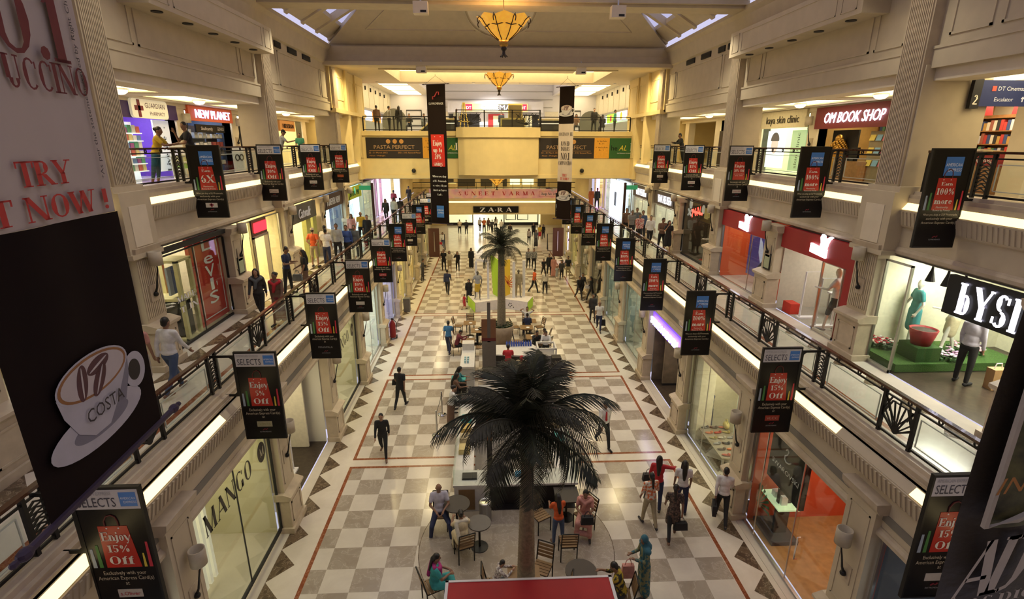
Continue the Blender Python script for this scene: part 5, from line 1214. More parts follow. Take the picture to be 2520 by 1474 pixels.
m.box(-4.6, -1.5, 56.3, 56.4, Z3, 12.75, 3); m.box(2.4, 4.6, 56.25, 56.4, Z3, 12.7, 3); m.box(-.6, 1.0, 56.25, 56.4, Z3, 12.75, 4)
for x0, x1 in ((2.75, 3.05), (3.2, 3.55), (3.65, 3.9)): m.box(x0, x1, 56.2, 56.25, Z3, 12.6, 5)
m.box(-.1, .75, 56.2, 56.25, Z3 + .1, 12.6, 5)
for s in (-1, 1):
    m.box(s * 6.9, s * 9.3, 56.3, 56.4, Z3, 13.2, 0)
    for z0, z1 in ((11.6, 12.3), (12.5, 13.1)): m.tube([(s * 7.4, 56.28, z0), (s * 8.9, 56.28, z0), (s * 8.9, 56.28, z1), (s * 7.4, 56.28, z1), (s * 7.4, 56.28, z0)], .05, 4, 3)
struct('wall_food_hall_end', m, [LIL, GREY_TRIM, FW, BLACKM, BR((.45, .015, .02), .2), BR((.6, .55, .35), .3)])
m = MB(); m.box(-3.0, 3.4, 55.6, 55.8, 13.0, 13.72)
o = tag(obj('cinema_sign', m, BR((.75, .62, .25), .5)), 'lit yellow and dark cinema sign at the back of the food hall', 'shop sign')
m = MB(); m.box(.4, 2.3, 55.58, 55.6, 13.05, 13.68); obj('dark_half', m, BR((.05, .04, .04)), o)
m = MB(); put(m, sans('CINEMAS'), (.35, 55.55, 13.15), (1, 0, 0), UP, .45, 0, 3.4); put(m, sans('DT'), (-2.55, 55.53, 13.2), (1, 0, 0), UP, .28); put(m, sans('DT'), (2.95, 55.53, 13.2), (1, 0, 0), UP, .28); obj('lettering', m, BR((.95, .95, .9), 2), o)
for x in (-2.9, 2.6):
    m = MB(); m.box(x, x + .7, 55.56, 55.6, 13.05, 13.68); obj('red_badge', m, BR((.6, .03, .08), .8), o)
def fsign(s, y0, y1, z0, z1, c, e, label, T=None):
    m = MB(); m.box(10.28, 10.42, y0, y1, z0, z1); m.mir(s); o = tag(obj('food_sign', m, BR(c, e)), label, 'shop sign')
    if T: m = MB(); wtext(m, s, T, 10.27, (y0 + y1) / 2, z0 + .18, z1 - z0 - .36, 0, (y1 - y0) * .7); obj('lettering', m, BR((.95, .93, .8), 1.5), o)
    return o
o = fsign(-1, 37.6, 43.2, 11.75, 12.5, (.5, .02, .02), .6, 'red lit sign with yellow squares on the left of the food hall', sans('McDonalds'))
for y in (37.7, 42.5):
    m = MB(); m.box(-10.26, -10.28, y, y + .6, 11.82, 12.44); obj('yellow_square', m, BR((.9, .45, .03), 1), o)
fsign(-1, 43.5, 46.2, 11.7, 12.4, (.55, .65, .85), 1.2, 'pale blue lit menu board on the left of the food hall')
fsign(-1, 46.6, 49.8, 11.6, 12.35, (.8, .25, .03), 1.0, 'orange lit sign on the left of the food hall', sans('FOOD'))
fsign(-1, 50.5, 53.5, 11.5, 12.2, (.5, .5, .6), .8, 'small grey lit sign farthest on the left of the food hall')
fsign(1, 37.3, 38.6, 11.85, 12.5, (.85, .85, .85), 1.3, 'white lit sign nearest on the right of the food hall')
fsign(1, 38.8, 42.6, 11.8, 12.5, (.25, .02, .015), .3, 'maroon sign with white letters on the right of the food hall', sans('HT'))
o = fsign(1, 42.9, 46.2, 11.75, 12.45, (.85, .83, .7), 1.2, 'white lit sign with orange disc on the right of the food hall')
m = MB(); m.extr([(10.27, 44.5 + .3 * cos(q * pi / 8), 12.1 + .3 * sin(q * pi / 8)) for q in range(16)], (-.02, 0, 0)); obj('disc', m, BR((.85, .35, .02), 1), o)
o = fsign(1, 46.4, 49.9, 11.7, 12.4, (.30, .65, .04), 1.0, 'lime green lit sign on the right of the food hall')
m = MB(); m.box(10.25, 10.28, 48.0, 48.5, 11.8, 12.3); obj('red_mark', m, BR((.7, .04, .08), 1), o)
fsign(1, 50.2, 52.6, 11.6, 12.3, (.85, .8, .8), 1.2, 'white lit sign farthest on the right of the food hall')
for s in (-1, 1):
    m = MB(); m.box(10.1, 10.5, 37.5, 53, Z3, 11.6, 0); m.mir(s); tag(obj('food_counter', m, BR((.35, .36, .34))), 'long food counter on the %s of the food hall' % sd(s), 'counter')
    m = MB(); m.box(10.85, 10.9, 37.5, 52, 11.65, 11.75 if s < 0 else 12.4); m.mir(s); o = obj('ceiling_light_or_wall_glow', m, pm(.6, .8, .55, .5, .8)) if s > 0 else obj('ceiling_light_or_wall_glow', m, pm(.9, .9, .85, .5, .8)); o['kind'] = 'structure'  # upright wall strip behind the counter, brightness put in as glow
# easel, posters, escalators up there
t = thing('easel', 'tall wooden easel behind the food hall railing', 'easel', (-2.35, 39, Z3))
for x0, x1, y0 in ((-.35, -.05, 0), (.35, .05, 0), (0, 0, .5)):
    m = MB(); m.tube([(x0, y0, 0), (x1, 0, 2.1)], .04, 5); obj('leg', m, BR((.40, .30, .06)), t)
m = MB(); m.box(-.4, .4, -.06, 0, .8, .86); obj('ledge', m, BR((.4, .3, .06)), t)
m = MB(); m.box(.75, 1.75, 38.0, 38.1, Z3, 12.55, 0); m.box(.82, 1.68, 37.98, 38.0, Z3 + 1.05, 12.45, 1); tag(obj('framed_film_poster', m, [BR((.45, .36, .12)), BR((.10, .075, .03))]), 'dark framed film poster standing behind the food hall railing', 'poster')
m = MB(); m.box(.2, 1.9, 37.2, 37.3, Z3, Z3 + 1.0, 0); m.box(.3, 1.8, 37.18, 37.2, Z3 + .2, Z3 + .9, 1); tag(obj('low_dark_board', m, [BR((.35, .32, .12)), BR((.03, .028, .02))]), 'low dark board with gold edge below the film poster', 'board')
for s in (-1, 1):
    t = thing('escalator', 'escalator top with black balustrade on the %s side of the food hall' % sd(s), 'escalator', (s * 3.9, 37.2, Z3))
    m = MB(); m.extr([(s * -1.1, 0, 0), (s * .5, 0, 0), (s * 1.9, 0, -1.2), (s * 1.9, 0, -.35), (s * .55, 0, .85), (s * -1.1, 0, .85)], (0, .08, 0)); obj('balustrade', m, BR((.02, .02, .02), 0), t)
    m = MB(); m.tube([(s * -1.15, -.03, .9), (s * .5, -.03, .9), (s * 1.9, -.03, -.3)], .05, 6); obj('handrail', m, BR((.55, .45, .2)), t)
    m = MB(); m.box(s * -1.1, s * .5, -.02, 0, .02, .14); m.box(s * -1.1, s * .5, -.02, 0, .62, .68); obj('skirting', m, BR((.8, .8, .75), .4), t)
for i, (x, y) in enumerate(((-7.6, 41), (7.5, 43))):
    t = thing('green_bench_back', ['left', 'right'][i] + ' dark rounded booth back in the food hall', 'booth', (x, y, Z3))
    m = MB(); m.extr([(-.9, 0, 0), (.9, 0, 0)] + [(.9 * cos(q * pi / 12), 0, .9 + .9 * sin(q * pi / 12)) for q in range(13)], (0, .3, 0)); obj('back', m, BR((.16, .16, .13)), t)

_bm = {}
def shared(key, fn, mats, smooth=False):
    if key not in _bm: 
        m = MB(); fn(m); _bm[key] = m.mesh(key[0] if isinstance(key, tuple) else key, mats, smooth)
    return _bm[key]
# ---------------------------------------------------------------- balustrades
def lattice(m, y, z0, z1, d=.26):
    for i in range(7):
        z = z0 + .06 + i * (z1 - z0 - .1) / 7; h = (z1 - z0 - .1) / 7
        m.tube([(0, y, z), (0, y + d / 2, z + h * .85), (0, y + d, z)], .012, 4)
        m.tube([(0, y, z), (0, y + d, z)], .008, 4)
def sunburst(m, y0, y1, z0, z1):
    yc = (y0 + y1) / 2; zb = z0 + .06
    for i in range(9):
        a = RAD(18 + i * 18); L = .62 if i % 2 == 0 else .55
        ty, tz = yc + cos(a) * L * .75, zb + sin(a) * L * 1.1
        ty = max(y0, min(y1, ty)); m.tube([(0, yc, zb), (0, ty, min(tz, z1))], .011, 4)
    m.tube([(0, y0, z0 + .30), (0, yc - .17, z1 - .06), (0, yc + .17, z1 - .06), (0, y1, z0 + .30)], .013, 4)
    m.tube([(0, y0, z0 + .38), (0, yc - .2, z1 - .0)], .011, 4); m.tube([(0, y1, z0 + .38), (0, yc + .2, z1)], .011, 4)
    m.tube([(0, y0, z0 + .3), (0, yc, zb), (0, y1, z0 + .3)], .011, 4)
    m.extr([(-.012, yc + .08 * cos(q * pi / 6), zb + .08 + .09 * sin(q * pi / 6)) for q in range(12)], (.024, 0, 0))
    for yy in (y0, y1):
        for q in range(3): m.tube([(0, yc if 0 else yy, z1 - .03), (0, (yy * .35 + yc * .65) if q == 1 else yy * (.6 - .2 * q) + yc * (.4 + .2 * q), z1 - .28 - .06 * q)], .009, 4)
def balustrade(label, y0, y1, x, z, feats, grp, H=.90):
    t = thing('balustrade', label, 'railing', (x, y0, z), 0, grp); L = y1 - y0
    m = MB(); m.box(-.045, .045, 0, L, H - .045, H); obj('handrail', m, WOODR, t)
    m = MB(); m.box(-.014, .014, 0, L, H - .15, H - .12); obj('upper_rail', m, IRON, t)
    m = MB(); m.box(-.016, .016, 0, L, .035, .075); obj('bottom_rail', m, IRON, t)
    cuts = []; posts = set()
    for k, a in feats:
        w = {'l': .30, 's': .72, 'p': 0}[k]
        posts.update((round(a, 3), round(a + w, 3))); cuts.append((a, a + w))
        if k == 'l': m = MB(); lattice(m, a + .02, .07, H - .15); obj('lattice_grille', m, IRON, t)
        if k == 's': m = MB(); sunburst(m, a + .03, a + .69, .07, H - .15); obj('sunburst_grille', m, IRON, t)
    for p in sorted(posts):
        m = MB(); m.box(-.03, .03, p - .028, p + .028, -.01, H - .04); obj('post', m, IRON, t)
    n = int(L / .62); rm = shared('ring', lambda m: m.tube([(0, .038 * cos(q * pi / 5), .038 * sin(q * pi / 5)) for q in range(11)], .010, 4), [IRON])
    for i in range(n): link('ring', rm, t, (0, (i + .5) * L / n, H - .083))
    cuts = sorted(cuts); e = [0] + [v for c in cuts for v in c] + [L]
    for a, b in zip(e[::2], e[1::2]):
        if b - a < .3: continue
        m = MB(); m.box(-.006, .006, a + .06, b - .06, .11, H - .19); g = obj('glass_panel', m, GLASS, t)
        f = MB()
        for q in ((a + .1, b - .1, .15, .165), (a + .1, b - .1, H - .25, H - .235), (a + .1, a + .115, .15, H - .25), (b - .115, b - .1, .15, H - .25)): f.box(-.009, .009, q[0], q[1], q[2], q[3])
        obj('bevel_line', f, BR((.55, .58, .5)), g)
    return t
Y1 = {-1: 5.64, 1: 5.44}
F1 = [('l', .02), ('s', 2.02)]
for s in (-1, 1):
    proto = None
    for k in range(-1, 10):
        lab = 'balustrade section with sunburst grille, %s first-floor edge, %s from the near end' % (sd(s), ORD[k + 1])
        y = Y1[s] + B * k
        if proto is None: proto = balustrade(lab, y, y + B, s * 6.50, 4.92, F1, 'first-floor balustrades')
        else: dup(proto, (s * 6.50, y, 4.92), None, lab)
Y2 = {-1: 14.81, 1: 9.93}
for s in (-1, 1):
    for i, (a, b) in enumerate(((3.9, 11.5), (12.7, 20.35), (21.5, 29.15), (30.3, 34.3))):
        ys = [Y2[s] + B * k for k in range(-2, 6)]
        fe = [('l', y - a) for y in ys if a + .1 < y < b - .5] + [('p', .03), ('p', b - a - .03)]
        balustrade('balustrade section with lattice grilles, %s second-floor edge, %s from the near end' % (sd(s), ORD[i]), a, b, s * 9.12, 8.95, fe, 'second-floor balustrades')
# railing along the food hall edge
def front_rail(label, x0, x1, y, z, H, sun=()):
    t = thing('balustrade', label, 'railing', (x0, y, z), 0, 'food hall balustrades'); L = x1 - x0
    for n, a, b in (('handrail', H - .05, H), ('upper_rail', H - .2, H - .17), ('bottom_rail', .05, .09)):
        m = MB(); m.box(0, L, -.03, .03, a, b); obj(n, m, IRON, t)
    n = max(1, round(L / 1.7))
    for i in range(n + 1):
        m = MB(); m.box(i * L / n - .04, i * L / n + .04, -.03, .03, 0, H); obj('post', m, IRON, t)
        if i < n and i not in sun:
            m = MB(); m.box(i * L / n + .08, (i + 1) * L / n - .08, -.005, .005, .12, H - .22); obj('glass_panel', m, GLASS, t)
        if i in sun:
            m = MB(); sunburst(m, -.35, .35, .07, H - .2); m.v = [(vy * 1.9 + (i + .5) * L / n, vx, vz) for vx, vy, vz in m.v]; obj('sunburst_grille', m, IRON, t)
front_rail('black railing along the left part of the food hall edge', -8.6, -2.75, YB + .1, 10.68, .9)
front_rail('black railing along the right part of the food hall edge', 2.75, 8.6, YB + .1, 10.68, .9)
front_rail('taller black railing with sunburst grilles along the projecting food hall edge', -2.65, 2.65, YB - .35, 10.92, 1.05, (0, 2))

# ---------------------------------------------------------------- hanging promotion boards
AMEX = mat('blue_badge', (.035, .13, .36), .45, emit=.10, var=.25, scale=1.5)
SW, SH = .87, 2.05
X_, Z_ = Vector((1, 0, 0)), Vector((0, 0, 1))
def T_(m, T, x, z, h, w=None, mi=0): put(m, T, (x, -.0305, z), X_, Z_, h, mi, w)
def board_parts(kind, lines, plate, side, h):
    """origin: bottom centre of the board; -y faces the camera"""
    q = []
    def f(m):
        t = .028; a = SW / 2
        m.box(-a, a, -.028, .03, 0, t); m.box(-a, a, -.028, .03, h - t, h); m.box(-a, -a + t, -.028, .03, t, h - t); m.box(a - t, a, -.028, .03, t, h - t)
    q.append(('frame', shared(('frame', h), f, [IRON])))
    q.append(('panel', shared(('panel', h), lambda m: m.box(-SW / 2 + .028, SW / 2 - .028, -.022, .022, .028, h - .028), [BLACK])))
    k = h / 2.05
    if kind == 'S':
        q.append(('header', shared(('header', h), lambda m: m.box(-SW / 2 + .03, SW / 2 - .03, -.027, -.022, h - .33, h - .04), [BR((.62, .60, .62))])))
        def f(m): T_(m, sans('SELECTS'), -.13, h - .29, .14, .48)
        q.append(('heading', shared(('heading', h), f, [BR((.06, .06, .09))])))
        def f(m): T_(m, sans('AMERICAN EXPRESS'), -.15, h - .115, .055, .45)
        q.append(('small_heading', shared(('small_heading', h), f, [BR((.42, .42, .46))])))
        bx, bz, bs = .27, h - .185, .21
    else:
        bx, bz, bs = .05, h - .34, .36
    q.append(('blue_badge', shared(('blue_badge', kind, h), lambda m: m.box(bx - bs / 2, bx + bs / 2, -.0295, -.024, bz - bs / 2, bz + bs / 2), [AMEX])))
    def f(m): T_(m, sans('AMERICAN'), bx, bz + .0 * bs, bs * .17, bs * .9); T_(m, sans('EXPRESS'), bx + bs * .1, bz - .27 * bs, bs * .17, bs * .75)
    q.append(('badge_lettering', shared(('badge_lettering', kind, h), f, [BR((.75, .78, .85))])))
    b0, b1 = .80 * k, 1.46 * k
    def f(m):
        m.extr([(-.21, -.026, b0), (.24, -.026, b0), (.17, -.026, b1), (-.20, -.026, b1)], (0, .004, 0))
        for x in (-.09, .06): m.extr([(x + .012 * cos(q_ * pi / 4), -.0275, b1 - .035 + .012 * sin(q_ * pi / 4)) for q_ in range(8)], (0, .001, 0), 1)
    q.append(('red_bag', shared(('red_bag', h), f, [REDP, WHITEP])))
    q.append(('bag_handle', shared(('bag_handle', h), lambda m: m.tube([(-.1 + .0, -.026, b1), (-.1, -.026, b1 + .08), (-.06, -.026, b1 + .15), (.0, -.026, b1 + .17), (.05, -.026, b1 + .14), (.07, -.026, b1 + .07), (.07, -.026, b1)], .008, 4), [BR((.11, .012, .012))])))
    for n_, x, w, z, c in (('blue_bar', -.36, .05, .30, (.35, .42, .52)), ('green_bar', -.28, .05, .36, (.06, .22, .05)), ('yellow_bar', .29, .035, .22, (.70, .55, .06)), ('pink_bar', .36, .045, .40, (.60, .03, .06))):
        q.append((n_, shared((n_, h), lambda m: m.extr([(x - w / 2, -.026, b0), (x + w / 2, -.026, b0), (x + w / 2 - .008, -.026, b0 + z * k), (x - w / 2 + .008, -.026, b0 + z * k)], (0, .003, 0)), [BR(c)])))
    def f(m):
        z = b1 - .06
        for txt, hh, ff in lines:
            z -= hh * 1.12
            T_(m, (serif if ff == 's' else sans)(txt), .0, z, hh * .92 * k, min(.37, hh * (.62 if ff == 's' else .6) * len(txt) * (1.25 if ff == 's' else 1)))
            z -= hh * .28
    q.append(('bag_lettering', shared(('bag_lettering', tuple(lines), h), f, [BR((.85, .80, .74))])))
    def f(m):
        if kind == 'S': ls = ('Exclusively with your', 'American Express Card(s)', 'at')
        else: ls = ('When you shop at DLF Promenade,', 'exclusively with your', 'American Express Card(s)')
        for i, l in enumerate(ls): T_(m, sans(l), 0, b0 - (.115 + i * .085) * k, (.062 if kind == 'S' else .048) * k, {2: .03}.get(len(l), (.72 if len(l) > 23 else .55)) if l != 'at' else .05)
    q.append(('small_print', shared(('small_print', kind, h), f, [BR((.62, .55, .42))])))
    if plate:
        txt, pc, tc_ = plate
        if pc: q.append(('brand_plate', shared(('brand_plate', txt, h), lambda m: m.box(-.16, .16, -.027, -.022, .30 * k, .43 * k), [BR(pc)])))
        def f(m):
            if txt == '+': m.box(-.02, .02, -.030, -.026, .31 * k, .42 * k); m.box(-.055, .055, -.030, -.026, .355 * k, .395 * k)
            elif txt: T_(m, sans(txt), 0, .335 * k, .06 * k, .26 if pc else .42)
        q.append(('brand_lettering', shared(('brand_lettering', txt, h), f, [BR(tc_)])))
    def f(m):
        T_(m, sans('DLF PROMENADE'), 0, .165 * k, .028 * k, .24)
        m.tube([(-.05, -.027, .22 * k), (-.01, -.027, .25 * k), (.02, -.027, .23 * k), (.05, -.027, .26 * k)], .007, 4, 1)
    q.append(('mall_mark', shared(('mall_mark', h), f, [BR((.42, .42, .42)), BR((.25, .02, .03))])))
    d = 1 if side > 0 else -1; xi = d * SW / 2
    zt, zb = h - .10, h - 1.0
    def f(m):
        m.extr([(xi, -.012, zt + .02), (xi + d * .50, -.012, zt + .02), (xi + d * .50, -.012, zt - .03), (xi + d * .10, -.012, zt - .03), (xi + d * .05, -.012, zt - .07), (xi + d * .03, -.012, zt - .18), (xi, -.012, zt - .18)], (0, .024, 0))
        m.extr([(xi, -.012, zb - .02), (xi + d * .50, -.012, zb - .02), (xi + d * .50, -.012, zb + .03), (xi + d * .10, -.012, zb + .03), (xi + d * .05, -.012, zb + .07), (xi + d * .03, -.012, zb + .18), (xi, -.012, zb + .18)], (0, .024, 0))
        m.tube([(xi + d * .02, 0, zb), (xi + d * .02, 0, zt)], .02, 4)
    q.append(('bracket', shared(('bracket', side, h), f, [IRON])))
    return q
E5 = lambda p: [('Enjoy', .15, 's'), (p, .125, 's'), ('Off', .145, 's')]
E10 = [('Enjoy', .12, 's'), ('10% Off', .115, 's'), ('on new purchase', .045, 'n'), ('of Rs. 5000', .045, 'n')]
M100 = [('Earn', .075, 's'), ('100%', .14, 's'), ('more', .13, 's'), ('Membership', .042, 'n'), ('Rewards Points', .042, 'n')]
M6X = [('Earn', .075, 's'), ('6X', .24, 's'), ('Membership', .045, 'n'), ('Rewards Points', .045, 'n')]
WP = (.62, .58, .52)
L1S = [('S', E5('15%'), ('s.Oliver', WP, (.5, .02, .03))), ('S', E5('5%'), ('GIZMOUS', (.48, .46, .28), (.3, .3, .12))), ('S', E5('15%'), ('MINAWALA', None, (.35, .35, .35))), ('S', E5('10%'), ('', WP, WP)), ('S', E10, ("LEVI'S", (.42, .02, .03), WP)), ('B', M100, None), ('S', E10, ('', WP, WP)), ('B', M100, None), ('S', E5('10%'), ('', WP, WP)), ('S', E10, ('', WP, WP))]
R1S = [('S', E5('15%'), ('', WP, WP)), ('S', E5('15%'), ('VLCC', (.45, .06, .03), (.7, .5, .4)))] + [('B', M100, None)] * 8
L2S = [('B', M6X, ('+', WP, (.3, .02, .05))), ('S', E5('10%'), ('Pristar', WP, (.1, .05, .03))), ('S', E5('15%'), ('MINIATURE', WP, (.05, .03, .03))), ('S', E10, ('', (.45, .10, .03), WP))]
R2S = [('B', M100, None), ('B', M100, None), ('S', E10, ('OM BOOK SHOP', WP, (.35, .02, .02))), ('S', E5('15%'), ('VIVI', WP, (.3, .02, .1))), ('S', E5('10%'), ('VLCC', WP, (.4, .05, .02)))]
def offer(k, l): return {'M': 'Earn 6X'}.get('M' if l is M6X else '', 'Earn 100% more' if l is M100 else 'Enjoy ' + (l[1][0] if l is not E10 else '10% Off new purchase'))
for specs, s, y0, xin, zb, h, lev in ((L1S, -1, Y1[-1], 6.02, 3.77, 2.05, 'first'), (R1S, 1, Y1[1], 6.02, 3.77, 2.05, 'first'), (L2S, -1, Y2[-1], 8.84, 7.95, 1.96, 'second'), (R2S, 1, Y2[1], 8.84, 7.95, 1.96, 'second')):
    for i, (k, l, p) in enumerate(specs):
        lab = 'board reading %s, %s %s-floor rail, %s from the camera' % (offer(k, l), sd(s), lev, ORD[i])
        t = thing('promotion_board', lab, 'sign board', (s * (xin - SW / 2), y0 + B * i + .17, zb), 0, 'promotion boards along the galleries')
        for n, me in board_parts(k, l, p, s, h): link(n, me, t)

# ---------------------------------------------------------------- long hanging banners
def cup(m, w, mi=0):
    """coffee cup picture as flat shapes on the plane y=0 facing -y; width about w, origin cup centre; layers step towards the viewer"""
    def E(cx, cz, rx, rz, d, c, rot=0, n=32):
        P = []
        for i in range(n):
            a = 2 * pi * i / n; x, z = rx * cos(a), rz * sin(a)
            P.append(((cx + x * cos(rot) - z * sin(rot)) * w, -d, (cz + x * sin(rot) + z * cos(rot)) * w))
        m.extr(P, (0, .001, 0), mi + c)
    E(-.04, -.24, .56, .17, .002, 0); E(-.02, -.24, .34, .09, .003, 4)             # saucer
    E(.50, -.02, .15, .16, .004, 0); E(.49, -.02, .085, .095, .005, 5)             # handle
    B_ = [(-.43, .14), (-.40, -.02), (-.30, -.20), (-.14, -.30), (.14, -.30), (.30, -.20), (.40, -.02), (.43, .14), (.0, .2)]
    m.extr([(x * w, -.006, z * w) for x, z in B_], (0, .001, 0), mi + 0)
    m.extr([(x * w, -.0065, z * w) for x, z in [(.05, -.30), (.14, -.30), (.30, -.20), (.40, -.02), (.43, .14), (.33, .0), (.2, -.16)]], (0, .0005, 0), mi + 4)
    E(.0, .16, .43, .175, .007, 0); E(.0, .16, .41, .16, .008, 1); E(.0, .16, .38, .14, .009, 2)
    for cx, cz, a in ((-.15, .15, 75), (.06, .22, 10), (.04, .10, 50)):
        E(cx, cz, .14, .06, .010, 3, RAD(a)); E(cx, cz, .12, .009, .011, 2, RAD(a + 6))
CUPM = lambda: [BR((.46, .44, .47)), BR((.30, .13, .04)), BR((.52, .46, .44)), BR((.09, .03, .035)), BR((.20, .19, .23)), BR((.016, .012, .012))]
BEIGE = mat('beige_banner_cloth', (.50, .42, .36), .8, var=.04, scale=3)
BROWN = mat('dark_brown_banner_cloth', (.011, .006, .005), .8, spec=.12)
def hang(name, label, p, w, rz, z0, z1):
    t = thing(name, label, 'banner', (p[0], p[1], 0), rz)
    for nm, z, k in (('top_rod', z1, 1), ('bottom_rod', z0, 1)):
        m = MB(); m.tube([(-w / 2 - .16, 0, z), (w / 2 + .16, 0, z)], .022, 8)
        for e in (-1, 1): m.ell((e * (w / 2 + .19), 0, z), (.05, .035, .035), 8, 6); m.ell((e * (w / 2 + .26), 0, z), (.03, .02, .02), 6, 4)
        obj(nm, m, BR((.035, .02, .045)), t)
    m = MB(); m.tube([(-w / 2 - .1, 0, z1), (0, 0, z1 + .45), (w / 2 + .1, 0, z1)], .006, 4); m.tube([(0, 0, z1 + .45), (0, 0, max(13.84, z1 + .5) if p[1] > 9 else z1 + 2)], .008, 4); obj('cord', m, BLACKM, t)
    return t
def cloth(m, w, z0, z1, mi=0, wave=.015, ph=0, d=0):
    n, k = 14, max(2, int((z1 - z0) / .5)); 
    v = []; f = []
    for j in range(k + 1):
        for i in range(n + 1):
            x = -w / 2 + w * i / n; v.append((x, d + wave * sin(x * 9 + ph) * sin(.6 * j + ph), z0 + (z1 - z0) * j / k))
    for j in range(k):
        for i in range(n): a = j * (n + 1) + i; f.append((a, a + 1, a + n + 2, a + n + 1))
    m.add(v, f, mi)
def coffee_banner(label, p, w, rz, z0, z1, zs, dark_top, texts):
    t = hang('coffee_banner', label, p, w, rz, z0, z1)
    m = MB(); cloth(m, w, z0, zs[0], 0); obj('brown_cloth', m, BROWN, t, True)
    m = MB(); cloth(m, w, zs[0], zs[1], 0); obj('beige_cloth', m, BEIGE, t, True)
    H = zs[1] - zs[0]
    if dark_top:
        m = MB(); cloth(m, w, zs[1], z1, 0); obj('upper_brown_cloth', m, BROWN, t, True)
        m = MB(); cup(m, w * .85); m.v = [(x, y - .02, z + zs[1] + w * .75) for x, y, z in m.v]; obj('upper_cup_picture', m, CUPM(), t)
    cw = w * (.68 if not dark_top else .85); zc = z0 + .53 if not dark_top else zs[0] - w * .8
    m = MB(); cup(m, cw); m.v = [(x - .02, y - .02, z + zc) for x, y, z in m.v]; obj('cup_picture', m, CUPM(), t)
    m = MB(); put(m, sans('COSTA'), (.0, -.04, zc - .17 * cw), X_, Z_, .11 * cw, 0, .46 * cw); obj('cup_lettering', m, BR((.03, .02, .02)), t)
    RED = BR((.50, .03, .025)); DR = BR((.15, .015, .02)); DK = BR((.03, .02, .02))
    for txt, zz, h, ww, M in texts:
        m = MB(); put(m, serif(txt), (0, -.022, zs[0] + zz), X_, Z_, h, 0, ww); obj('lettering', m, {'R': RED, 'D': DR, 'K': DK}[M], t)
    return t
m = coffee_banner('huge near hanging banner with a coffee cup and red words at the left edge', (-3.10, 2.99), 1.13, RAD(94.5), 8.0, 14.0, (9.56, 13.4), False, [('IT NOW !', .03, .13, .98, 'R'), ('TRY', .21, .13, .40, 'R'), ('CAPPUCCINO', .70, .16, 1.08, 'D'), ('NO.1', .87, .36, .86, 'D')])
mm = MB(); put(mm, sans('*As per the statement issued by Right Choice magazine in the year 2012'), (.50, -.024, 10.65), (0, 0, 1), (-1, 0, 0), .032, 0, 1.75); obj('side_lettering', mm, BR((.04, .03, .03)), m)
coffee_banner('narrow hanging banner with two coffee cups in front of the big parapet', (4.18, 33.6), 1.05, RAD(-38), 5.2, 13.25, (7.6, 11.1), True, [('IT NOW !', .1, .17, .6, 'R'), ('TRY', .32, .17, .35, 'R'), ('CAPPUCCINO', 1.05, .22, .98, 'K'), ('NO.1', 1.36, .42, .62, 'K'), ("INDIA'S", 1.9, .24, .62, 'K'), ('RANKED', 2.22, .24, .62, 'K'), ('COSTA COFFEE', 2.8, .2, .98, 'K')])
t = hang('savings_banner', 'long black hanging banner with a red bag offer in front of the big parapet', (-3.75, 33.3), 1.25, RAD(-22), 5.0, 13.3)
m = MB(); cloth(m, 1.25, 5.0, 13.3); obj('black_cloth', m, BROWN, t, True)
m = MB(); m.extr([(-.42, -.025, 8.55), (.48, -.025, 8.55), (.44, -.025, 10.45), (-.44, -.025, 10.45)], (0, .003, 0)); obj('red_bag', m, REDP, t)
m = MB()
for i, (a, h) in enumerate((('Enjoy', .30), ('up to', .28), ('20%', .30), ('savings', .28))): put(m, serif(a), (0, -.03, 9.8 - i * .4), X_, Z_, h, 0, .62 if len(a) > 3 else .45)
for x in (-.18, .2): m.extr([(x + .03 * cos(q * pi / 4), -.03, 10.32 + .03 * sin(q * pi / 4)) for q in range(8)], (0, .001, 0))
for i, a in enumerate(('When you shop', 'at DLF Promenade', 'exclusively with your', 'American Express', 'Card(s)')): put(m, serif(a), (.05, -.03, 7.9 - i * .28), X_, Z_, .12, 0, .95 if len(a) > 8 else .4)
put(m, sans('DLF PROMENADE'), (0, -.03, 12.15), X_, Z_, .13, 0, .95); obj('lettering', m, BR((.7, .68, .66)), t)
m = MB(); m.tube([(-.2, -.03, 12.45), (-.2, -.03, 12.6), (-.08, -.03, 12.6), (.08, -.03, 12.85), (.2, -.03, 12.85), (.2, -.03, 12.7)], .03, 4); obj('mall_mark', m, BR((.30, .02, .03)), t)
m = MB(); m.box(-.22, .28, -.032, -.025, 5.4, 6.15); obj('blue_badge', m, AMEX, t)
m = MB(); put(m, sans('AMERICAN'), (.03, -.036, 5.82), X_, Z_, .1, 0, .44); put(m, sans('EXPRESS'), (.07, -.036, 5.66), X_, Z_, .1, 0, .38); obj('badge_lettering', m, WHITEP, t)
# right near banner
t = hang('magazine_banner', 'crumpled dark magazine banner hanging close at the right edge', (2.915, 2.65), 1.13, RAD(0), 6.55, 10.3)
m = MB(); cloth(m, 1.13, 6.55, 10.3, 0, .035); obj('brown_cloth', m, mat('creased_brown_cloth', (.030, .022, .015), .55, bump=.9, scale=5), t, True)
m = MB(); cloth(m, 1.0, 7.80, 10.2, 0, .02, 1.3, -.05); m.v = [(x + .04, y, z - (.10 * (1 - x) if z < 7.85 else 0)) for x, y, z in m.v]; obj('autumn_picture', m, mat('autumn_print', (.085, .085, .03), .6, var=.9, scale=5, bump=.5), t, True)
m = MB(); m.tube([(-.49, -.08, 10.2), (-.49, -.08, 7.68), (-.3, -.085, 7.74), (-.15, -.085, 7.83), (.0, -.085, 7.82), (.2, -.085, 7.92), (.5, -.085, 7.95)], .014, 4); obj('white_border', m, BR((.42, .38, .32)), t)
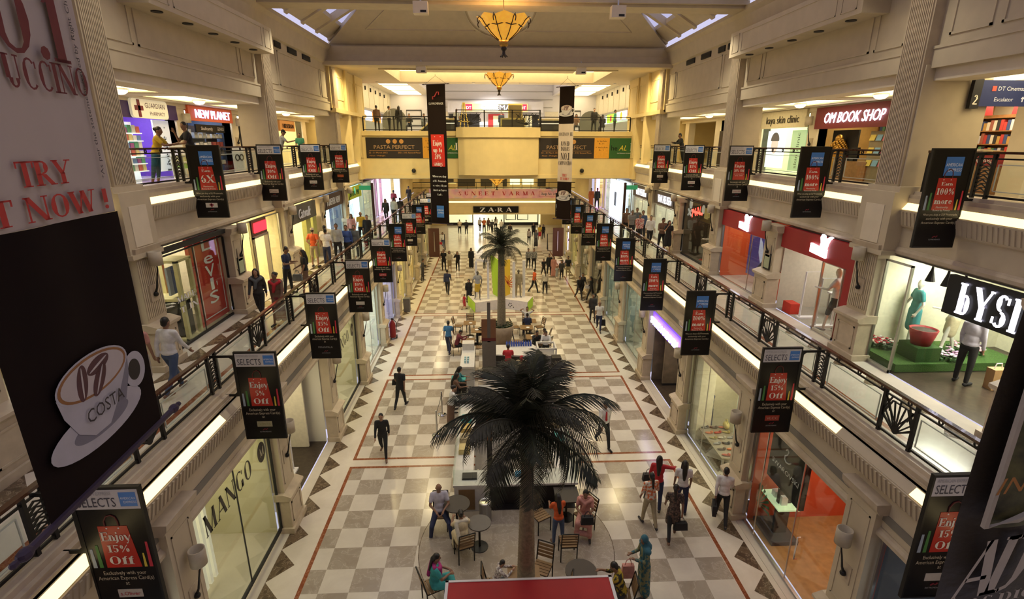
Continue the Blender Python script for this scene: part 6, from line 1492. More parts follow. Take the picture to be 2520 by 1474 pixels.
m = MB(); put(m, sans('INDIA SPICE'), (-.50, -.095, 7.93), Vector((1, 0, .18)).normalized(), Z_, .12, 0, .95, False, 0, .25); obj('orange_lettering', m, BR((.42, .17, .02)), t)
m = MB(); put(m, serif('AD', -.1, .5), (-.56, -.06, 7.06), Vector((1, 0, .22)).normalized(), Z_, .46, 0, .50, False, 0, .12); put(m, serif('ERS DIGEST'), (-.5, -.06, 6.98), Vector((1, 0, .22)).normalized(), Z_, .08, 0, .8, False); obj('white_lettering', m, BR((.46, .42, .38)), t)

# ---------------------------------------------------------------- chandeliers
AMBER = mat('amber_glass', (.75, .40, .05), .35, emit=.42, ecol=(1, .45, .04), var=.3, scale=5)
def chandelier(label, x, y, zr, ztop, R=.93):
    t = thing('chandelier', label, 'chandelier', (x, y, zr)); k = R / .93
    n = 32; m = MB(); v = []; f = []
    prof = [(.93, .0), (.80, -.10), (.70, -.24), (.62, -.30), (.50, -.46), (.34, -.60), (.20, -.70), (.15, -.74)]
    for r, z in prof:
        for j in range(n):
            a = 2 * pi * j / n; q = 1 + (.05 * cos(a * 8) if r > .6 else 0)
            v.append((r * q * k * cos(a), r * q * k * sin(a), (z + (.04 * cos(a * 8) if r > .9 else 0)) * k))
    for i in range(len(prof) - 1):
        for j in range(n): f.append((i * n + j, i * n + (j + 1) % n, (i + 1) * n + (j + 1) % n, (i + 1) * n + j))
    m.add(v, f); obj('glass_bowl', m, AMBER, t, True)
    m = MB()
    for j in range(8):
        a = 2 * pi * (j + .5) / 8; c, s_ = cos(a), sin(a)
        m.tube([(r * k * 1.0 * c, r * k * s_, z * k) for r, z in ((.96, -.01), (.82, -.10), (.72, -.24), (.63, -.31), (.51, -.47), (.35, -.61), (.2, -.72))], .012, 4)
        P = [((.96 + .05 * sin(q * .8)) * k * c, (.96 + .05 * sin(q * .8)) * k * s_, (-.05 - .05 * q + .0) * k) for q in range(5)]; m.tube(P, .012, 4)
    m.tube([(.66 * k * cos(2 * pi * q / 32) * (1 + .0), .66 * k * sin(2 * pi * q / 32), (-.29 + .03 * cos(q * pi / 2)) * k) for q in range(33)], .014, 4)
    obj('iron_ribs', m, BR((.05, .025, .01)), t)
    m = MB(); m.lathe([(.10, -.72), (.16, -.78), (.16, -.88), (.10, -.94)], 12); m.v = [(p * k, q * k, r * k) for p, q, r in m.v]; obj('gilt_cup', m, GOLD, t, True)
    m = MB(); m.lathe([(.09, -.94), (.11, -1.0), (.05, -1.08), (.06, -1.16), (.11, -1.24), (.0, -1.24)], 8); m.v = [(p * k, q * k, r * k) for p, q, r in m.v]
    for j in range(6): m.tube([(.07 * k * cos(j), .07 * k * sin(j), -1.2 * k), (.13 * k * cos(j), .13 * k * sin(j), -1.27 * k)], .015, 4)
    obj('leaf_finial', m, BR((.03, .02, .012)), t)
    m = MB(); m.tube([(0, 0, -.7 * k), (0, 0, ztop - zr)], .014, 5); obj('hanging_rod', m, BR((.05, .03, .015)), t)
    l = bpy.data.lights.new('chandelier_lamp', 'POINT'); l.energy = 90; l.color = (1, .62, .22); l.shadow_soft_size = .25
    o = bpy.data.objects.new('chandelier_lamp', l); COL.objects.link(o); o.parent = t; o.location = (0, 0, .15)
chandelier('amber glass bowl chandelier hanging nearest under the hipped roof', -.1, 19.4, 14.0, 17.6, .88)
chandelier('second amber chandelier hanging in front of the food hall', .05, 34.0, 13.95, 14.4, .88)
chandelier('lowest and farthest amber chandelier hanging above the far bridge', .1, 48.0, 7.0, 7.7, .85)
# loudspeakers on the beams
for i, (x, y, z) in enumerate(((-2.95, 20.2, 14.25), (3.95, 20.2, 14.2), (-4.05, 29.0, 13.4), (4.2, 29.0, 13.4))):
    t = thing('loudspeaker', ['cream box loudspeaker under the near roof beam, left one', 'cream box loudspeaker under the near roof beam, right one', 'cream box loudspeaker under the end cornice, left one', 'cream box loudspeaker under the end cornice, right one'][i], 'loudspeaker', (x, y, z))
    m = MB(); m.box(-.25, .25, -.18, .18, 0, .38); obj('cabinet', m, CREAM2, t)
    m = MB(); m.box(.0, .2, -.19, -.18, .03, .1); obj('badge', m, BLACKM, t)
    m = MB(); m.tube([(0, 0, .38), (0, 0, .62)], .03, 6); obj('mount', m, STEEL, t)

# ---------------------------------------------------------------- wall sconces
def sconce(s, x, y, z, label):
    t = thing('wall_sconce', label, 'wall lamp', (s * x, y, z), 0, 'wall sconces on the pilasters')
    d = -s
    m = MB(); m.lathe([(.14, 0), (.14, .32), (.12, .32), (.12, .02)], 18, (d * .2, 0, .25)); obj('shade', m, BR((.50, .43, .32)), t, True)
    m = MB(); m.tube([(d * .2, 0, .30), (d * .2, 0, .15), (d * .15, 0, -.05), (d * .1, 0, -.3), (d * .05, 0, -.42)], [.012, .014, .016, .02, .03], 6); m.ell((d * .05, 0, -.45), (.06, .06, .06), 10, 6); obj('arm', m, IRON, t)
    m = MB(); m.box(0, d * .02, -.14, .14, -.62, -.22); obj('back_plate', m, STONE_W, t)
for s in (-1, 1):
    for k in range(1, 10):
        sconce(s, 6.1, YP[k], 2.55, 'cylinder wall sconce on the %s ground-floor pilaster row, %s from the camera' % (sd(s), ORD[k - 1]))
    for k in range(2, 7): sconce(s, 8.60, YP[k], 7.0, 'cylinder wall sconce on the %s first-floor pilaster row, %s from the camera' % (sd(s), ORD[k - 2]))
    for k, y in enumerate((15.6, 20.35, 24.5)): sconce(s, 11.78, y, 10.4, 'cylinder wall sconce on the %s second-floor shop wall, %s from the camera' % (sd(s), ORD[k]))
for s, y in ((-1, YP[3]), (1, YP[3])):
    m = MB(); m.box(8.585, 8.605, y - .2, y + .2, 5.95, 6.5, 0); m.box(8.58, 8.585, y - .16, y + .16, 6.0, 6.45, 1); m.mir(s)
    tag(obj('framed_notice', m, [BLACKM, BR((.42, .48, .32))]), 'small framed green notice on the %s first-floor pilaster' % sd(s), 'notice')

# ---------------------------------------------------------------- palms
LEAF = mat('dark_palm_leaf', (.028, .034, .018), .55, var=.35, scale=9, spec=.3); LEAF2 = mat('grey_palm_leaf', (.052, .050, .032), .6, var=.3, scale=9, spec=.3)
TRUNK = mat('ringed_palm_trunk', (.23, .185, .12), .85, var=.25, scale=18, bump=.4)
def frond_mesh(i, L):
    rr = random.Random(i); m = MB(); n = 40
    def pt(t):   # rachis: out along +x, up then drooping (unit length)
        return Vector((L * (t * .92 - .10 * t ** 3), 0, L * (.48 * t - (.34 + .22 * (i % 3)) * t ** 2.4)))
    m.tube([pt(t / 10) for t in range(11)], [.022 * (1 - t / 11.5) + .004 for t in range(11)], 5)
    for k in range(n):
        t = .08 + .92 * k / (n - 1); p = pt(t); d = (pt(min(1, t + .02)) - pt(t - .02)).normalized()
        ll = L * (.24 * sin(pi * min(1, t * .86 + .12)) ** .6 + .05) * rr.uniform(.85, 1.1)
        for sg in (-1, 1):
            out = (Vector((0, sg, 0)) * .72 + d * .75 + Vector((0, 0, -.30 - .25 * rr.random()))).normalized()
            w = d * .0105 * L / 1.5
            tip = p + out * ll + Vector((0, 0, -.18 * ll)); mid = p + out * ll * .55
            m.add([p - w, p + w, mid + w * 1.2, mid - w * 1.2, tip], [(0, 1, 2, 3), (3, 2, 4)])
    return m.mesh('frond', [LEAF if i % 2 else LEAF2])
def palm(label, x, y, zc, L, z0, r0, r1, n, seed):
    t = thing('palm_tree', label, 'palm tree', (x, y, z0)); rr = random.Random(seed)
    m = MB(); H = zc - z0; P = []; k = int(H / .06)
    for i in range(k):
        z = i * H / k; r = r0 + (r1 - r0) * (z / H) ** 1.3
        P += [(r * 1.05, z), (r * .96, z + H / k * .5)]
    m.lathe(P + [(r1 * .9, H)], 16); obj('trunk', m, TRUNK, t, True)
    m = MB(); m.ell((0, 0, H), (r1 * 1.5, r1 * 1.5, .28), 10, 6); obj('crown_heart', m, BR((.035, .028, .015)), t)
    ms = [frond_mesh(i, L) for i in range(4)]
    for i in range(n):
        f = link('frond', ms[i % 4], t, (0, 0, H + .08 + .1 * rr.random()))
        tier = i / n
        az = i * 2.39996 + rr.uniform(-.2, .2)
        el = -1.45 + tier * 2.35 + rr.uniform(-.18, .18)     # negative pitch raises the frond
        f.rotation_euler = (rr.uniform(-.25, .25), el, az); k_ = rr.uniform(.85, 1.08) * (.82 if tier < .25 else 1); f.scale = (k_, k_, k_)
palm('big dark palm with ringed trunk rising close to the camera', -.10, 7.15, 5.6, 1.66, 0, .195, .085, 38, 3)
palm('smaller dark palm growing in the large tan pot among the cafe tables', -.08, 24.9, 4.95, 1.55, .95, .22, .14, 26, 8)
t = thing('palm_planter', 'large tan bucket-shaped planter holding the smaller palm', 'planter', (-.08, 24.9, 0))
m = MB(); m.lathe([(.44, 0), (.58, .6), (.66, 1.1), (.60, 1.1), (.55, .95), (0, .95)], 24); obj('pot', m, mat('tan_stone_pot', (.30, .22, .15), .6, var=.15, scale=6), t, True)
m = MB(); rr = random.Random(4)
for i in range(160):
    a, d = rr.uniform(0, 6.28), .55 * rr.random() ** .5; m.ell((d * cos(a), d * sin(a), 1.0 + rr.uniform(0, .16)), (.06, .06, .03), 5, 3)
obj('ground_cover', m, BR((.018, .030, .014)), t)

# ---------------------------------------------------------------- red kiosk roof in the foreground
t = thing('red_kiosk', 'flat red kiosk roof with white edge at the bottom of the hall view', 'kiosk', (-.07, 5.9, 0))
m = MB(); m.box(-1.34, 1.34, -1.3, .99, 2.98, 3.0); obj('red_roof', m, mat('red_roof_board', (.42, .012, .018), .6, var=.08, scale=3), t)
m = MB(); m.box(-1.39, -1.34, -1.3, 1.03, 2.93, 3.01); m.box(1.34, 1.39, -1.3, 1.03, 2.93, 3.01); m.box(-1.39, 1.39, .99, 1.03, 2.93, 3.01); obj('white_edge', m, WHITEP, t)
for x in (-1.3, 1.3):
    for y in (-1.2, .85):
        m = MB(); m.box(x - .04, x + .04, y - .04, y + .04, 0, 2.94); obj('post', m, STEEL, t)
m = MB(); m.box(-1.3, 1.3, -1.2, .2, 0, 1.05); obj('counter', m, BR((.35, .02, .02)), t)

# ---------------------------------------------------------------- cafe furniture
WSLAT = BR((.22, .13, .055))
def chair(x, y, rz, label):
    global CH0
    if CH0 is None:
        t = thing('cafe_chair', label, 'chair', (x, y, 0), rz, 'slatted cafe chairs')
        m = MB()
        for i in range(5): m.box(-.2, .2, -.2 + i * .085, -.13 + i * .085, .44, .46)
        obj('slatted_seat', m, WSLAT, t)
        m = MB()
        for i in range(4): m.extr([(-.19, -.235 - i * .014, .55 + i * .09), (.19, -.235 - i * .014, .55 + i * .09), (.19, -.25 - i * .014, .61 + i * .09), (-.19, -.25 - i * .014, .61 + i * .09)], (0, -.012, 0))
        obj('slatted_back', m, WSLAT, t)
        for sx in (-1, 1):
            m = MB(); m.tube([(sx * .2, -.20, 0), (sx * .2, -.205, .45), (sx * .2, -.31, .93)], .016, 6); obj('leg', m, IRON, t)
            m = MB(); m.tube([(sx * .2, .2, 0), (sx * .2, .2, .44)], .016, 6); obj('leg', m, IRON, t)
        m = MB(); m.tube([(-.2, .2, .43), (.2, .2, .43), (.2, -.2, .43), (-.2, -.2, .43), (-.2, .2, .43)], .013, 6); m.tube([(-.2, -.31, .93), (.2, -.31, .93)], .016, 6); obj('frame', m, IRON, t)
        CH0 = t; return t
    return dup(CH0, (x, y, 0), rz, label)
CH0 = None
def table(x, y, label, top=WSLAT, r=.33, rnd=False):
    t = thing('cafe_table', label, 'table', (x, y, 0))
    m = MB()
    if rnd: m.lathe([(0, .73), (r, .73), (r, .76), (0, .76)], 24)
    else: m.box(-r, r, -r, r, .73, .76)
    obj('table_top', m, top, t)
    m = MB(); m.tube([(0, 0, .02), (0, 0, .73)], .03, 8); obj('stem', m, IRON, t)
    m = MB(); m.lathe([(.22, 0), (.22, .02), (.04, .04), (0, .04)], 16); obj('foot', m, IRON, t)
DKT = BR((.045, .035, .03))
table(-1.62, 12.0 - .3, 'dark round cafe table left of the steel bin', DKT, .36, True); table(-1.0, 10.95, 'round table in front of the person in the cream sari', BR((.12, .11, .10)), .30, True)
table(1.38, 11.95, 'dark square table by the kiosk front on the right', DKT, .33); table(.02, 9.15, 'square wooden table behind the big palm trunk', WSLAT, .36); table(1.32, 9.3, 'dark round table right of the foreground palm trunk', DKT, .36, True)
chair(-2.07, 11.72, RAD(180), 'chair under the person in the pale lavender shirt'); chair(-1.38, 10.62, RAD(20), 'chair under the person in the cream sari')
chair(-2.02, 9.35, RAD(-65), 'chair under the person in turquoise with a magenta shawl'); chair(-.62, 9.3, RAD(-90), 'chair under the small person at the foreground table')
chair(1.80, 11.5, RAD(120), 'chair under the person in peach clothes'); chair(1.22, 10.55, RAD(0), 'empty chair seen from behind near the small person in orange')
chair(.48, 9.75, RAD(155), 'empty chair half hidden by the big palm trunk'); chair(.78, 9.05, RAD(80), 'empty chair just above the red kiosk roof'); chair(2.16, 8.9, RAD(85), 'chair under the person in yellow and black'); chair(.62, 11.55, RAD(-150), 'chair with shopping by the dark kiosk front')
TB = [(-1.75, 23.6), (-1.75, 26.2), (-1.3, 25.0), (1.45, 24.0), (1.25, 25.4), (1.5, 26.4)]
for i, (x, y) in enumerate(TB): table(x, y, 'small square wooden table near the palm planter, %s' % ['nearest on the left', 'farthest on the left', 'middle of the left three', 'nearest on the right', 'middle of the right three', 'farthest on the right'][i])
CH = [(-2.4, 26.6, -100, 'left of the far left table'), (-1.75, 26.95, 180, 'behind the far left table'), (-2.35, 23.7, -70, 'under the person in maroon at the nearest left table'), (-1.2, 23.5, 90, 'right of the nearest left table'), (-.85, 25.2, 80, 'under the person in black left of the planter'), (2.15, 24.7, 70, 'right of the nearest right table'), (2.0, 26.3, 110, 'right of the far right table'), (.75, 24.2, -90, 'left of the nearest right table'), (.7, 26.3, -80, 'left of the far right table'), (1.35, 26.95, 180, 'under the person with raised arms'), (1.32, 25.95, 190, 'under the person in navy'), (1.6, 23.4, 20, 'under the person in black at the nearest right table'), (2.05, 23.6, 60, 'under the person in maroon on the right')]
for x, y, r, l in CH: chair(x, y, RAD(r), 'slatted chair ' + l)
for i, (x, y) in enumerate(((-1.62, 24.0), (-1.7, 26.1), (-1.35, 25.05), (1.3, 25.3), (1.45, 24.1))):
    m = MB(); m.lathe([(.0, 0), (.07, .01), (.1, .025), (.09, .025), (.0, .012)], 14, (x, y, .76)); tag(obj('plate', m, WHITEP), 'white plate on a cafe table near the planter, %s' % ['nearest left', 'far left', 'middle left', 'middle right', 'nearest right'][i], 'plate')

# ---------------------------------------------------------------- kiosks
KW = BR((.66, .64, .60)); KD = BR((.018, .015, .014))
t = thing('coffee_kiosk', 'square island kiosk with white counters and dark front below the big palm', 'kiosk', (0, 12.3, 0))
m = MB(); m.box(-1.75, 1.75, 0, .7, .80, .86); m.box(-1.75, -1.2, .7, 4.9, .80, .86); m.box(1.2, 1.75, .7, 4.9, .80, .86); obj('white_worktop', m, KW, t)
m = MB(); m.box(-1.72, -.72, .02, .66, 0, .8); m.box(-1.72, -1.25, .66, 4.9, 0, .8); m.box(1.25, 1.72, .66, 4.9, 0, .8); obj('white_body', m, KW, t)
m = MB(); m.box(-.72, 1.72, .25, .66, 0, .8); m.box(-.72, 1.72, .03, .25, .0, .03); obj('dark_front', m, KD, t)
m = MB(); m.box(-1.6, -1.15, .0, .02, .06, .72); obj('wood_panel', m, WSLAT, t)
m = MB(); m.box(-1.74, 1.74, .01, .022, .87, 1.36); m.box(-1.74, -1.728, .02, 4.9, .87, 1.36); m.box(1.728, 1.74, .02, 4.9, .87, 1.36); obj('glass_guard', m, GLASSW, t)
m = MB(); m.box(-1.74, 1.74, 4.7, 5.1, 0, 1.1); obj('back_counter', m, BR((.12, .10, .09)), t)
m = MB(); m.box(-1.2, 1.2, .7, 4.7, .001, .012); obj('inner_floor', m, BR((.20, .18, .16)), t)
t = thing('kiosk_post', 'tall dark square post at the front of the island kiosk', 'post', (-.72, 12.55, .86)); m = MB(); m.box(-.07, .07, -.07, .07, 0, 1.3); obj('shaft', m, KD, t); m = MB(); m.box(-.07, .07, -.07, .07, 1.3, 2.1); obj('wooden_top', m, BR((.26, .10, .03)), t)
def smalls(name, x, y, z, sx, sy, sz, c, label, cat, e=0):
    m = MB(); m.box(x - sx / 2, x + sx / 2, y - sy / 2, y + sy / 2, z, z + sz * .8); m.box(x - sx * .45, x + sx * .45, y - sy * .45, y + sy * .45, z + sz * .8, z + sz); return tag(obj(name, m, BR(c, e)), label, cat)
smalls('black_tray', -1.3, 12.7, .86, .42, .3, .05, (.02, .02, .02), 'black tray on the white kiosk counter at the left front', 'tray')
smalls('receipt_box', -1.1, 13.6, .012, .3, .2, .1, (.35, .28, .2), 'brown carton on the kiosk floor', 'carton')
smalls('till', -.45, 12.7, .86, .3, .3, .34, (.02, .02, .025), 'black till on the front kiosk counter', 'till'); smalls('blue_box', .1, 12.72, .86, .2, .16, .1, (.05, .25, .45), 'small blue box on the front kiosk counter', 'box')
for i, (x, y, c) in enumerate(((-1.5, 14.0, (.55, .45, .2)), (-1.5, 14.6, (.5, .42, .25)), (-1.5, 15.2, (.5, .35, .1)), (-1.5, 15.8, (.05, .35, .35)), (1.5, 13.9, (.3, .25, .2)), (1.5, 14.6, (.05, .38, .36)), (1.5, 15.4, (.4, .3, .15)), (1.5, 16.2, (.5, .05, .05)))):
    smalls('display_tray', x, y, .86, .34, .4, .16, c, 'tray of snacks on the %s side counter of the island kiosk, %s from the front' % ('left' if x < 0 else 'right', ORD[i % 4]), 'tray')
for i, (x, y, h, lab) in enumerate(((-.9, 16.9, .5, 'coffee machine'), (-.2, 17.0, .4, 'steel grinder'), (.7, 16.9, .55, 'black drinks machine'))): smalls('machine', x, y, 1.1, .5, .32, h, ((.3, .3, .3), (.5, .5, .5), (.03, .03, .03))[i], lab + ' on the back counter of the island kiosk', 'machine')
t = thing('teal_box_pair', 'teal open box beside the queue on the kiosk corner', 'box', (-1.95, 19.05, 0)); m = MB(); m.box(-.3, .3, -.3, .3, 0, .9); obj('stand', m, KD, t); m = MB(); m.box(-.28, -.02, -.25, .2, .9, .95); m.box(.04, .28, -.25, .2, .9, .95); obj('box', m, BR((.03, .35, .33)), t)
# second kiosk with the six-sided white counter
t = thing('juice_kiosk', 'second kiosk with a six-sided white counter in front of the cafe tables', 'kiosk', (.55, 21.8, 0))
m = MB(); hexa = [(-1.25, -.55), (-1.25, .55), (.75, .55), (1.0, .1), (.75, -.55), (.3, -.75)]; m.extr([(x, y, .95) for x, y in hexa], (0, 0, .06)); obj('white_counter', m, KW, t)
m = MB(); m.extr([(x * .85, y * .85, 0) for x, y in hexa], (0, 0, .95)); obj('dark_body', m, BR((.05, .045, .04)), t)
t = thing('white_side_counter', 'narrow white counter with cups at the left of the second kiosk', 'counter', (-1.65, 21.2, 0)); m = MB(); m.box(-.3, .3, -1.2, 1.1, .9, .98); obj('top', m, KW, t); m = MB(); m.box(-.28, .28, -1.15, 1.05, 0, .9); obj('body', m, BR((.5, .49, .46)), t); m = MB(); m.box(-.28, .25, .6, 1.05, .98, 1.3); obj('white_box', m, KW, t)
t = thing('open_white_case', 'open white framed cabinet at the right of the second kiosk', 'cabinet', (1.85, 21.6, 0))
m = MB()
for x in (-.4, .4):
    for y in (-.4, .4): m.box(x - .03, x + .03, y - .03, y + .03, 0, 1.25)
m.box(-.43, .43, -.43, -.37, 1.2, 1.28); m.box(-.43, .43, .37, .43, 1.2, 1.28); m.box(-.43, -.37, -.4, .4, 1.2, 1.28); m.box(.37, .43, -.4, .4, 1.2, 1.28); obj('frame', m, KW, t); m = MB(); m.box(-.37, .37, -.37, .37, .1, .9); obj('grey_bin', m, BR((.3, .28, .26)), t)
m = MB(); m.box(2.0, 2.4, 20.5, 20.9, 0, 1.1); tag(obj('black_cabinet', m, KD), 'black cabinet at the right front of the second kiosk', 'cabinet')
GLB = None
for i in range(22):
    x, y = .1 + (i % 11) * .11, 22.15 + (i // 11) * .13
    if GLB is None:
        q = MB(); q.lathe([(.035, 0), (.045, .14), (.02, .18), (.02, .22)], 8); GLB = q.mesh('blue_bottle', [BR((.05, .10, .45))])
    tag(link('blue_bottle', GLB, None, (x, y, 1.01)), 'blue bottle in the rows on the six-sided counter', 'bottle', 'blue bottles on the six-sided counter')
for i in range(6):
    m = MB(); m.lathe([(.035, 0), (.045, .13), (.0, .13)], 8, (-1.75 + (i % 2) * .12, 20.4 + (i // 2) * .2, .98)); tag(obj('paper_cup', m, BR((.35, .55, .62))), 'pale blue cup on the narrow white side counter', 'cup', 'cups on the side counter')
t = thing('sign_pylon', 'tall grey and brown sign pylon between the cafe tables and the second kiosk', 'sign pylon', (-.72, 21.0, 0))
m = MB(); m.box(-.3, .3, -.05, .05, .0, 1.75); obj('grey_board', m, BR((.16, .14, .12)), t)
m = MB(); m.box(-.32, -.07, -.06, .06, 1.9, 2.75); m.box(.07, .3, -.06, .06, 1.9, 2.75); obj('brown_boards', m, BR((.20, .09, .045)), t)
m = MB(); m.box(-.07, .07, -.05, .05, 1.7, 3.5); obj('post', m, BR((.13, .11, .10)), t)
m = MB(); m.box(-.32, .3, -.058, .058, 1.76, 1.9); obj('red_base', m, BR((.12, .015, .015)), t)
# mannequin platform
t = thing('display_platform', 'low white V-shaped display platform with lime ends and tall panels', 'platform', (0, 30.9, 0))
A = [(-2.05, .95), (-1.55, -.65), (.25, .1), (.1, 1.4)]; Bq = [(.25, .1), (1.65, -.65), (2.05, .5), (.1, 1.4)]
m = MB(); m.extr([(x, y, 0) for x, y in A], (0, 0, .62)); m.extr([(x, y, 0) for x, y in Bq], (0, 0, .62)); obj('base', m, BR((.72, .68, .68)), t)
LIME = BR((.36, .55, .03), .12)
m = MB(); m.extr([(-2.07, .95, .02), (-1.57, -.67, .02), (-1.57, -.67, .6), (-2.07, .95, .6)], (-.012, -.004, 0)); m.extr([(1.67, -.66, .02), (2.07, .5, .02), (2.07, .5, .6), (1.67, -.66, .6)], (.012, 0, 0)); obj('lime_end', m, LIME, t)
m = MB(); m.extr([(-.45, 1.2, .62), (-.05, .35, .62), (-.05, .35, 3.0), (-.6, 1.2, 3.2)], (.06, .03, 0)); obj('lime_panel', m, LIME, t)
m = MB(); m.extr([(.05, .35, .62), (.6, 1.2, .62), (.6, 1.2, 2.9), (.05, .35, 3.0)], (.06, -.03, 0)); obj('yellow_panel', m, BR((.75, .50, .04), .1), t)
m = MB()
for q in range(7):
    a = RAD(-50 + q * 28); m.tube([(.45, .6, 1.5), (.45 + .25 * cos(a), .6, 1.5 + .3 * sin(a)), (.45 + .55 * cos(a + .3), .6, 1.5 + .5 * sin(a + .3))], .02, 4)
obj('red_branch_figure', m, BR((.65, .08, .03)), t)
for x, y in ((-1.5, .55), (-.75, .15)):
    m = MB(); m.box(x - .07, x + .07, y - .08, y + .08, .62, 2.95); obj('white_upright', m, WHITEP, t)
m = MB(); m.extr([(-1.5, .55, 2.95), (-.75, .15, 2.95), (-.75, .15, 3.1), (-1.5, .55, 3.1)], (.05, .08, 0)); obj('white_lintel', m, WHITEP, t)
for x, y in ((.85, .3), (1.5, .7)):
    m = MB(); m.box(x - .09, x + .09, y - .08, y + .08, .62, 2.95); obj('white_upright', m, WHITEP, t)
m = MB()
for i, (x, z) in enumerate(((.5, .3), (.6, .2), (.7, .3), (.55, .42), (.65, .42), (.8, .2))): m.extr([(x + .035 * cos(q * pi / 4), -.17 - (x - .5) * .53, z + .035 * sin(q * pi / 4)) for q in range(8)], (.0, -.01, 0))
obj('black_dots', m, KD, t)

# ---------------------------------------------------------------- hall small things
for i, (x, y) in enumerate(((-2.6, 16.35), (-2.54, 17.8))):
    t = thing('barrier_post', ['nearer', 'farther'][i] + ' chrome queue barrier post beside the kiosk', 'barrier post', (x, y, 0))
    m = MB(); m.lathe([(.17, 0), (.17, .02), (.05, .06), (.0, .06)], 18); obj('base', m, CHROME, t, True)
    m = MB(); m.tube([(0, 0, .05), (0, 0, .95)], .03, 10); m.ell((0, 0, .96), (.035, .035, .03), 8, 5); obj('post', m, STEEL, t)
m = MB(); m.extr([(-2.6, 16.35, .85), (-2.54, 17.8, .85), (-2.54, 17.8, .91), (-2.57, 17.1, .80), (-2.6, 16.35, .91)], (.01, 0, 0)); tag(obj('barrier_belt', m, BLACKM), 'dark belt stretched between the two chrome barrier posts', 'belt')
t = thing('steel_bin', 'round brushed steel litter bin in front of the island kiosk', 'litter bin', (-.86, 11.95, 0))
m = MB(); m.lathe([(.17, 0), (.17, .56), (.18, .56), (.18, .60), (.12, .63), (.11, .60)], 22); obj('body', m, STEEL, t, True); m = MB(); m.lathe([(.115, .605), (0, .59)], 18); obj('lid', m, CHROME, t)
t = thing('fire_extinguisher', 'red wheeled fire extinguisher beside a left ground-floor pilaster', 'fire extinguisher', (-5.80, 25.9, 0))
m = MB(); m.lathe([(.14, .12), (.16, .2), (.16, .85), (.10, .98), (.05, 1.04), (.05, 1.1)], 16); obj('cylinder', m, BR((.25, .012, .014)), t, True)
m = MB(); m.box(-.05, .05, -.05, .05, 1.1, 1.16); m.tube([(.05, 0, 1.1), (.2, 0, .95), (.2, 0, .5)], .02, 6); obj('valve', m, BLACKM, t)
for x in (-.16, .16):
    m = MB(); m.extr([(x, .1 + .11 * cos(q * pi / 6), .11 + .11 * sin(q * pi / 6)) for q in range(12)], (.04, 0, 0)); obj('wheel', m, BLACKM, t)
t = thing('grey_bin', 'square grey litter bin beside a left ground-floor pilaster', 'litter bin', (-5.75, 30.6, 0)); m = MB(); m.extr([(-.18, -.18, 0), (.18, -.18, 0), (.2, -.2, .8), (-.2, -.2, .8)], (0, .38, 0)); obj('body', m, BR((.18, .17, .16)), t); m = MB(); m.box(-.2, .2, -.2, .2, .8, .84); obj('lid', m, BR((.1, .1, .1)), t)
for i, (x, y) in enumerate(((-5.2, 49.0), (5.3, 49.0))):
    t = thing('folding_frame', ['left', 'right'][i] + ' black leaning display frame near the far hall', 'display frame', (x, y, 0)); m = MB(); m.tube([(-.3, 0, 0), (-.35, .2, 1.6), (.3, .2, 1.6), (.3, 0, 0), (-.3, 0, 0)], .035, 4); obj('frame', m, BLACKM, t); m = MB(); m.tube([(-.3, .7, 0), (-.33, .2, 1.5)], .03, 4); m.tube([(.3, .7, 0), (.3, .2, 1.5)], .03, 4); obj('prop', m, BLACKM, t)
# ---------------------------------------------------------------- people and mannequins
SKIN = [mat('brown_skin', (.24, .125, .075), .55), mat('light_brown_skin', (.36, .20, .125), .55), mat('mannequin_white', (.72, .68, .60), .4), mat('mannequin_dark', (.10, .085, .07), .4)]
HAIRM = mat('black_hair', (.010, .008, .007), .45)
PC = dict(K=(.012, .012, .014), W=(.72, .71, .70), L=(.50, .48, .58), N=(.02, .028, .075), B=(.045, .09, .30), G=(.10, .11, .12), D=(.035, .032, .032), T=(.03, .20, .22), O=(.62, .10, .02), R=(.45, .02, .03), M=(.15, .02, .03), P=(.55, .26, .22), Y=(.62, .42, .04), C=(.55, .46, .30), S=(.36, .30, .19), J=(.06, .09, .17), V=(.05, .17, .34), H=(.05, .26, .17), E=(.40, .03, .20), F=(.16, .09, .06), Q=(.03, .12, .17), A=(.33, .34, .34), U=(.60, .55, .46), Z=(.5, .12, .03), X=(.30, .26, .05), I=(.04, .32, .34))
def printed(name, a, b, sc):
    m = mat(name, a, .75, var=.01, scale=sc); r = m.node_tree.nodes['Color Ramp']
    r.color_ramp.elements[0].position = .46; r.color_ramp.elements[1].position = .54
    r.color_ramp.elements[0].color = (*a, 1); r.color_ramp.elements[1].color = (*b, 1); return m
def striped(name, a, b, sc, both=False):
    m = mat(name, a, .75); nt = m.node_tree; tc = nt.nodes.new('ShaderNodeTexCoord'); w = nt.nodes.new('ShaderNodeTexWave'); w.inputs['Scale'].default_value = sc
    w.bands_direction = 'Z'; r = nt.nodes.new('ShaderNodeValToRGB'); r.color_ramp.elements[0].position = .45; r.color_ramp.elements[1].position = .55
    r.color_ramp.elements[0].color = (*a, 1); r.color_ramp.elements[1].color = (*b, 1)
    nt.links.new(tc.outputs['Object'], w.inputs['Vector']); nt.links.new(w.outputs['Fac'], r.inputs['Fac']); nt.links.new(r.outputs['Color'], nt.nodes['Principled BSDF'].inputs['Base Color'])
    return m
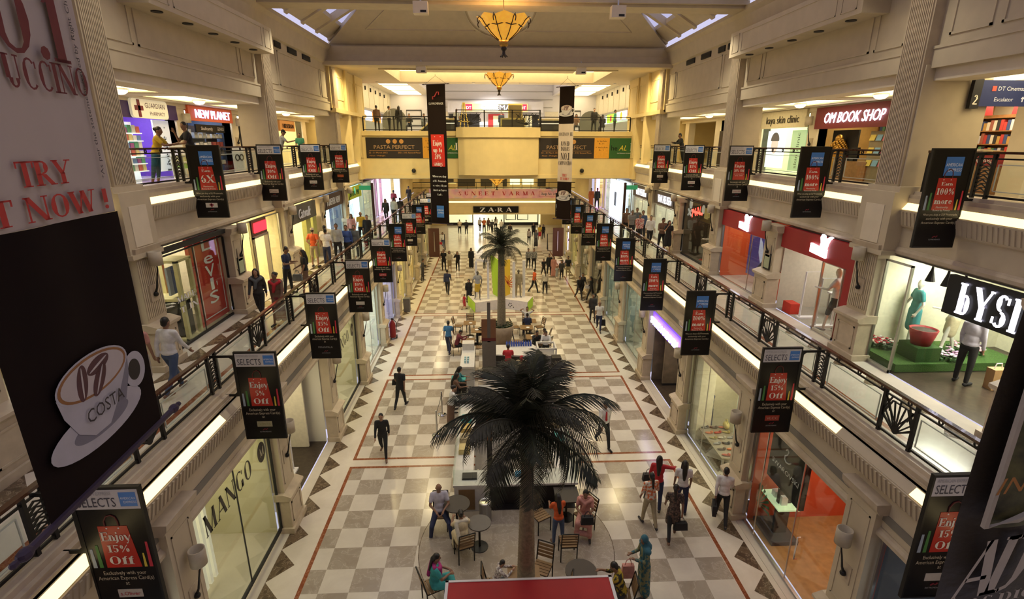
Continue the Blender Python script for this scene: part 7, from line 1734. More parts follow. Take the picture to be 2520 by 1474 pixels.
CL = {k: mat('cloth_' + {'K': 'black', 'W': 'white', 'L': 'lavender', 'N': 'navy', 'B': 'blue', 'G': 'slate', 'D': 'charcoal', 'T': 'teal', 'O': 'orange', 'R': 'red', 'M': 'maroon', 'P': 'peach', 'Y': 'yellow', 'C': 'cream', 'S': 'khaki', 'J': 'denim', 'V': 'azure', 'H': 'green', 'E': 'magenta', 'F': 'brown', 'Q': 'petrol', 'A': 'grey', 'U': 'ecru', 'Z': 'rust', 'X': 'olive', 'I': 'turquoise'}[k], c, .8, var=.12, scale=12) for k, c in PC.items()}
CL['1'] = printed('orange_dotted_cloth', (.70, .62, .52), (.65, .16, .05), 16); CL['2'] = printed('dark_patterned_cloth', (.03, .022, .02), (.13, .08, .06), 22)
CL['3'] = printed('yellow_black_cloth', (.02, .018, .01), (.42, .30, .02), 8); CL['4'] = printed('teal_flowered_cloth', (.02, .10, .13), (.20, .20, .10), 13)
CL['5'] = striped('striped_cloth', (.05, .05, .06), (.42, .40, .38), 9); CL['6'] = printed('red_check_cloth', (.40, .05, .05), (.60, .48, .45), 20); CL['7'] = printed('grey_check_cloth', (.10, .11, .12), (.40, .40, .40), 18); CL['8'] = printed('white_patterned_cloth', (.66, .62, .58), (.25, .2, .2), 18)
POSES = {   # lean, head(yaw,pitch), arms L,R (fwd,out,elbow,inward), legs L,R (fwd,bend,out)
 'stand': (2, (0, 0), (4, 9, 12, 0), (2, 9, 12, 0), (3, 2, 4), (-3, 2, 4)),
 'walk': (4, (0, 4), (-20, 7, 14, 0), (20, 7, 20, 0), (22, 6, 1), (-18, 22, 1)),
 'walk2': (4, (15, 4), (16, 8, 20, 0), (-18, 8, 14, 0), (-16, 24, 1), (20, 6, 1)),
 'cross': (2, (0, 6), (18, 14, 88, 40), (18, 14, 82, 42), (3, 2, 5), (-2, 3, 5)),
 'hold': (3, (-20, 14), (8, 10, 92, 22), (10, 10, 86, 26), (4, 3, 6), (-4, 3, 4)),
 'behind': (0, (0, 0), (-24, 16, 38, 38), (-24, 16, 38, 38), (2, 2, 5), (-2, 2, 5)),
 'phone': (2, (-15, 8), (6, 8, 20, 6), (35, 12, 115, 18), (3, 2, 4), (-3, 2, 4)),
 'chin': (10, (-40, 6), (20, 10, 60, 30), (42, 8, 118, 16), (4, 4, 4), (-6, 4, 4)),
 'lean': (16, (12, 8), (42, 10, 62, 24), (42, 10, 58, 26), (-6, 4, 6), (-12, 2, 6)),
 'reach': (5, (35, 0), (4, 12, 30, 0), (55, 55, 12, -10), (8, 4, 2), (-10, 12, 2)),
 'work': (10, (0, 18), (28, 10, 60, 12), (28, 10, 60, 12), (2, 4, 5), (-2, 4, 5)),
 'bag': (3, (0, 2), (8, 8, 16, 0), (6, 12, 60, 10), (14, 6, 2), (-12, 16, 2)),
 'bend': (20, (0, 25), (20, 8, 20, 4), (14, 8, 40, 10), (4, 6, 3), (-4, 4, 3)),
 'sit': (4, (0, 12), (24, 10, 62, 34), (24, 10, 62, 34), (84, 84, 10), (86, 86, 10)),
 'sitw': (-4, (0, 16), (22, 14, 52, 34), (22, 14, 52, 34), (72, 58, 20), (62, 66, 20)),
 'sitf': (16, (0, 20), (45, 12, 60, 20), (45, 12, 75, 30), (84, 90, 8), (86, 86, 8)),
 'situp': (-6, (0, -5), (150, 45, 120, 30), (150, 45, 120, 30), (84, 84, 10), (86, 86, 10)),
 'sitchin': (14, (-20, 10), (45, 12, 60, 20), (50, 8, 110, 14), (84, 84, 10), (86, 86, 10)),
 'pose1': (0, (-25, 0), (-8, 16, 30, 10), (10, 22, 20, -8), (6, 2, 3), (-8, 6, 8)),
 'pose2': (3, (20, 4), (30, 14, 60, 10), (-6, 12, 20, 0), (16, 10, 4), (-8, 4, 4)),
}
def skel(pose, k):
    ln, (hy, hp), aL, aR, lL, lR = POSES[pose]; J = {}
    L = RAD(ln); hip = Vector((0, 0, .92)); sp = Vector((0, sin(L), cos(L)))
    J['hip'] = hip; J['belly'] = hip + sp * .14; J['chest'] = hip + sp * .36; J['neck'] = hip + sp * .53
    hd = Vector((sin(RAD(hy)) * .03, sin(L * .5 + RAD(hp)), cos(L * .5 + RAD(hp))))
    J['head'] = J['neck'] + hd * .155; J['hyaw'] = RAD(hy); J['hp'] = L * .4 + RAD(hp)
    for s, a, l, c in ((-1, aL, lL, 'L'), (1, aR, lR, 'R')):
        f, o, e, i = map(RAD, a); sh = hip + sp * .475 + Vector((s * .172, 0, 0)); J['sh' + c] = sh
        d = Vector((s * sin(o), sin(f) * cos(o), -cos(f) * cos(o))); J['el' + c] = sh + d * .285
        d2 = Vector((-s * sin(i), sin(f + e) * cos(i), -cos(f + e) * cos(i))); J['wr' + c] = J['el' + c] + d2 * .25; J['hd' + c] = J['wr' + c] + d2 * .08; J['d2' + c] = d2
        a_, b, cc = map(RAD, l); hj = hip + Vector((s * .09, 0, -.04)); J['hj' + c] = hj
        J['kn' + c] = hj + Vector((s * sin(cc), sin(a_), -cos(a_))).normalized() * .42
        J['an' + c] = J['kn' + c] + Vector((s * sin(cc) * .3, sin(a_ - b), -cos(a_ - b))).normalized() * .41
        J['to' + c] = J['an' + c] + Vector((s * .03, .17, -.045)); J['he' + c] = J['an' + c] + Vector((0, -.04, -.045))
    z0 = min(J['anL'].z, J['anR'].z, J['toL'].z + .03, J['toR'].z + .03) - .078
    if pose.startswith('sit'): z0 = hip.z - .57 / k
    for q in J.values():
        if isinstance(q, Vector): q.z -= z0
    return J
def rem(mb, vox, sm=4):
    me = mb.mesh('shape', []); o = link('shape', me)
    r = o.modifiers.new('r', 'REMESH'); r.mode = 'VOXEL'; r.voxel_size = vox; r.use_smooth_shade = True
    s = o.modifiers.new('s', 'SMOOTH'); s.factor = .5; s.iterations = sm
    dg = bpy.context.evaluated_depsgraph_get(); out = bpy.data.meshes.new_from_object(o.evaluated_get(dg))
    bpy.data.objects.remove(o); bpy.data.meshes.remove(me)
    out.polygons.foreach_set('use_smooth', [True] * len(out.polygons))
    return out
_pc = {}
def garment(key, fn, vox, m):
    if key not in _pc:
        b = MB(); fn(b); _pc[key] = rem(b, vox)
        me = _pc[key]
    else: me = _pc[key].copy()
    me.materials.clear(); me.materials.append(m)
    return me
def person(x, y, z, hd, ht, pose, hair, top, bot, label, lod=1, skin=0, extra='', cat='person', shoe='D', grp=None):
    k = ht / 1.70; J = skel(pose, k); fine = (.014, .022, .034)[lod]; vox = (.018, .026, .036)[lod]
    t = thing('person' if cat == 'person' else 'mannequin', label, cat, (x, y, z), RAD(-hd), grp); t.scale = (k, k, k)
    H = J['head']; Mh = Matrix.Rotation(-J['hyaw'], 3, 'Z') @ Matrix.Rotation(-J['hp'], 3, 'X')
    def hp(p): return H + Mh @ Vector(p)
    def body(b):
        b.ell(H, (.074, .092, .112), 12, 10, 0, Mh); b.ell(hp((0, .03, -.06)), (.055, .062, .062), 10, 6, 0, Mh); b.ell(hp((0, .098, -.015)), (.016, .022, .026), 6, 5, 0, Mh)
        for s in (-1, 1): b.ell(hp((s * .078, -.005, -.01)), (.014, .022, .032), 6, 5, 0, Mh)
        b.ell(hp((0, .082, -.062)), (.026, .014, .010), 6, 4, 0, Mh)
        b.cap2(J['neck'] - Vector((0, 0, .06)), hp((0, -.01, -.06)), .055, .05)
        b.ell(J['chest'], (.155, .10, .19), 12, 8); b.ell(J['belly'], (.135, .10, .16), 12, 8); b.ell(J['hip'], (.155, .11, .12), 12, 8)
        b.cap2(J['shL'], J['shR'], .055, .055)
        for c, s in (('L', -1), ('R', 1)):
            b.cap2(J['sh' + c], J['el' + c], .050, .038); b.cap2(J['el' + c], J['wr' + c], .038, .027)
            d = J['d2' + c]; w = J['wr' + c]
            sd_ = Vector((0, 1, 0)) if abs(d.y) < .8 else Vector((1, 0, 0)); sd_ = (sd_ - d * sd_.dot(d)).normalized(); nn = d.cross(sd_)
            if lod == 0 or cat != 'person' and lod < 2:
                b.cap2(w, w + d * .07, .026, .032)
                for q in range(4):
                    p = w + d * .085 + sd_ * (.027 - .018 * q); ln = (.062, .072, .066, .05)[q]; fl = p + d * ln * .55 + nn * .006
                    b.cap2(p, fl, .0105, .0100, 6); b.cap2(fl, fl + d * ln * .42 + nn * .022, .0100, .0095, 6)
                p = w + d * .03 + sd_ * .03; b.cap2(p, p + d * .03 + sd_ * .026, .012, .011, 6); b.cap2(p + d * .03 + sd_ * .026, p + d * .062 + sd_ * .03, .011, .010, 6)
            else: b.cap2(w, w + d * .11, .026, .024); b.cap2(w + d * .03, w + d * .06 + sd_ * .04, .014, .012, 6)
            b.cap2(J['hj' + c], J['kn' + c], .078, .052); b.cap2(J['kn' + c], J['an' + c], .052, .034)
            b.cap2(J['he' + c], J['to' + c], .036, .030)
    me = garment(('body', pose, lod, cat, k if pose.startswith('sit') else 0), body, fine, SKIN[skin]); link('body', me, t)
    kk = k if pose.startswith('sit') else 0
    def gm(n, fn, c): link(n, garment((n, pose, lod, fn.__name__, top[0], bot[0], hair, kk), fn, vox, CL[c]), t)
    tk, tc = top[0], top[1]; bk, bc = bot[0], bot[1]
    # hair
    def h_short(b): b.ell(hp((0, -.016, .030)), (.082, .092, .098), 12, 8, 0, Mh); b.ell(hp((0, -.05, -.02)), (.07, .055, .07), 10, 6, 0, Mh)
    def h_long(b):
        h_short(b); b.cap2(hp((0, -.06, .0)), J['chest'] + Vector((0, -.11, .06)), .078, .07); b.cap2(J['chest'] + Vector((0, -.11, .06)), J['belly'] + Vector((0, -.11, .10)), .07, .04)
        for s in (-1, 1): b.cap2(hp((s * .066, -.01, .03)), hp((s * .085, -.01, -.14)), .035, .03)
    def h_bun(b): h_short(b); b.ell(hp((0, -.12, .02)), (.055, .05, .055), 8, 6, 0, Mh)
    def h_tail(b): h_short(b); b.cap2(hp((0, -.10, .0)), J['chest'] + Vector((0, -.13, .02)), .045, .03)
    def h_bald(b): b.ell(hp((0, -.035, -.005)), (.080, .068, .07), 10, 6, 0, Mh)
    def h_cap(b): b.ell(hp((0, -.005, .045)), (.084, .098, .085), 12, 8, 0, Mh); b.cap2(hp((-.04, .08, .03)), hp((.04, .08, .03)), .022, .022); b.cap2(hp((-.03, .12, .02)), hp((.03, .12, .02)), .02, .02)
    def h_scarf(b):
        b.ell(hp((0, -.016, .012)), (.094, .10, .118), 12, 8, 0, Mh); b.cap2(hp((0, -.02, -.06)), J['chest'] + Vector((0, -.03, .12)), .085, .13); b.cap2(J['shL'], J['shR'], .085, .085)
        b.cap2(J['chest'] + Vector((-.1, .03, .1)), J['belly'] + Vector((-.1, .06, .0)), .07, .05); b.cap2(J['chest'] + Vector((.12, -.02, .1)), J['belly'] + Vector((.16, .0, -.08)), .08, .07)
    hk = hair[0]; fn = {'s': h_short, 'l': h_long, 'b': h_bun, 't': h_tail, 'o': h_bald, 'c': h_cap, 'h': h_scarf}.get(hk)
    if fn:
        nm = {'c': 'cap', 'h': 'headscarf'}.get(hk, 'hair')
        link(nm, garment((nm, hk, pose, lod, kk), fn, (.016, .022, .03)[lod], CL[hair[1]] if len(hair) > 1 else HAIRM), t)
        if hk == 'c': link('hair', garment(('hair', 'o', pose, lod, kk), h_bald, (.016, .022, .03)[lod], HAIRM), t)
    if lod == 0 and cat == 'person':
        for s in (-1, 1): m = MB(); m.ell(hp((s * .030, .086, .012)), (.012, .007, .006), 6, 4, 0, Mh); obj('eye', m, BLACKM, t)
    # top
    def tops(b):
        b.ell(J['chest'] + Vector((0, 0, -.01)), (.172, .118, .20), 12, 8); b.ell(J['belly'], (.152, .118, .18), 12, 8); b.cap2(J['shL'], J['shR'], .064, .064)
        if tk != 'c': b.ell(J['hip'] + Vector((0, 0, .03)), (.170, .128, .10), 12, 8)
        b.cap2(J['neck'] + Vector((0, -.02, -.05)), J['neck'] + Vector((0, -.015, -.015)), .066, .06)
        for c in 'LR':
            if tk in 'lLKx': b.cap2(J['sh' + c], J['el' + c], .064, .050); b.cap2(J['el' + c], J['wr' + c] - J['d2' + c] * .01, .048, .040)
            elif tk in 'skdc': b.cap2(J['sh' + c], J['sh' + c].lerp(J['el' + c], .62), .066, .060)
            elif tk == 'q': b.cap2(J['sh' + c], J['el' + c], .062, .050); b.cap2(J['el' + c], J['el' + c].lerp(J['wr' + c], .4), .046, .044)
        if tk in 'kKd':
            mid = (J['knL'] + J['knR']) / 2; e = J['hip'].lerp(mid, .85 if tk != 'd' else 1.0)
            if pose.startswith('sit'):
                for c in 'LR': b.cap2(J['hj' + c], J['kn' + c], .105, .085)
                b.cap2(J['knL'], J['knR'], .07, .07)
            else:
                for q in (-1, 1): b.cap2(J['hip'] + Vector((q * .06, 0, 0)), e + Vector((q * .09, 0, 0)), .125, .12)
    if tk != 'n': gm('tunic' if tk in 'kK' else 'dress' if tk == 'd' else 'shirt', tops, tc)
    # bottom
    def bots(b):
        b.ell(J['hip'] + Vector((0, 0, -.02)), (.166, .122, .115), 12, 8)
        if bk in 'gm' and not pose.startswith('sit'):
            e = (J['anL'] + J['anR']) / 2 if bk == 'g' else (J['knL'] + J['knR']) / 2
            e = e + Vector((0, 0, .06))
            for q in (-1, 1): b.cap2(J['hip'] + Vector((q * .05, 0, -.02)), e + Vector((q * (.10 if bk == 'g' else .06), 0, 0)), .13, .12)
            return
        for c in 'LR':
            wd = 1.25 if bk in 'wg' else .93 if bk == 'y' else 1.0
            b.cap2(J['hj' + c], J['kn' + c], .094 * (1.05 if bk in 'wg' else 1), .068 * wd)
            if bk == 'h': continue
            e = J['kn' + c].lerp(J['an' + c], .55 if bk == 'r' else .97); b.cap2(J['kn' + c], e, .066 * wd, .050 * wd)
        if bk == 'g': b.cap2(J['knL'], J['knR'], .09, .09); b.cap2(J['anL'] + Vector((0, 0, .1)), J['anR'] + Vector((0, 0, .1)), .08, .08)
    if bk != 'n': gm({'g': 'long_skirt', 'm': 'skirt', 'h': 'shorts'}.get(bk, 'trousers'), bots, bc)
    for c in 'LR':
        def foot(b): b.cap2(J['he' + c] + Vector((0, 0, .002)), J['to' + c] + Vector((0, 0, -.002)), .044, .036)
        if lod < 2: link('shoe', garment(('shoe', c, pose, lod, kk), foot, vox, CL[shoe]), t)
    if 'd' in extra:      # shawl over the chest and one shoulder
        def shawl(b):
            b.cap2(J['shL'] + Vector((.02, .07, .02)), J['chest'] + Vector((0, .12, .04)), .05, .05); b.cap2(J['shR'] + Vector((-.02, .07, .02)), J['chest'] + Vector((0, .12, .04)), .05, .05)
            b.cap2(J['shL'] + Vector((.04, -.03, .05)), J['shR'] + Vector((-.04, -.03, .05)), .05, .05); b.cap2(J['shL'] + Vector((.02, -.05, 0)), J['belly'] + Vector((-.12, -.12, .0)), .06, .06); b.cap2(J['chest'] + Vector((0, .12, .04)), J['belly'] + Vector((.05, .13, .05)), .06, .05)
        gm('shawl', shawl, extra[extra.index('d') + 1])
    if 't' in extra:
        m = MB(); a = J['neck'] + Vector((0, .10, -.06)); e = J['belly'] + Vector((0, .135, -.02)); m.extr([a + Vector((-.02, 0, 0)), a + Vector((.02, 0, 0)), e + Vector((.035, 0, .04)), e, e + Vector((-.035, 0, .04))], (0, .02, 0)); obj('tie', m, CL[extra[extra.index('t') + 1]], t)
    R3 = Matrix.Rotation(RAD(-hd), 3, 'Z')
    return t, {q: Vector((x, y, z)) + R3 @ (J['hd' + q] * k) for q in 'LR'}
def bag(p, label, c, kind='h', rz=0):
    t = thing({'h': 'handbag', 's': 'shopping_bag', 'b': 'briefcase'}[kind], label, 'bag', (p.x, p.y, p.z - .02), RAD(rz))
    w, h, d = {'h': (.17, .22, .06), 's': (.15, .34, .05), 'b': (.21, .30, .05)}[kind]
    m = MB(); m.extr([(-w, -d, -h - .14), (w, -d, -h - .14), (w * .85, -d, -.14), (-w * .85, -d, -.14)], (0, 2 * d, 0)); obj('body', m, CL[c], t)
    m = MB(); m.tube([(-w * .5, 0, -.14), (-w * .3, 0, -.02), (0, 0, .02), (w * .3, 0, -.02), (w * .5, 0, -.14)], .010, 5); obj('handle', m, CL[c], t)
PP = {}
def A(key, *a, **k): PP[key] = person(*a, **k)
# -- ground floor, near
A('lav', -2.08, 11.72, 0, 172, 1.72, 'sitw', 'o', 'sL', 'tN', 'person in a pale lavender shirt and navy trousers sitting with hands folded', 0, 0)
A('sari', -1.40, 10.58, 0, -15, 1.6, 'sitf', 'b', 'sC', 'gC', 'person in a cream sari seen from behind, bent on a chair', 0, 0, 'dU')
A('turq', -1.98, 9.33, 0, 75, 1.6, 'sit', 't', 'kI', 'gI', 'person in turquoise tunic with a magenta shawl, sitting with folded arms', 0, 0, 'dE')
A('kid', -.60, 9.32, 0, 80, 1.15, 'sitf', 's', 'l8', 'tA', 'small person in a white patterned top sitting at the foreground table', 0, 1)
A('orangekid', 1.03, 10.98, 0, -10, 1.42, 'work', 'l', 'sO', 'tJ', 'small person in an orange T-shirt and jeans standing with back turned beside the trunk', 0, 0, shoe='F')
A('peach', 1.80, 11.45, 0, 195, 1.58, 'sit', 's', 'kP', 'gP', 'person in peach tunic sitting with a black bag on the lap', 0, 0, 'dP')
A('hijab', 2.77, 9.33, 0, -95, 1.60, 'hold', 'hQ', 'K4', 'g4', 'person in a teal headscarf and flowered teal clothes standing near the red roof', 0, 0)
A('yellow', 2.16, 8.9, 0, -70, 1.6, 'sitf', 's', 'q3', 'tD', 'person in a yellow and black patterned top sitting at the bottom', 0, 0)
A('red', 4.0, 12.25, 0, 20, 1.62, 'reach', 'l', 'lR', 'tN', 'person with long hair in a red top reaching out an arm', 0, 1)
A('white', 4.62, 12.0, 0, 12, 1.64, 'stand', 'l', 'sW', 'tN', 'person in a white T-shirt and dark jeans with loose black hair', 0, 0)
A('dots', 3.58, 11.56, 0, -8, 1.60, 'bag', 't', 'q1', 'tS', 'person in a white blouse with orange dots and khaki trousers', 0, 0)
A('pattern', 4.05, 11.06, 0, 15, 1.60, 'walk2', 't', 'k2', 'yK', 'person in a dark patterned tunic and black leggings with a long plait', 0, 0, shoe='F')
A('brief', 5.62, 11.64, 0, 20, 1.66, 'walk', 's', 'lW', 'tK', 'person in a white shirt and black trousers carrying a black briefcase', 0, 0, shoe='K')
bag(PP['brief'][1]['L'], 'black briefcase in the hand of the person in the white shirt', 'K', 'b', 70); bag(PP['dots'][1]['R'], 'black handbag on the arm of the person with orange dots', 'K'); bag(PP['pattern'][1]['R'], 'large black bag held by the person in the dark patterned tunic', 'K'); bag(PP['red'][1]['L'] + Vector((-.05, 0, .25)), 'dark handbag at the side of the person in red', 'D')
bag(PP['hijab'][1]['L'] + Vector((-.08, 0, 0)), 'white and pink shopping bag held by the person in the teal headscarf', 'P', 's')
bag(PP['peach'][1]['L'] + Vector((.05, -.05, .2)), 'black handbag on the lap of the person in peach', 'K')
A('walkb', -4.23, 15.1, 0, 175, 1.62, 'walk', 't', 'lK', 'tK', 'person in black tunic walking towards the camera on the left of the hall', 0, 1, shoe='F')
A('backb', -4.20, 18.45, 0, 12, 1.68, 'walk2', 's', 'sK', 'tK', 'person in black seen from behind with a shoulder bag, left of the hall', 0, 0, shoe='K')
bag(PP['backb'][1]['L'] + Vector((-.05, 0, .35)), 'black shoulder bag of the person walking away on the left', 'K')
A('tie', 3.16, 15.4, 0, 170, 1.74, 'walk', 's', 'lW', 'tK', 'person in a white shirt with a red tie partly behind the palm leaves', 0, 0, 'tR', shoe='K')
A('q1', -2.12, 16.9, 0, 70, 1.62, 'work', 'b', 'qW', 'gF', 'person in a white blouse and brown skirt, nearest in the kiosk queue', 1, 1)
A('q2', -2.08, 18.0, 0, 80, 1.60, 'work', 'l', 'qF', 'tD', 'person in brown in the middle of the kiosk queue', 1, 0); A('q3', -2.0, 18.6, 0, 85, 1.60, 'work', 'l', 'qT', 'tK', 'person in teal farthest in the kiosk queue', 1, 0)
A('bar1', .1, 20.55, 0, 0, 1.66, 'work', 's', 'sR', 'tK', 'person in a red shirt with back turned behind the white counter', 1, 0); A('bar2', .6, 19.7, 0, 180, 1.7, 'bend', 'cR', 'sS', 'tK', 'person with red cap and khaki shirt behind the palm leaves', 1, 0); A('bar3', 1.95, 22.6, 0, 190, 1.6, 'work', 's', 'lW', 'tK', 'person in a white shirt behind the open white cabinet', 1, 0)
A('blue', -2.71, 23.85, 0, 8, 1.68, 'walk', 's', 'sV', 'tN', 'person in a blue T-shirt walking past the cafe tables', 1, 0, shoe='K')
A('mar', -2.30, 23.6, 0, 75, 1.62, 'sitf', 's', 'lM', 'tK', 'person in maroon leaning on the nearest left cafe table', 1, 0); A('blk', -.95, 25.2, 0, -90, 1.6, 'sit', 'l', 'lK', 'tK', 'person in black sitting left of the palm planter', 1, 0)
A('arms', 1.38, 26.9, 0, 185, 1.7, 'situp', 's', 'sW', 'tD', 'person in white sitting with both hands behind the head', 1, 0); A('navy', 1.32, 25.9, 0, 0, 1.66, 'sit', 's', 'lN', 'tN', 'person in navy sitting with back turned right of the planter', 1, 0); A('chin', 1.58, 23.5, 0, 175, 1.66, 'sitchin', 's', 'lK', 'tK', 'person in black sitting with chin in hand', 1, 0); A('mar2', 2.05, 23.65, 0, -60, 1.6, 'sit', 's', 'lM', 'tK', 'person in maroon sitting at the right edge of the cafe', 1, 0)
A('wt', 5.34, 26.7, 0, 195, 1.72, 'walk', 'o', 'sW', 'tN', 'person in a white polo shirt carrying a black shopping bag on the right', 1, 0, shoe='K'); bag(PP['wt'][1]['L'], 'black shopping bag in the hand of the person in the white polo', 'K', 's'); A('wt2', 5.28, 28.2, 0, 190, 1.66, 'stand', 's', 'lD', 'tD', 'person in dark clothes just behind the white polo shirt', 1, 0)
A('or', 2.41, 34.4, 0, 70, 1.70, 'walk2', 's', 'sO', 'tK', 'person in an orange T-shirt right of the white display platform', 1, 0); A('ws', 3.14, 34.1, 0, -10, 1.62, 'stand', 't', 'lU', 'tK', 'person in a pale top and black leggings with a round tan bag', 1, 1); bag(PP['ws'][1]['R'], 'round tan bag of the person in the pale top', 'S')
A('hm', -1.98, 32.0, 0, 185, 1.62, 'bag', 'hK', 'KK', 'gK', 'person in a black headscarf and robe beside the lime platform end', 1, 1); bag(PP['hm'][1]['L'], 'black handbag of the person in the black robe', 'K'); A('redkid', -2.25, 30.85, 0, 60, .98, 'walk', 's', 'dR', 'nR', 'very small person in a red dress by the lime platform end', 1, 1)
A('dk', -3.53, 34.2, 0, 5, 1.74, 'walk', 's', 'lN', 'tK', 'person in dark navy walking away between the left line and the platform', 1, 0); A('wall', -5.66, 37.9, 0, 90, 1.66, 'hold', 's', 'lD', 'tD', 'person in dark clothes standing by the left wall', 1, 0)
A('g1', -4.33, 41.0, 0, 185, 1.74, 'stand', 's', 'sK', 'tK', 'person in black, left one of the three in the far left hall', 2, 0); A('g2', -3.86, 40.9, 0, 175, 1.66, 'bag', 'l', 'qU', 'mS', 'person in a pale top and khaki skirt, middle of the three', 2, 1); A('g3', -3.2, 40.7, 0, 200, 1.64, 'phone', 'l', 'lK', 'tK', 'person in black holding a phone, right one of the three', 2, 1); A('g4', -2.15, 41.95, 0, 180, 1.66, 'stand', 'l', 'KK', 'gK', 'person in a long black robe left of the second palm', 2, 0)
A('f1', 3.98, 39.0, 0, 180, 1.74, 'stand', 's', 'lK', 'tK', 'tall person in black in the family on the right', 2, 0); A('f2', 3.54, 39.0, 0, 170, 1.40, 'walk', 's', 'sK', 'tK', 'young person in black walking left of the family', 2, 0); A('f3', 4.3, 38.8, 0, 185, 1.58, 'stand', 'l', 'KP', 'gP', 'person in pink and beige tunic in the family on the right', 2, 1); A('f4', 4.45, 37.85, 0, 180, 1.1, 'walk', 'l', 'dA', 'nA', 'small person in a grey dress in the family on the right', 2, 1); A('f5', 4.78, 37.75, 0, 190, 1.56, 'walk2', 'l', 'qD', 'tK', 'person in charcoal with long hair in the family on the right', 2, 1); A('f6', 5.33, 38.2, 0, 200, 1.72, 'stand', 's', 'sK', 'hS', 'person in a black T-shirt and khaki shorts on the right', 2, 0)
A('p1', 2.55, 41.5, 0, 178, 1.68, 'stand', 's', 'l7', 'tD', 'left person of the checked-shirt pair right of the second palm', 2, 0); A('p2', 2.98, 41.2, 0, 182, 1.74, 'stand', 's', 'l7', 'tK', 'right person of the checked-shirt pair right of the second palm', 2, 0)
A('r1', 5.25, 32.7, 0, 160, 1.62, 'walk', 's', 'lK', 'tD', 'person in black beside the right ground-floor windows', 1, 0); A('r1b', 5.55, 33.3, 0, 165, 1.66, 'walk2', 's', 'lD', 'tK', 'person in charcoal close behind the one in black on the right', 1, 0); A('r2', 6.0, 32.4, 0, -60, 1.64, 'walk', 't', 'lK', 'tK', 'person in black with a white bag by the right windows', 1, 0); bag(PP['r2'][1]['R'] + Vector((0, 0, .3)), 'white bag of the person in black by the right windows', 'W')
FAR = [(-5.2, 50.5, 180, 'lW', 'tJ', 'l', 'person in white with a red bag in the far left hall'), (-3.96, 58.5, 0, 'sC', 'tK', 's', 'person in a cream shirt walking to the far shop'), (-3.2, 58.2, 0, 'lK', 'tK', 's', 'person in black walking to the far shop'), (-1.7, 60, 10, 'lW', 'tK', 's', 'person in white at the left of the far shop door'), (-1.2, 59, -5, 'sZ', 'tK', 's', 'person in a rust shirt at the far shop door'), (-.7, 60.2, 180, 'lF', 'tD', 'l', 'person in brown coming out of the far shop'), (-.3, 58.6, 15, 'lD', 'tK', 's', 'person in charcoal at the right of the far shop door'), (.15, 60.5, 0, 'qW', 'tK', 'l', 'person in a pale top inside the far shop door'), (.75, 58.2, 10, 'sU', 'tK', 's', 'person in ecru right of the far shop door'), (4.15, 55.5, 180, 'lK', 'tK', 's', 'person in black in the far right hall'), (4.75, 54.5, 175, 'sY', 'mR', 'l', 'person in yellow top and red skirt in the far right hall'), (5.15, 54.9, 190, 'lK', 'tK', 'l', 'person in black beside the yellow top'), (3.4, 52, 180, 'l8', 'tD', 'l', 'person in a white patterned top in the far hall'), (4.0, 50.8, 180, 'kG', 'gD', 'l', 'person in a slate tunic in the far hall'), (1.6, 55, 180, 'lD', 'tK', 's', 'person in charcoal behind the second palm on the right')]
for i, (x, y, h, tp, bt, hr, lb) in enumerate(FAR): A('far%d' % i, x, y, 0, h, 1.6 + .03 * (i % 5), ['walk', 'stand', 'walk2'][i % 3], hr, tp, bt, lb, 2, i % 2)
bag(PP['far0'][1]['R'], 'red bag of the person in the far left hall', 'R')
# -- first floor, left
z = Z1
A('l1', -7.72, 15.5, z, 170, 1.62, 'walk', 'l', 'lD', 'tK', 'person in dark jacket and teal top with a scarf on the left gallery', 0, 1, 'dG'); A('l2', -7.0, 15.1, z, 180, 1.60, 'walk2', 'b', 'KF', 'gM', 'person in a brown tunic with a red shawl on the left gallery', 0, 0, 'dR')
A('l3', -7.55, 10.6, z, 10, 1.72, 'walk', 's', 'lW', 'tJ', 'person in a white shirt and jeans walking away on the left gallery', 0, 0, shoe='F'); A('l4', -8.1, 10.5, z, 0, 1.66, 'stand', 's', 'sP', 'hU', 'person in pink and beige half hidden by the near banner', 0, 1)
A('l5', -7.9, 18.3, z, 100, 1.70, 'hold', 's', 'sN', 'tK', 'person in a navy shirt looking at the hands on the left gallery', 0, 0, shoe='K'); A('l6', -7.25, 18.3, z, -120, 1.60, 'bag', 'l', 'sK', 'hF', 'person in black top with a grey backpack on the left gallery', 0, 0); bag(PP['l6'][1]['L'] + Vector((-.1, -.1, .2)), 'grey backpack at the side of the person in black', 'G')
A('l7', -8.3, 22.6, z, 5, 1.68, 'behind', 'cC', 'sO', 'hS', 'person in an orange shirt and tan cap with hands behind the back', 0, 1); A('l8', -8.05, 23.4, z, 10, 1.70, 'walk', 's', 'sU', 'tF', 'person in an ecru shirt and brown trousers on the left gallery', 1, 0); A('l9', -7.7, 22.4, z, 8, 1.68, 'stand', 's', 'sW', 'tN', 'person in a white T-shirt and jeans with back turned on the left gallery', 1, 0)
A('l10', -7.5, 23.4, z, 175, 1.74, 'stand', 's', 'lA', 'tK', 'person in a pale grey shirt facing the camera on the left gallery', 1, 0); A('l11', -7.15, 23.7, z, 180, 1.68, 'walk', 's', 'lB', 'tK', 'person in a deep blue shirt on the left gallery', 1, 0); A('l12', -6.85, 23.9, z, 185, 1.60, 'stand', 's', 'lG', 'tG', 'person in slate grey close to the left rail', 1, 0)
A('l13', -7.9, 27.6, z, 180, 1.62, 'stand', 'l', 'lP', 'tD', 'person in dusty pink by the cyan panel', 1, 0); A('l14', -7.5, 28.0, z, 178, 1.68, 'stand', 'o', 'sY', 'tK', 'person in a yellow T-shirt on the left gallery', 1, 0); A('l15', -7.0, 27.2, z, 185, 1.62, 'stand', 't', 'qK', 'gK', 'person in a black off-shoulder top on the left gallery', 1, 1)
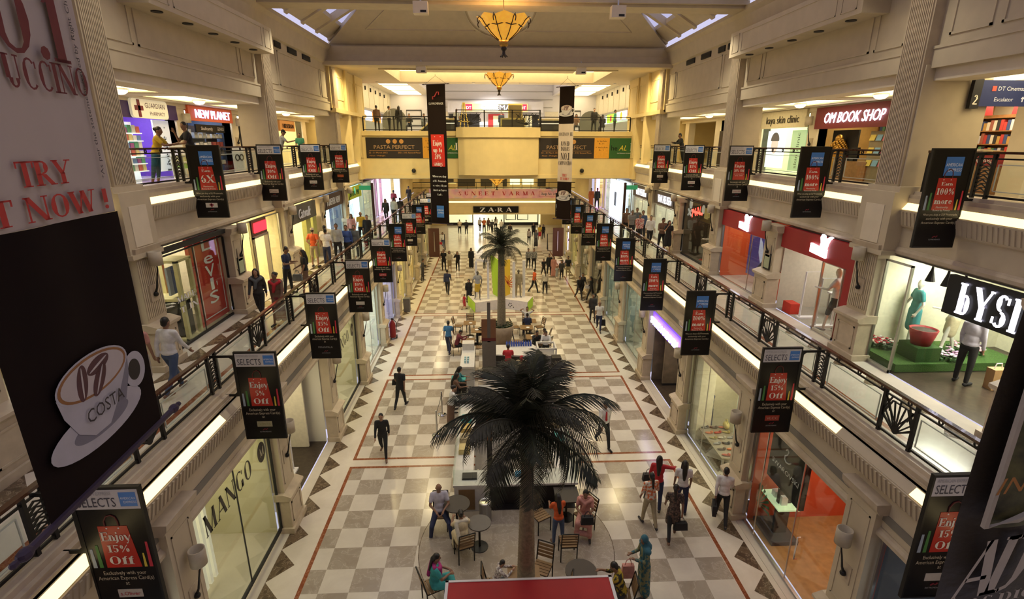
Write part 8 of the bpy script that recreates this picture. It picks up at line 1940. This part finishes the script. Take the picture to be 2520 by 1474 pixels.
A('l16', -7.6, 35.5, z, 180, 1.64, 'walk', 'l', 'lK', 'tK', 'person in black beyond the brown post on the left gallery', 2, 0); A('l17', -7.0, 35.2, z, 0, 1.7, 'stand', 's', 'lA', 'tK', 'person in grey beside the left rail in front of the pink billboard', 2, 0); A('l18', -6.8, 36.5, z, 0, 1.6, 'walk', 's', 'lD', 'tK', 'person in charcoal following the grey shirt on the left gallery', 2, 0); A('l19', -7.5, 45.5, z, 180, 1.66, 'walk', 'c', 'lK', 'tK', 'person in black far along the left gallery', 2, 0); A('l20', -8.1, 41.5, z, 0, 1.64, 'bag', 's', 'qM', 'tD', 'person in maroon by the far pink billboard', 2, 0)
# -- first floor, right
A('x1', 7.1, 29.0, z, 180, 1.70, 'stand', 's', 'lF', 'tK', 'person in brown at the left of the group on the right gallery', 1, 0); A('x2', 7.25, 28.4, z, 185, 1.72, 'walk', 's', 's5', 'tK', 'person in a striped T-shirt on the right gallery', 1, 0); A('x3', 7.75, 29.2, z, 180, 1.7, 'stand', 's', 'lG', 'tK', 'person in slate at the back of the right gallery group', 1, 0); A('x4', 7.35, 27.2, z, 180, 1.68, 'walk', 's', 'l6', 'tK', 'person in a red checked shirt on the right gallery', 1, 0); A('x5', 7.75, 28.0, z, 190, 1.7, 'stand', 's', 'lJ', 'tK', 'person in a denim shirt behind the red checks', 1, 0)
A('x6', 7.75, 26.6, z, 185, 1.66, 'walk2', 'b', 'qW', 'tK', 'person in a white blouse and black trousers on the right gallery', 1, 1); A('x7', 7.95, 25.3, z, 175, 1.68, 'hold', 's', 'qF', 'tK', 'person in a brown shirt holding a phone on the right gallery', 1, 0); A('x8', 8.1, 24.8, z, 185, 1.62, 'phone', 'l', 'dK', 'nK', 'person in a short black dress on the phone, right gallery', 1, 1)
A('x9', 7.9, 43.5, z, 180, 1.6, 'stand', 's', 'KZ', 'gZ', 'person in an orange sari far along the right gallery', 2, 0); A('x10', 8.2, 42.5, z, 180, 1.7, 'stand', 's', 'lK', 'tK', 'person in black far along the right gallery', 2, 0)
A('guard', 10.1, 10.35, z, 70, 1.68, 'stand', 'cK', 'lL', 'tK', 'person in a pale blue uniform shirt and black cap by the dress shop', 0, 0, shoe='K')
# -- second floor
z = Z2
A('u1', -9.75, 15.1, z, 75, 1.58, 'lean', 'b', 'sY', 'rQ', 'person in a yellow T-shirt and blue capri trousers leaning at the left rail', 0, 0, shoe='Y'); A('u2', -9.45, 16.4, z, -125, 1.72, 'chin', 's', 'sK', 'tK', 'person in black with hand at the mouth behind the first left board', 0, 0)
A('u3', -9.75, 24.0, z, 70, 1.70, 'lean', 'cK', 'sA', 'tD', 'person in a grey T-shirt and black cap leaning on the left rail', 1, 0); A('u4', -9.8, 22.3, z, 90, 1.66, 'lean', 's', 'lN', 'tK', 'person in navy leaning at the left rail beside the pier', 1, 0); A('u5', -10.2, 27.9, z, 180, 1.6, 'stand', 's', 'sH', 'tK', 'person in a green T-shirt on the left second floor', 1, 0); A('u6', 9.75, 28.5, z, -90, 1.68, 'lean', 's', 'lK', 'tK', 'person in black leaning at the right rail beside the far pier', 1, 0)
# -- food hall
z = Z3
for i, (x, y, h, p, tp, hr, lb) in enumerate(((-8.0, 36.6, 0, 'stand', 'lF', 's', 'person in brown standing at the left of the food hall'), (-7.3, 37.2, 60, 'stand', 'lA', 's', 'person in grey at the left of the food hall'), (-6.6, 37.0, -20, 'stand', 'lK', 'l', 'person in black with long hair at the left of the food hall'), (-6.2, 39, 180, 'sit', 'lK', 's', 'seated person in black left of the long savings banner'), (-5.2, 39, 150, 'sit', 'lG', 's', 'seated person in slate left of the long savings banner'), (-4.4, 38.6, 200, 'sit', 'lD', 'l', 'seated person in charcoal nearest the long savings banner'), (-2.9, 39.6, 0, 'stand', 'sA', 'o', 'person in a grey shirt with back turned near the easel'), (.4, 43, 180, 'stand', 'lK', 's', 'person in black before the red cinema doors'), (5.6, 38.6, 180, 'sit', 'lF', 'l', 'seated person in brown at the right of the food hall'), (6.8, 38.2, 180, 'stand', 'lK', 's', 'person in black standing at the right of the food hall'), (7.6, 39, 0, 'sit', 'lK', 's', 'seated person in black at the right of the food hall'), (8.7, 40, 90, 'stand', 'sH', 's', 'person in green at the right food counter'))):
    A('fh%d' % i, x, y, z, h, 1.68, p, hr, tp, 'tK', lb, 2, i % 2)
# -- mannequins
z = Z1 + .02
def MQ(x, y, z, hd, ht, pose, top, bot, label, skin=2, hair='n', lod=1): person(x, y, z, hd, ht, pose, hair, top, bot, label, lod, skin, '', 'mannequin', 'A')
MQ(10.2, 12.1, Z1 + .22, -70, 1.74, 'pose1', 'dT', 'nT', 'white mannequin in a teal dress in the dress shop window'); MQ(10.75, 11.55, Z1 + .22, -60, 1.72, 'pose2', 'sW', 'mC', 'white mannequin in a cream blouse and pale yellow skirt')
MQ(9.25, 13.75, z, -40, 1.84, 'pose2', 'sW', 'hK', 'white mannequin in a white T-shirt and black shorts at the sports shop'); MQ(9.25, 17.45, z, -90, 1.8, 'walk', 'lN', 'hX', 'mannequin in navy with lime shoes in the poster window', 2); MQ(9.2, 22.1, z, -80, 1.78, 'pose2', 'sV', 'tY', 'mannequin in a blue polo and mustard trousers in the dark window'); MQ(9.6, 23.3, z, -80, 1.76, 'stand', 'lD', 'tK', 'dark mannequin in the back of the dark rock shop window', 3)
MQ(9.2, 27.0, z, -80, 1.76, 'pose1', 'qN', 'mN', 'mannequin in a navy dress in the nearer of the two grey-sign windows'); MQ(9.2, 31.2, z, -80, 1.76, 'stand', 'lS', 'tK', 'mannequin in khaki in the farther of the two grey-sign windows'); MQ(9.2, 36.5, z, -85, 1.78, 'stand', 'lU', 'tG', 'mannequin in pale jacket beyond the right brown post')
MQ(-9.15, 12.9, z, 70, 1.76, 'hold', 'qA', 'tG', 'mannequin in a pale grey shirt and slate jeans in the jeans shop window'); MQ(-9.3, 35.6, z, 80, 1.76, 'stand', 'lW', 'tA', 'mannequin in white beyond the left brown post'); MQ(-1.4, 30.95, .62, 180, 1.78, 'pose1', 'sA', 'mY', 'mannequin in a yellow skirt on the white display platform', 3); MQ(1.15, 31.4, .62, 170, 1.74, 'stand', 'lS', 'tS', 'mannequin in khaki between the right panels of the white platform', 3)
MQ(-6.75, 22.3, .02, 90, 1.8, 'walk', 'sL', 'tU', 'mannequin in pale blue in the bright left ground-floor window'); MQ(6.8, 34.6, .02, -90, 1.76, 'stand', 'lW', 'tA', 'white mannequin in the right ground-floor window past the clothes rail'); MQ(6.8, 38.8, .02, -90, 1.76, 'pose1', 'qW', 'mW', 'white mannequin beside the upright lettering')
person(7.0, 15.95, .02, -30, 1.74, 'cross', 's', 'lN', 'tN', 'person in a dark navy suit standing inside the shoe shop', 1, 0)
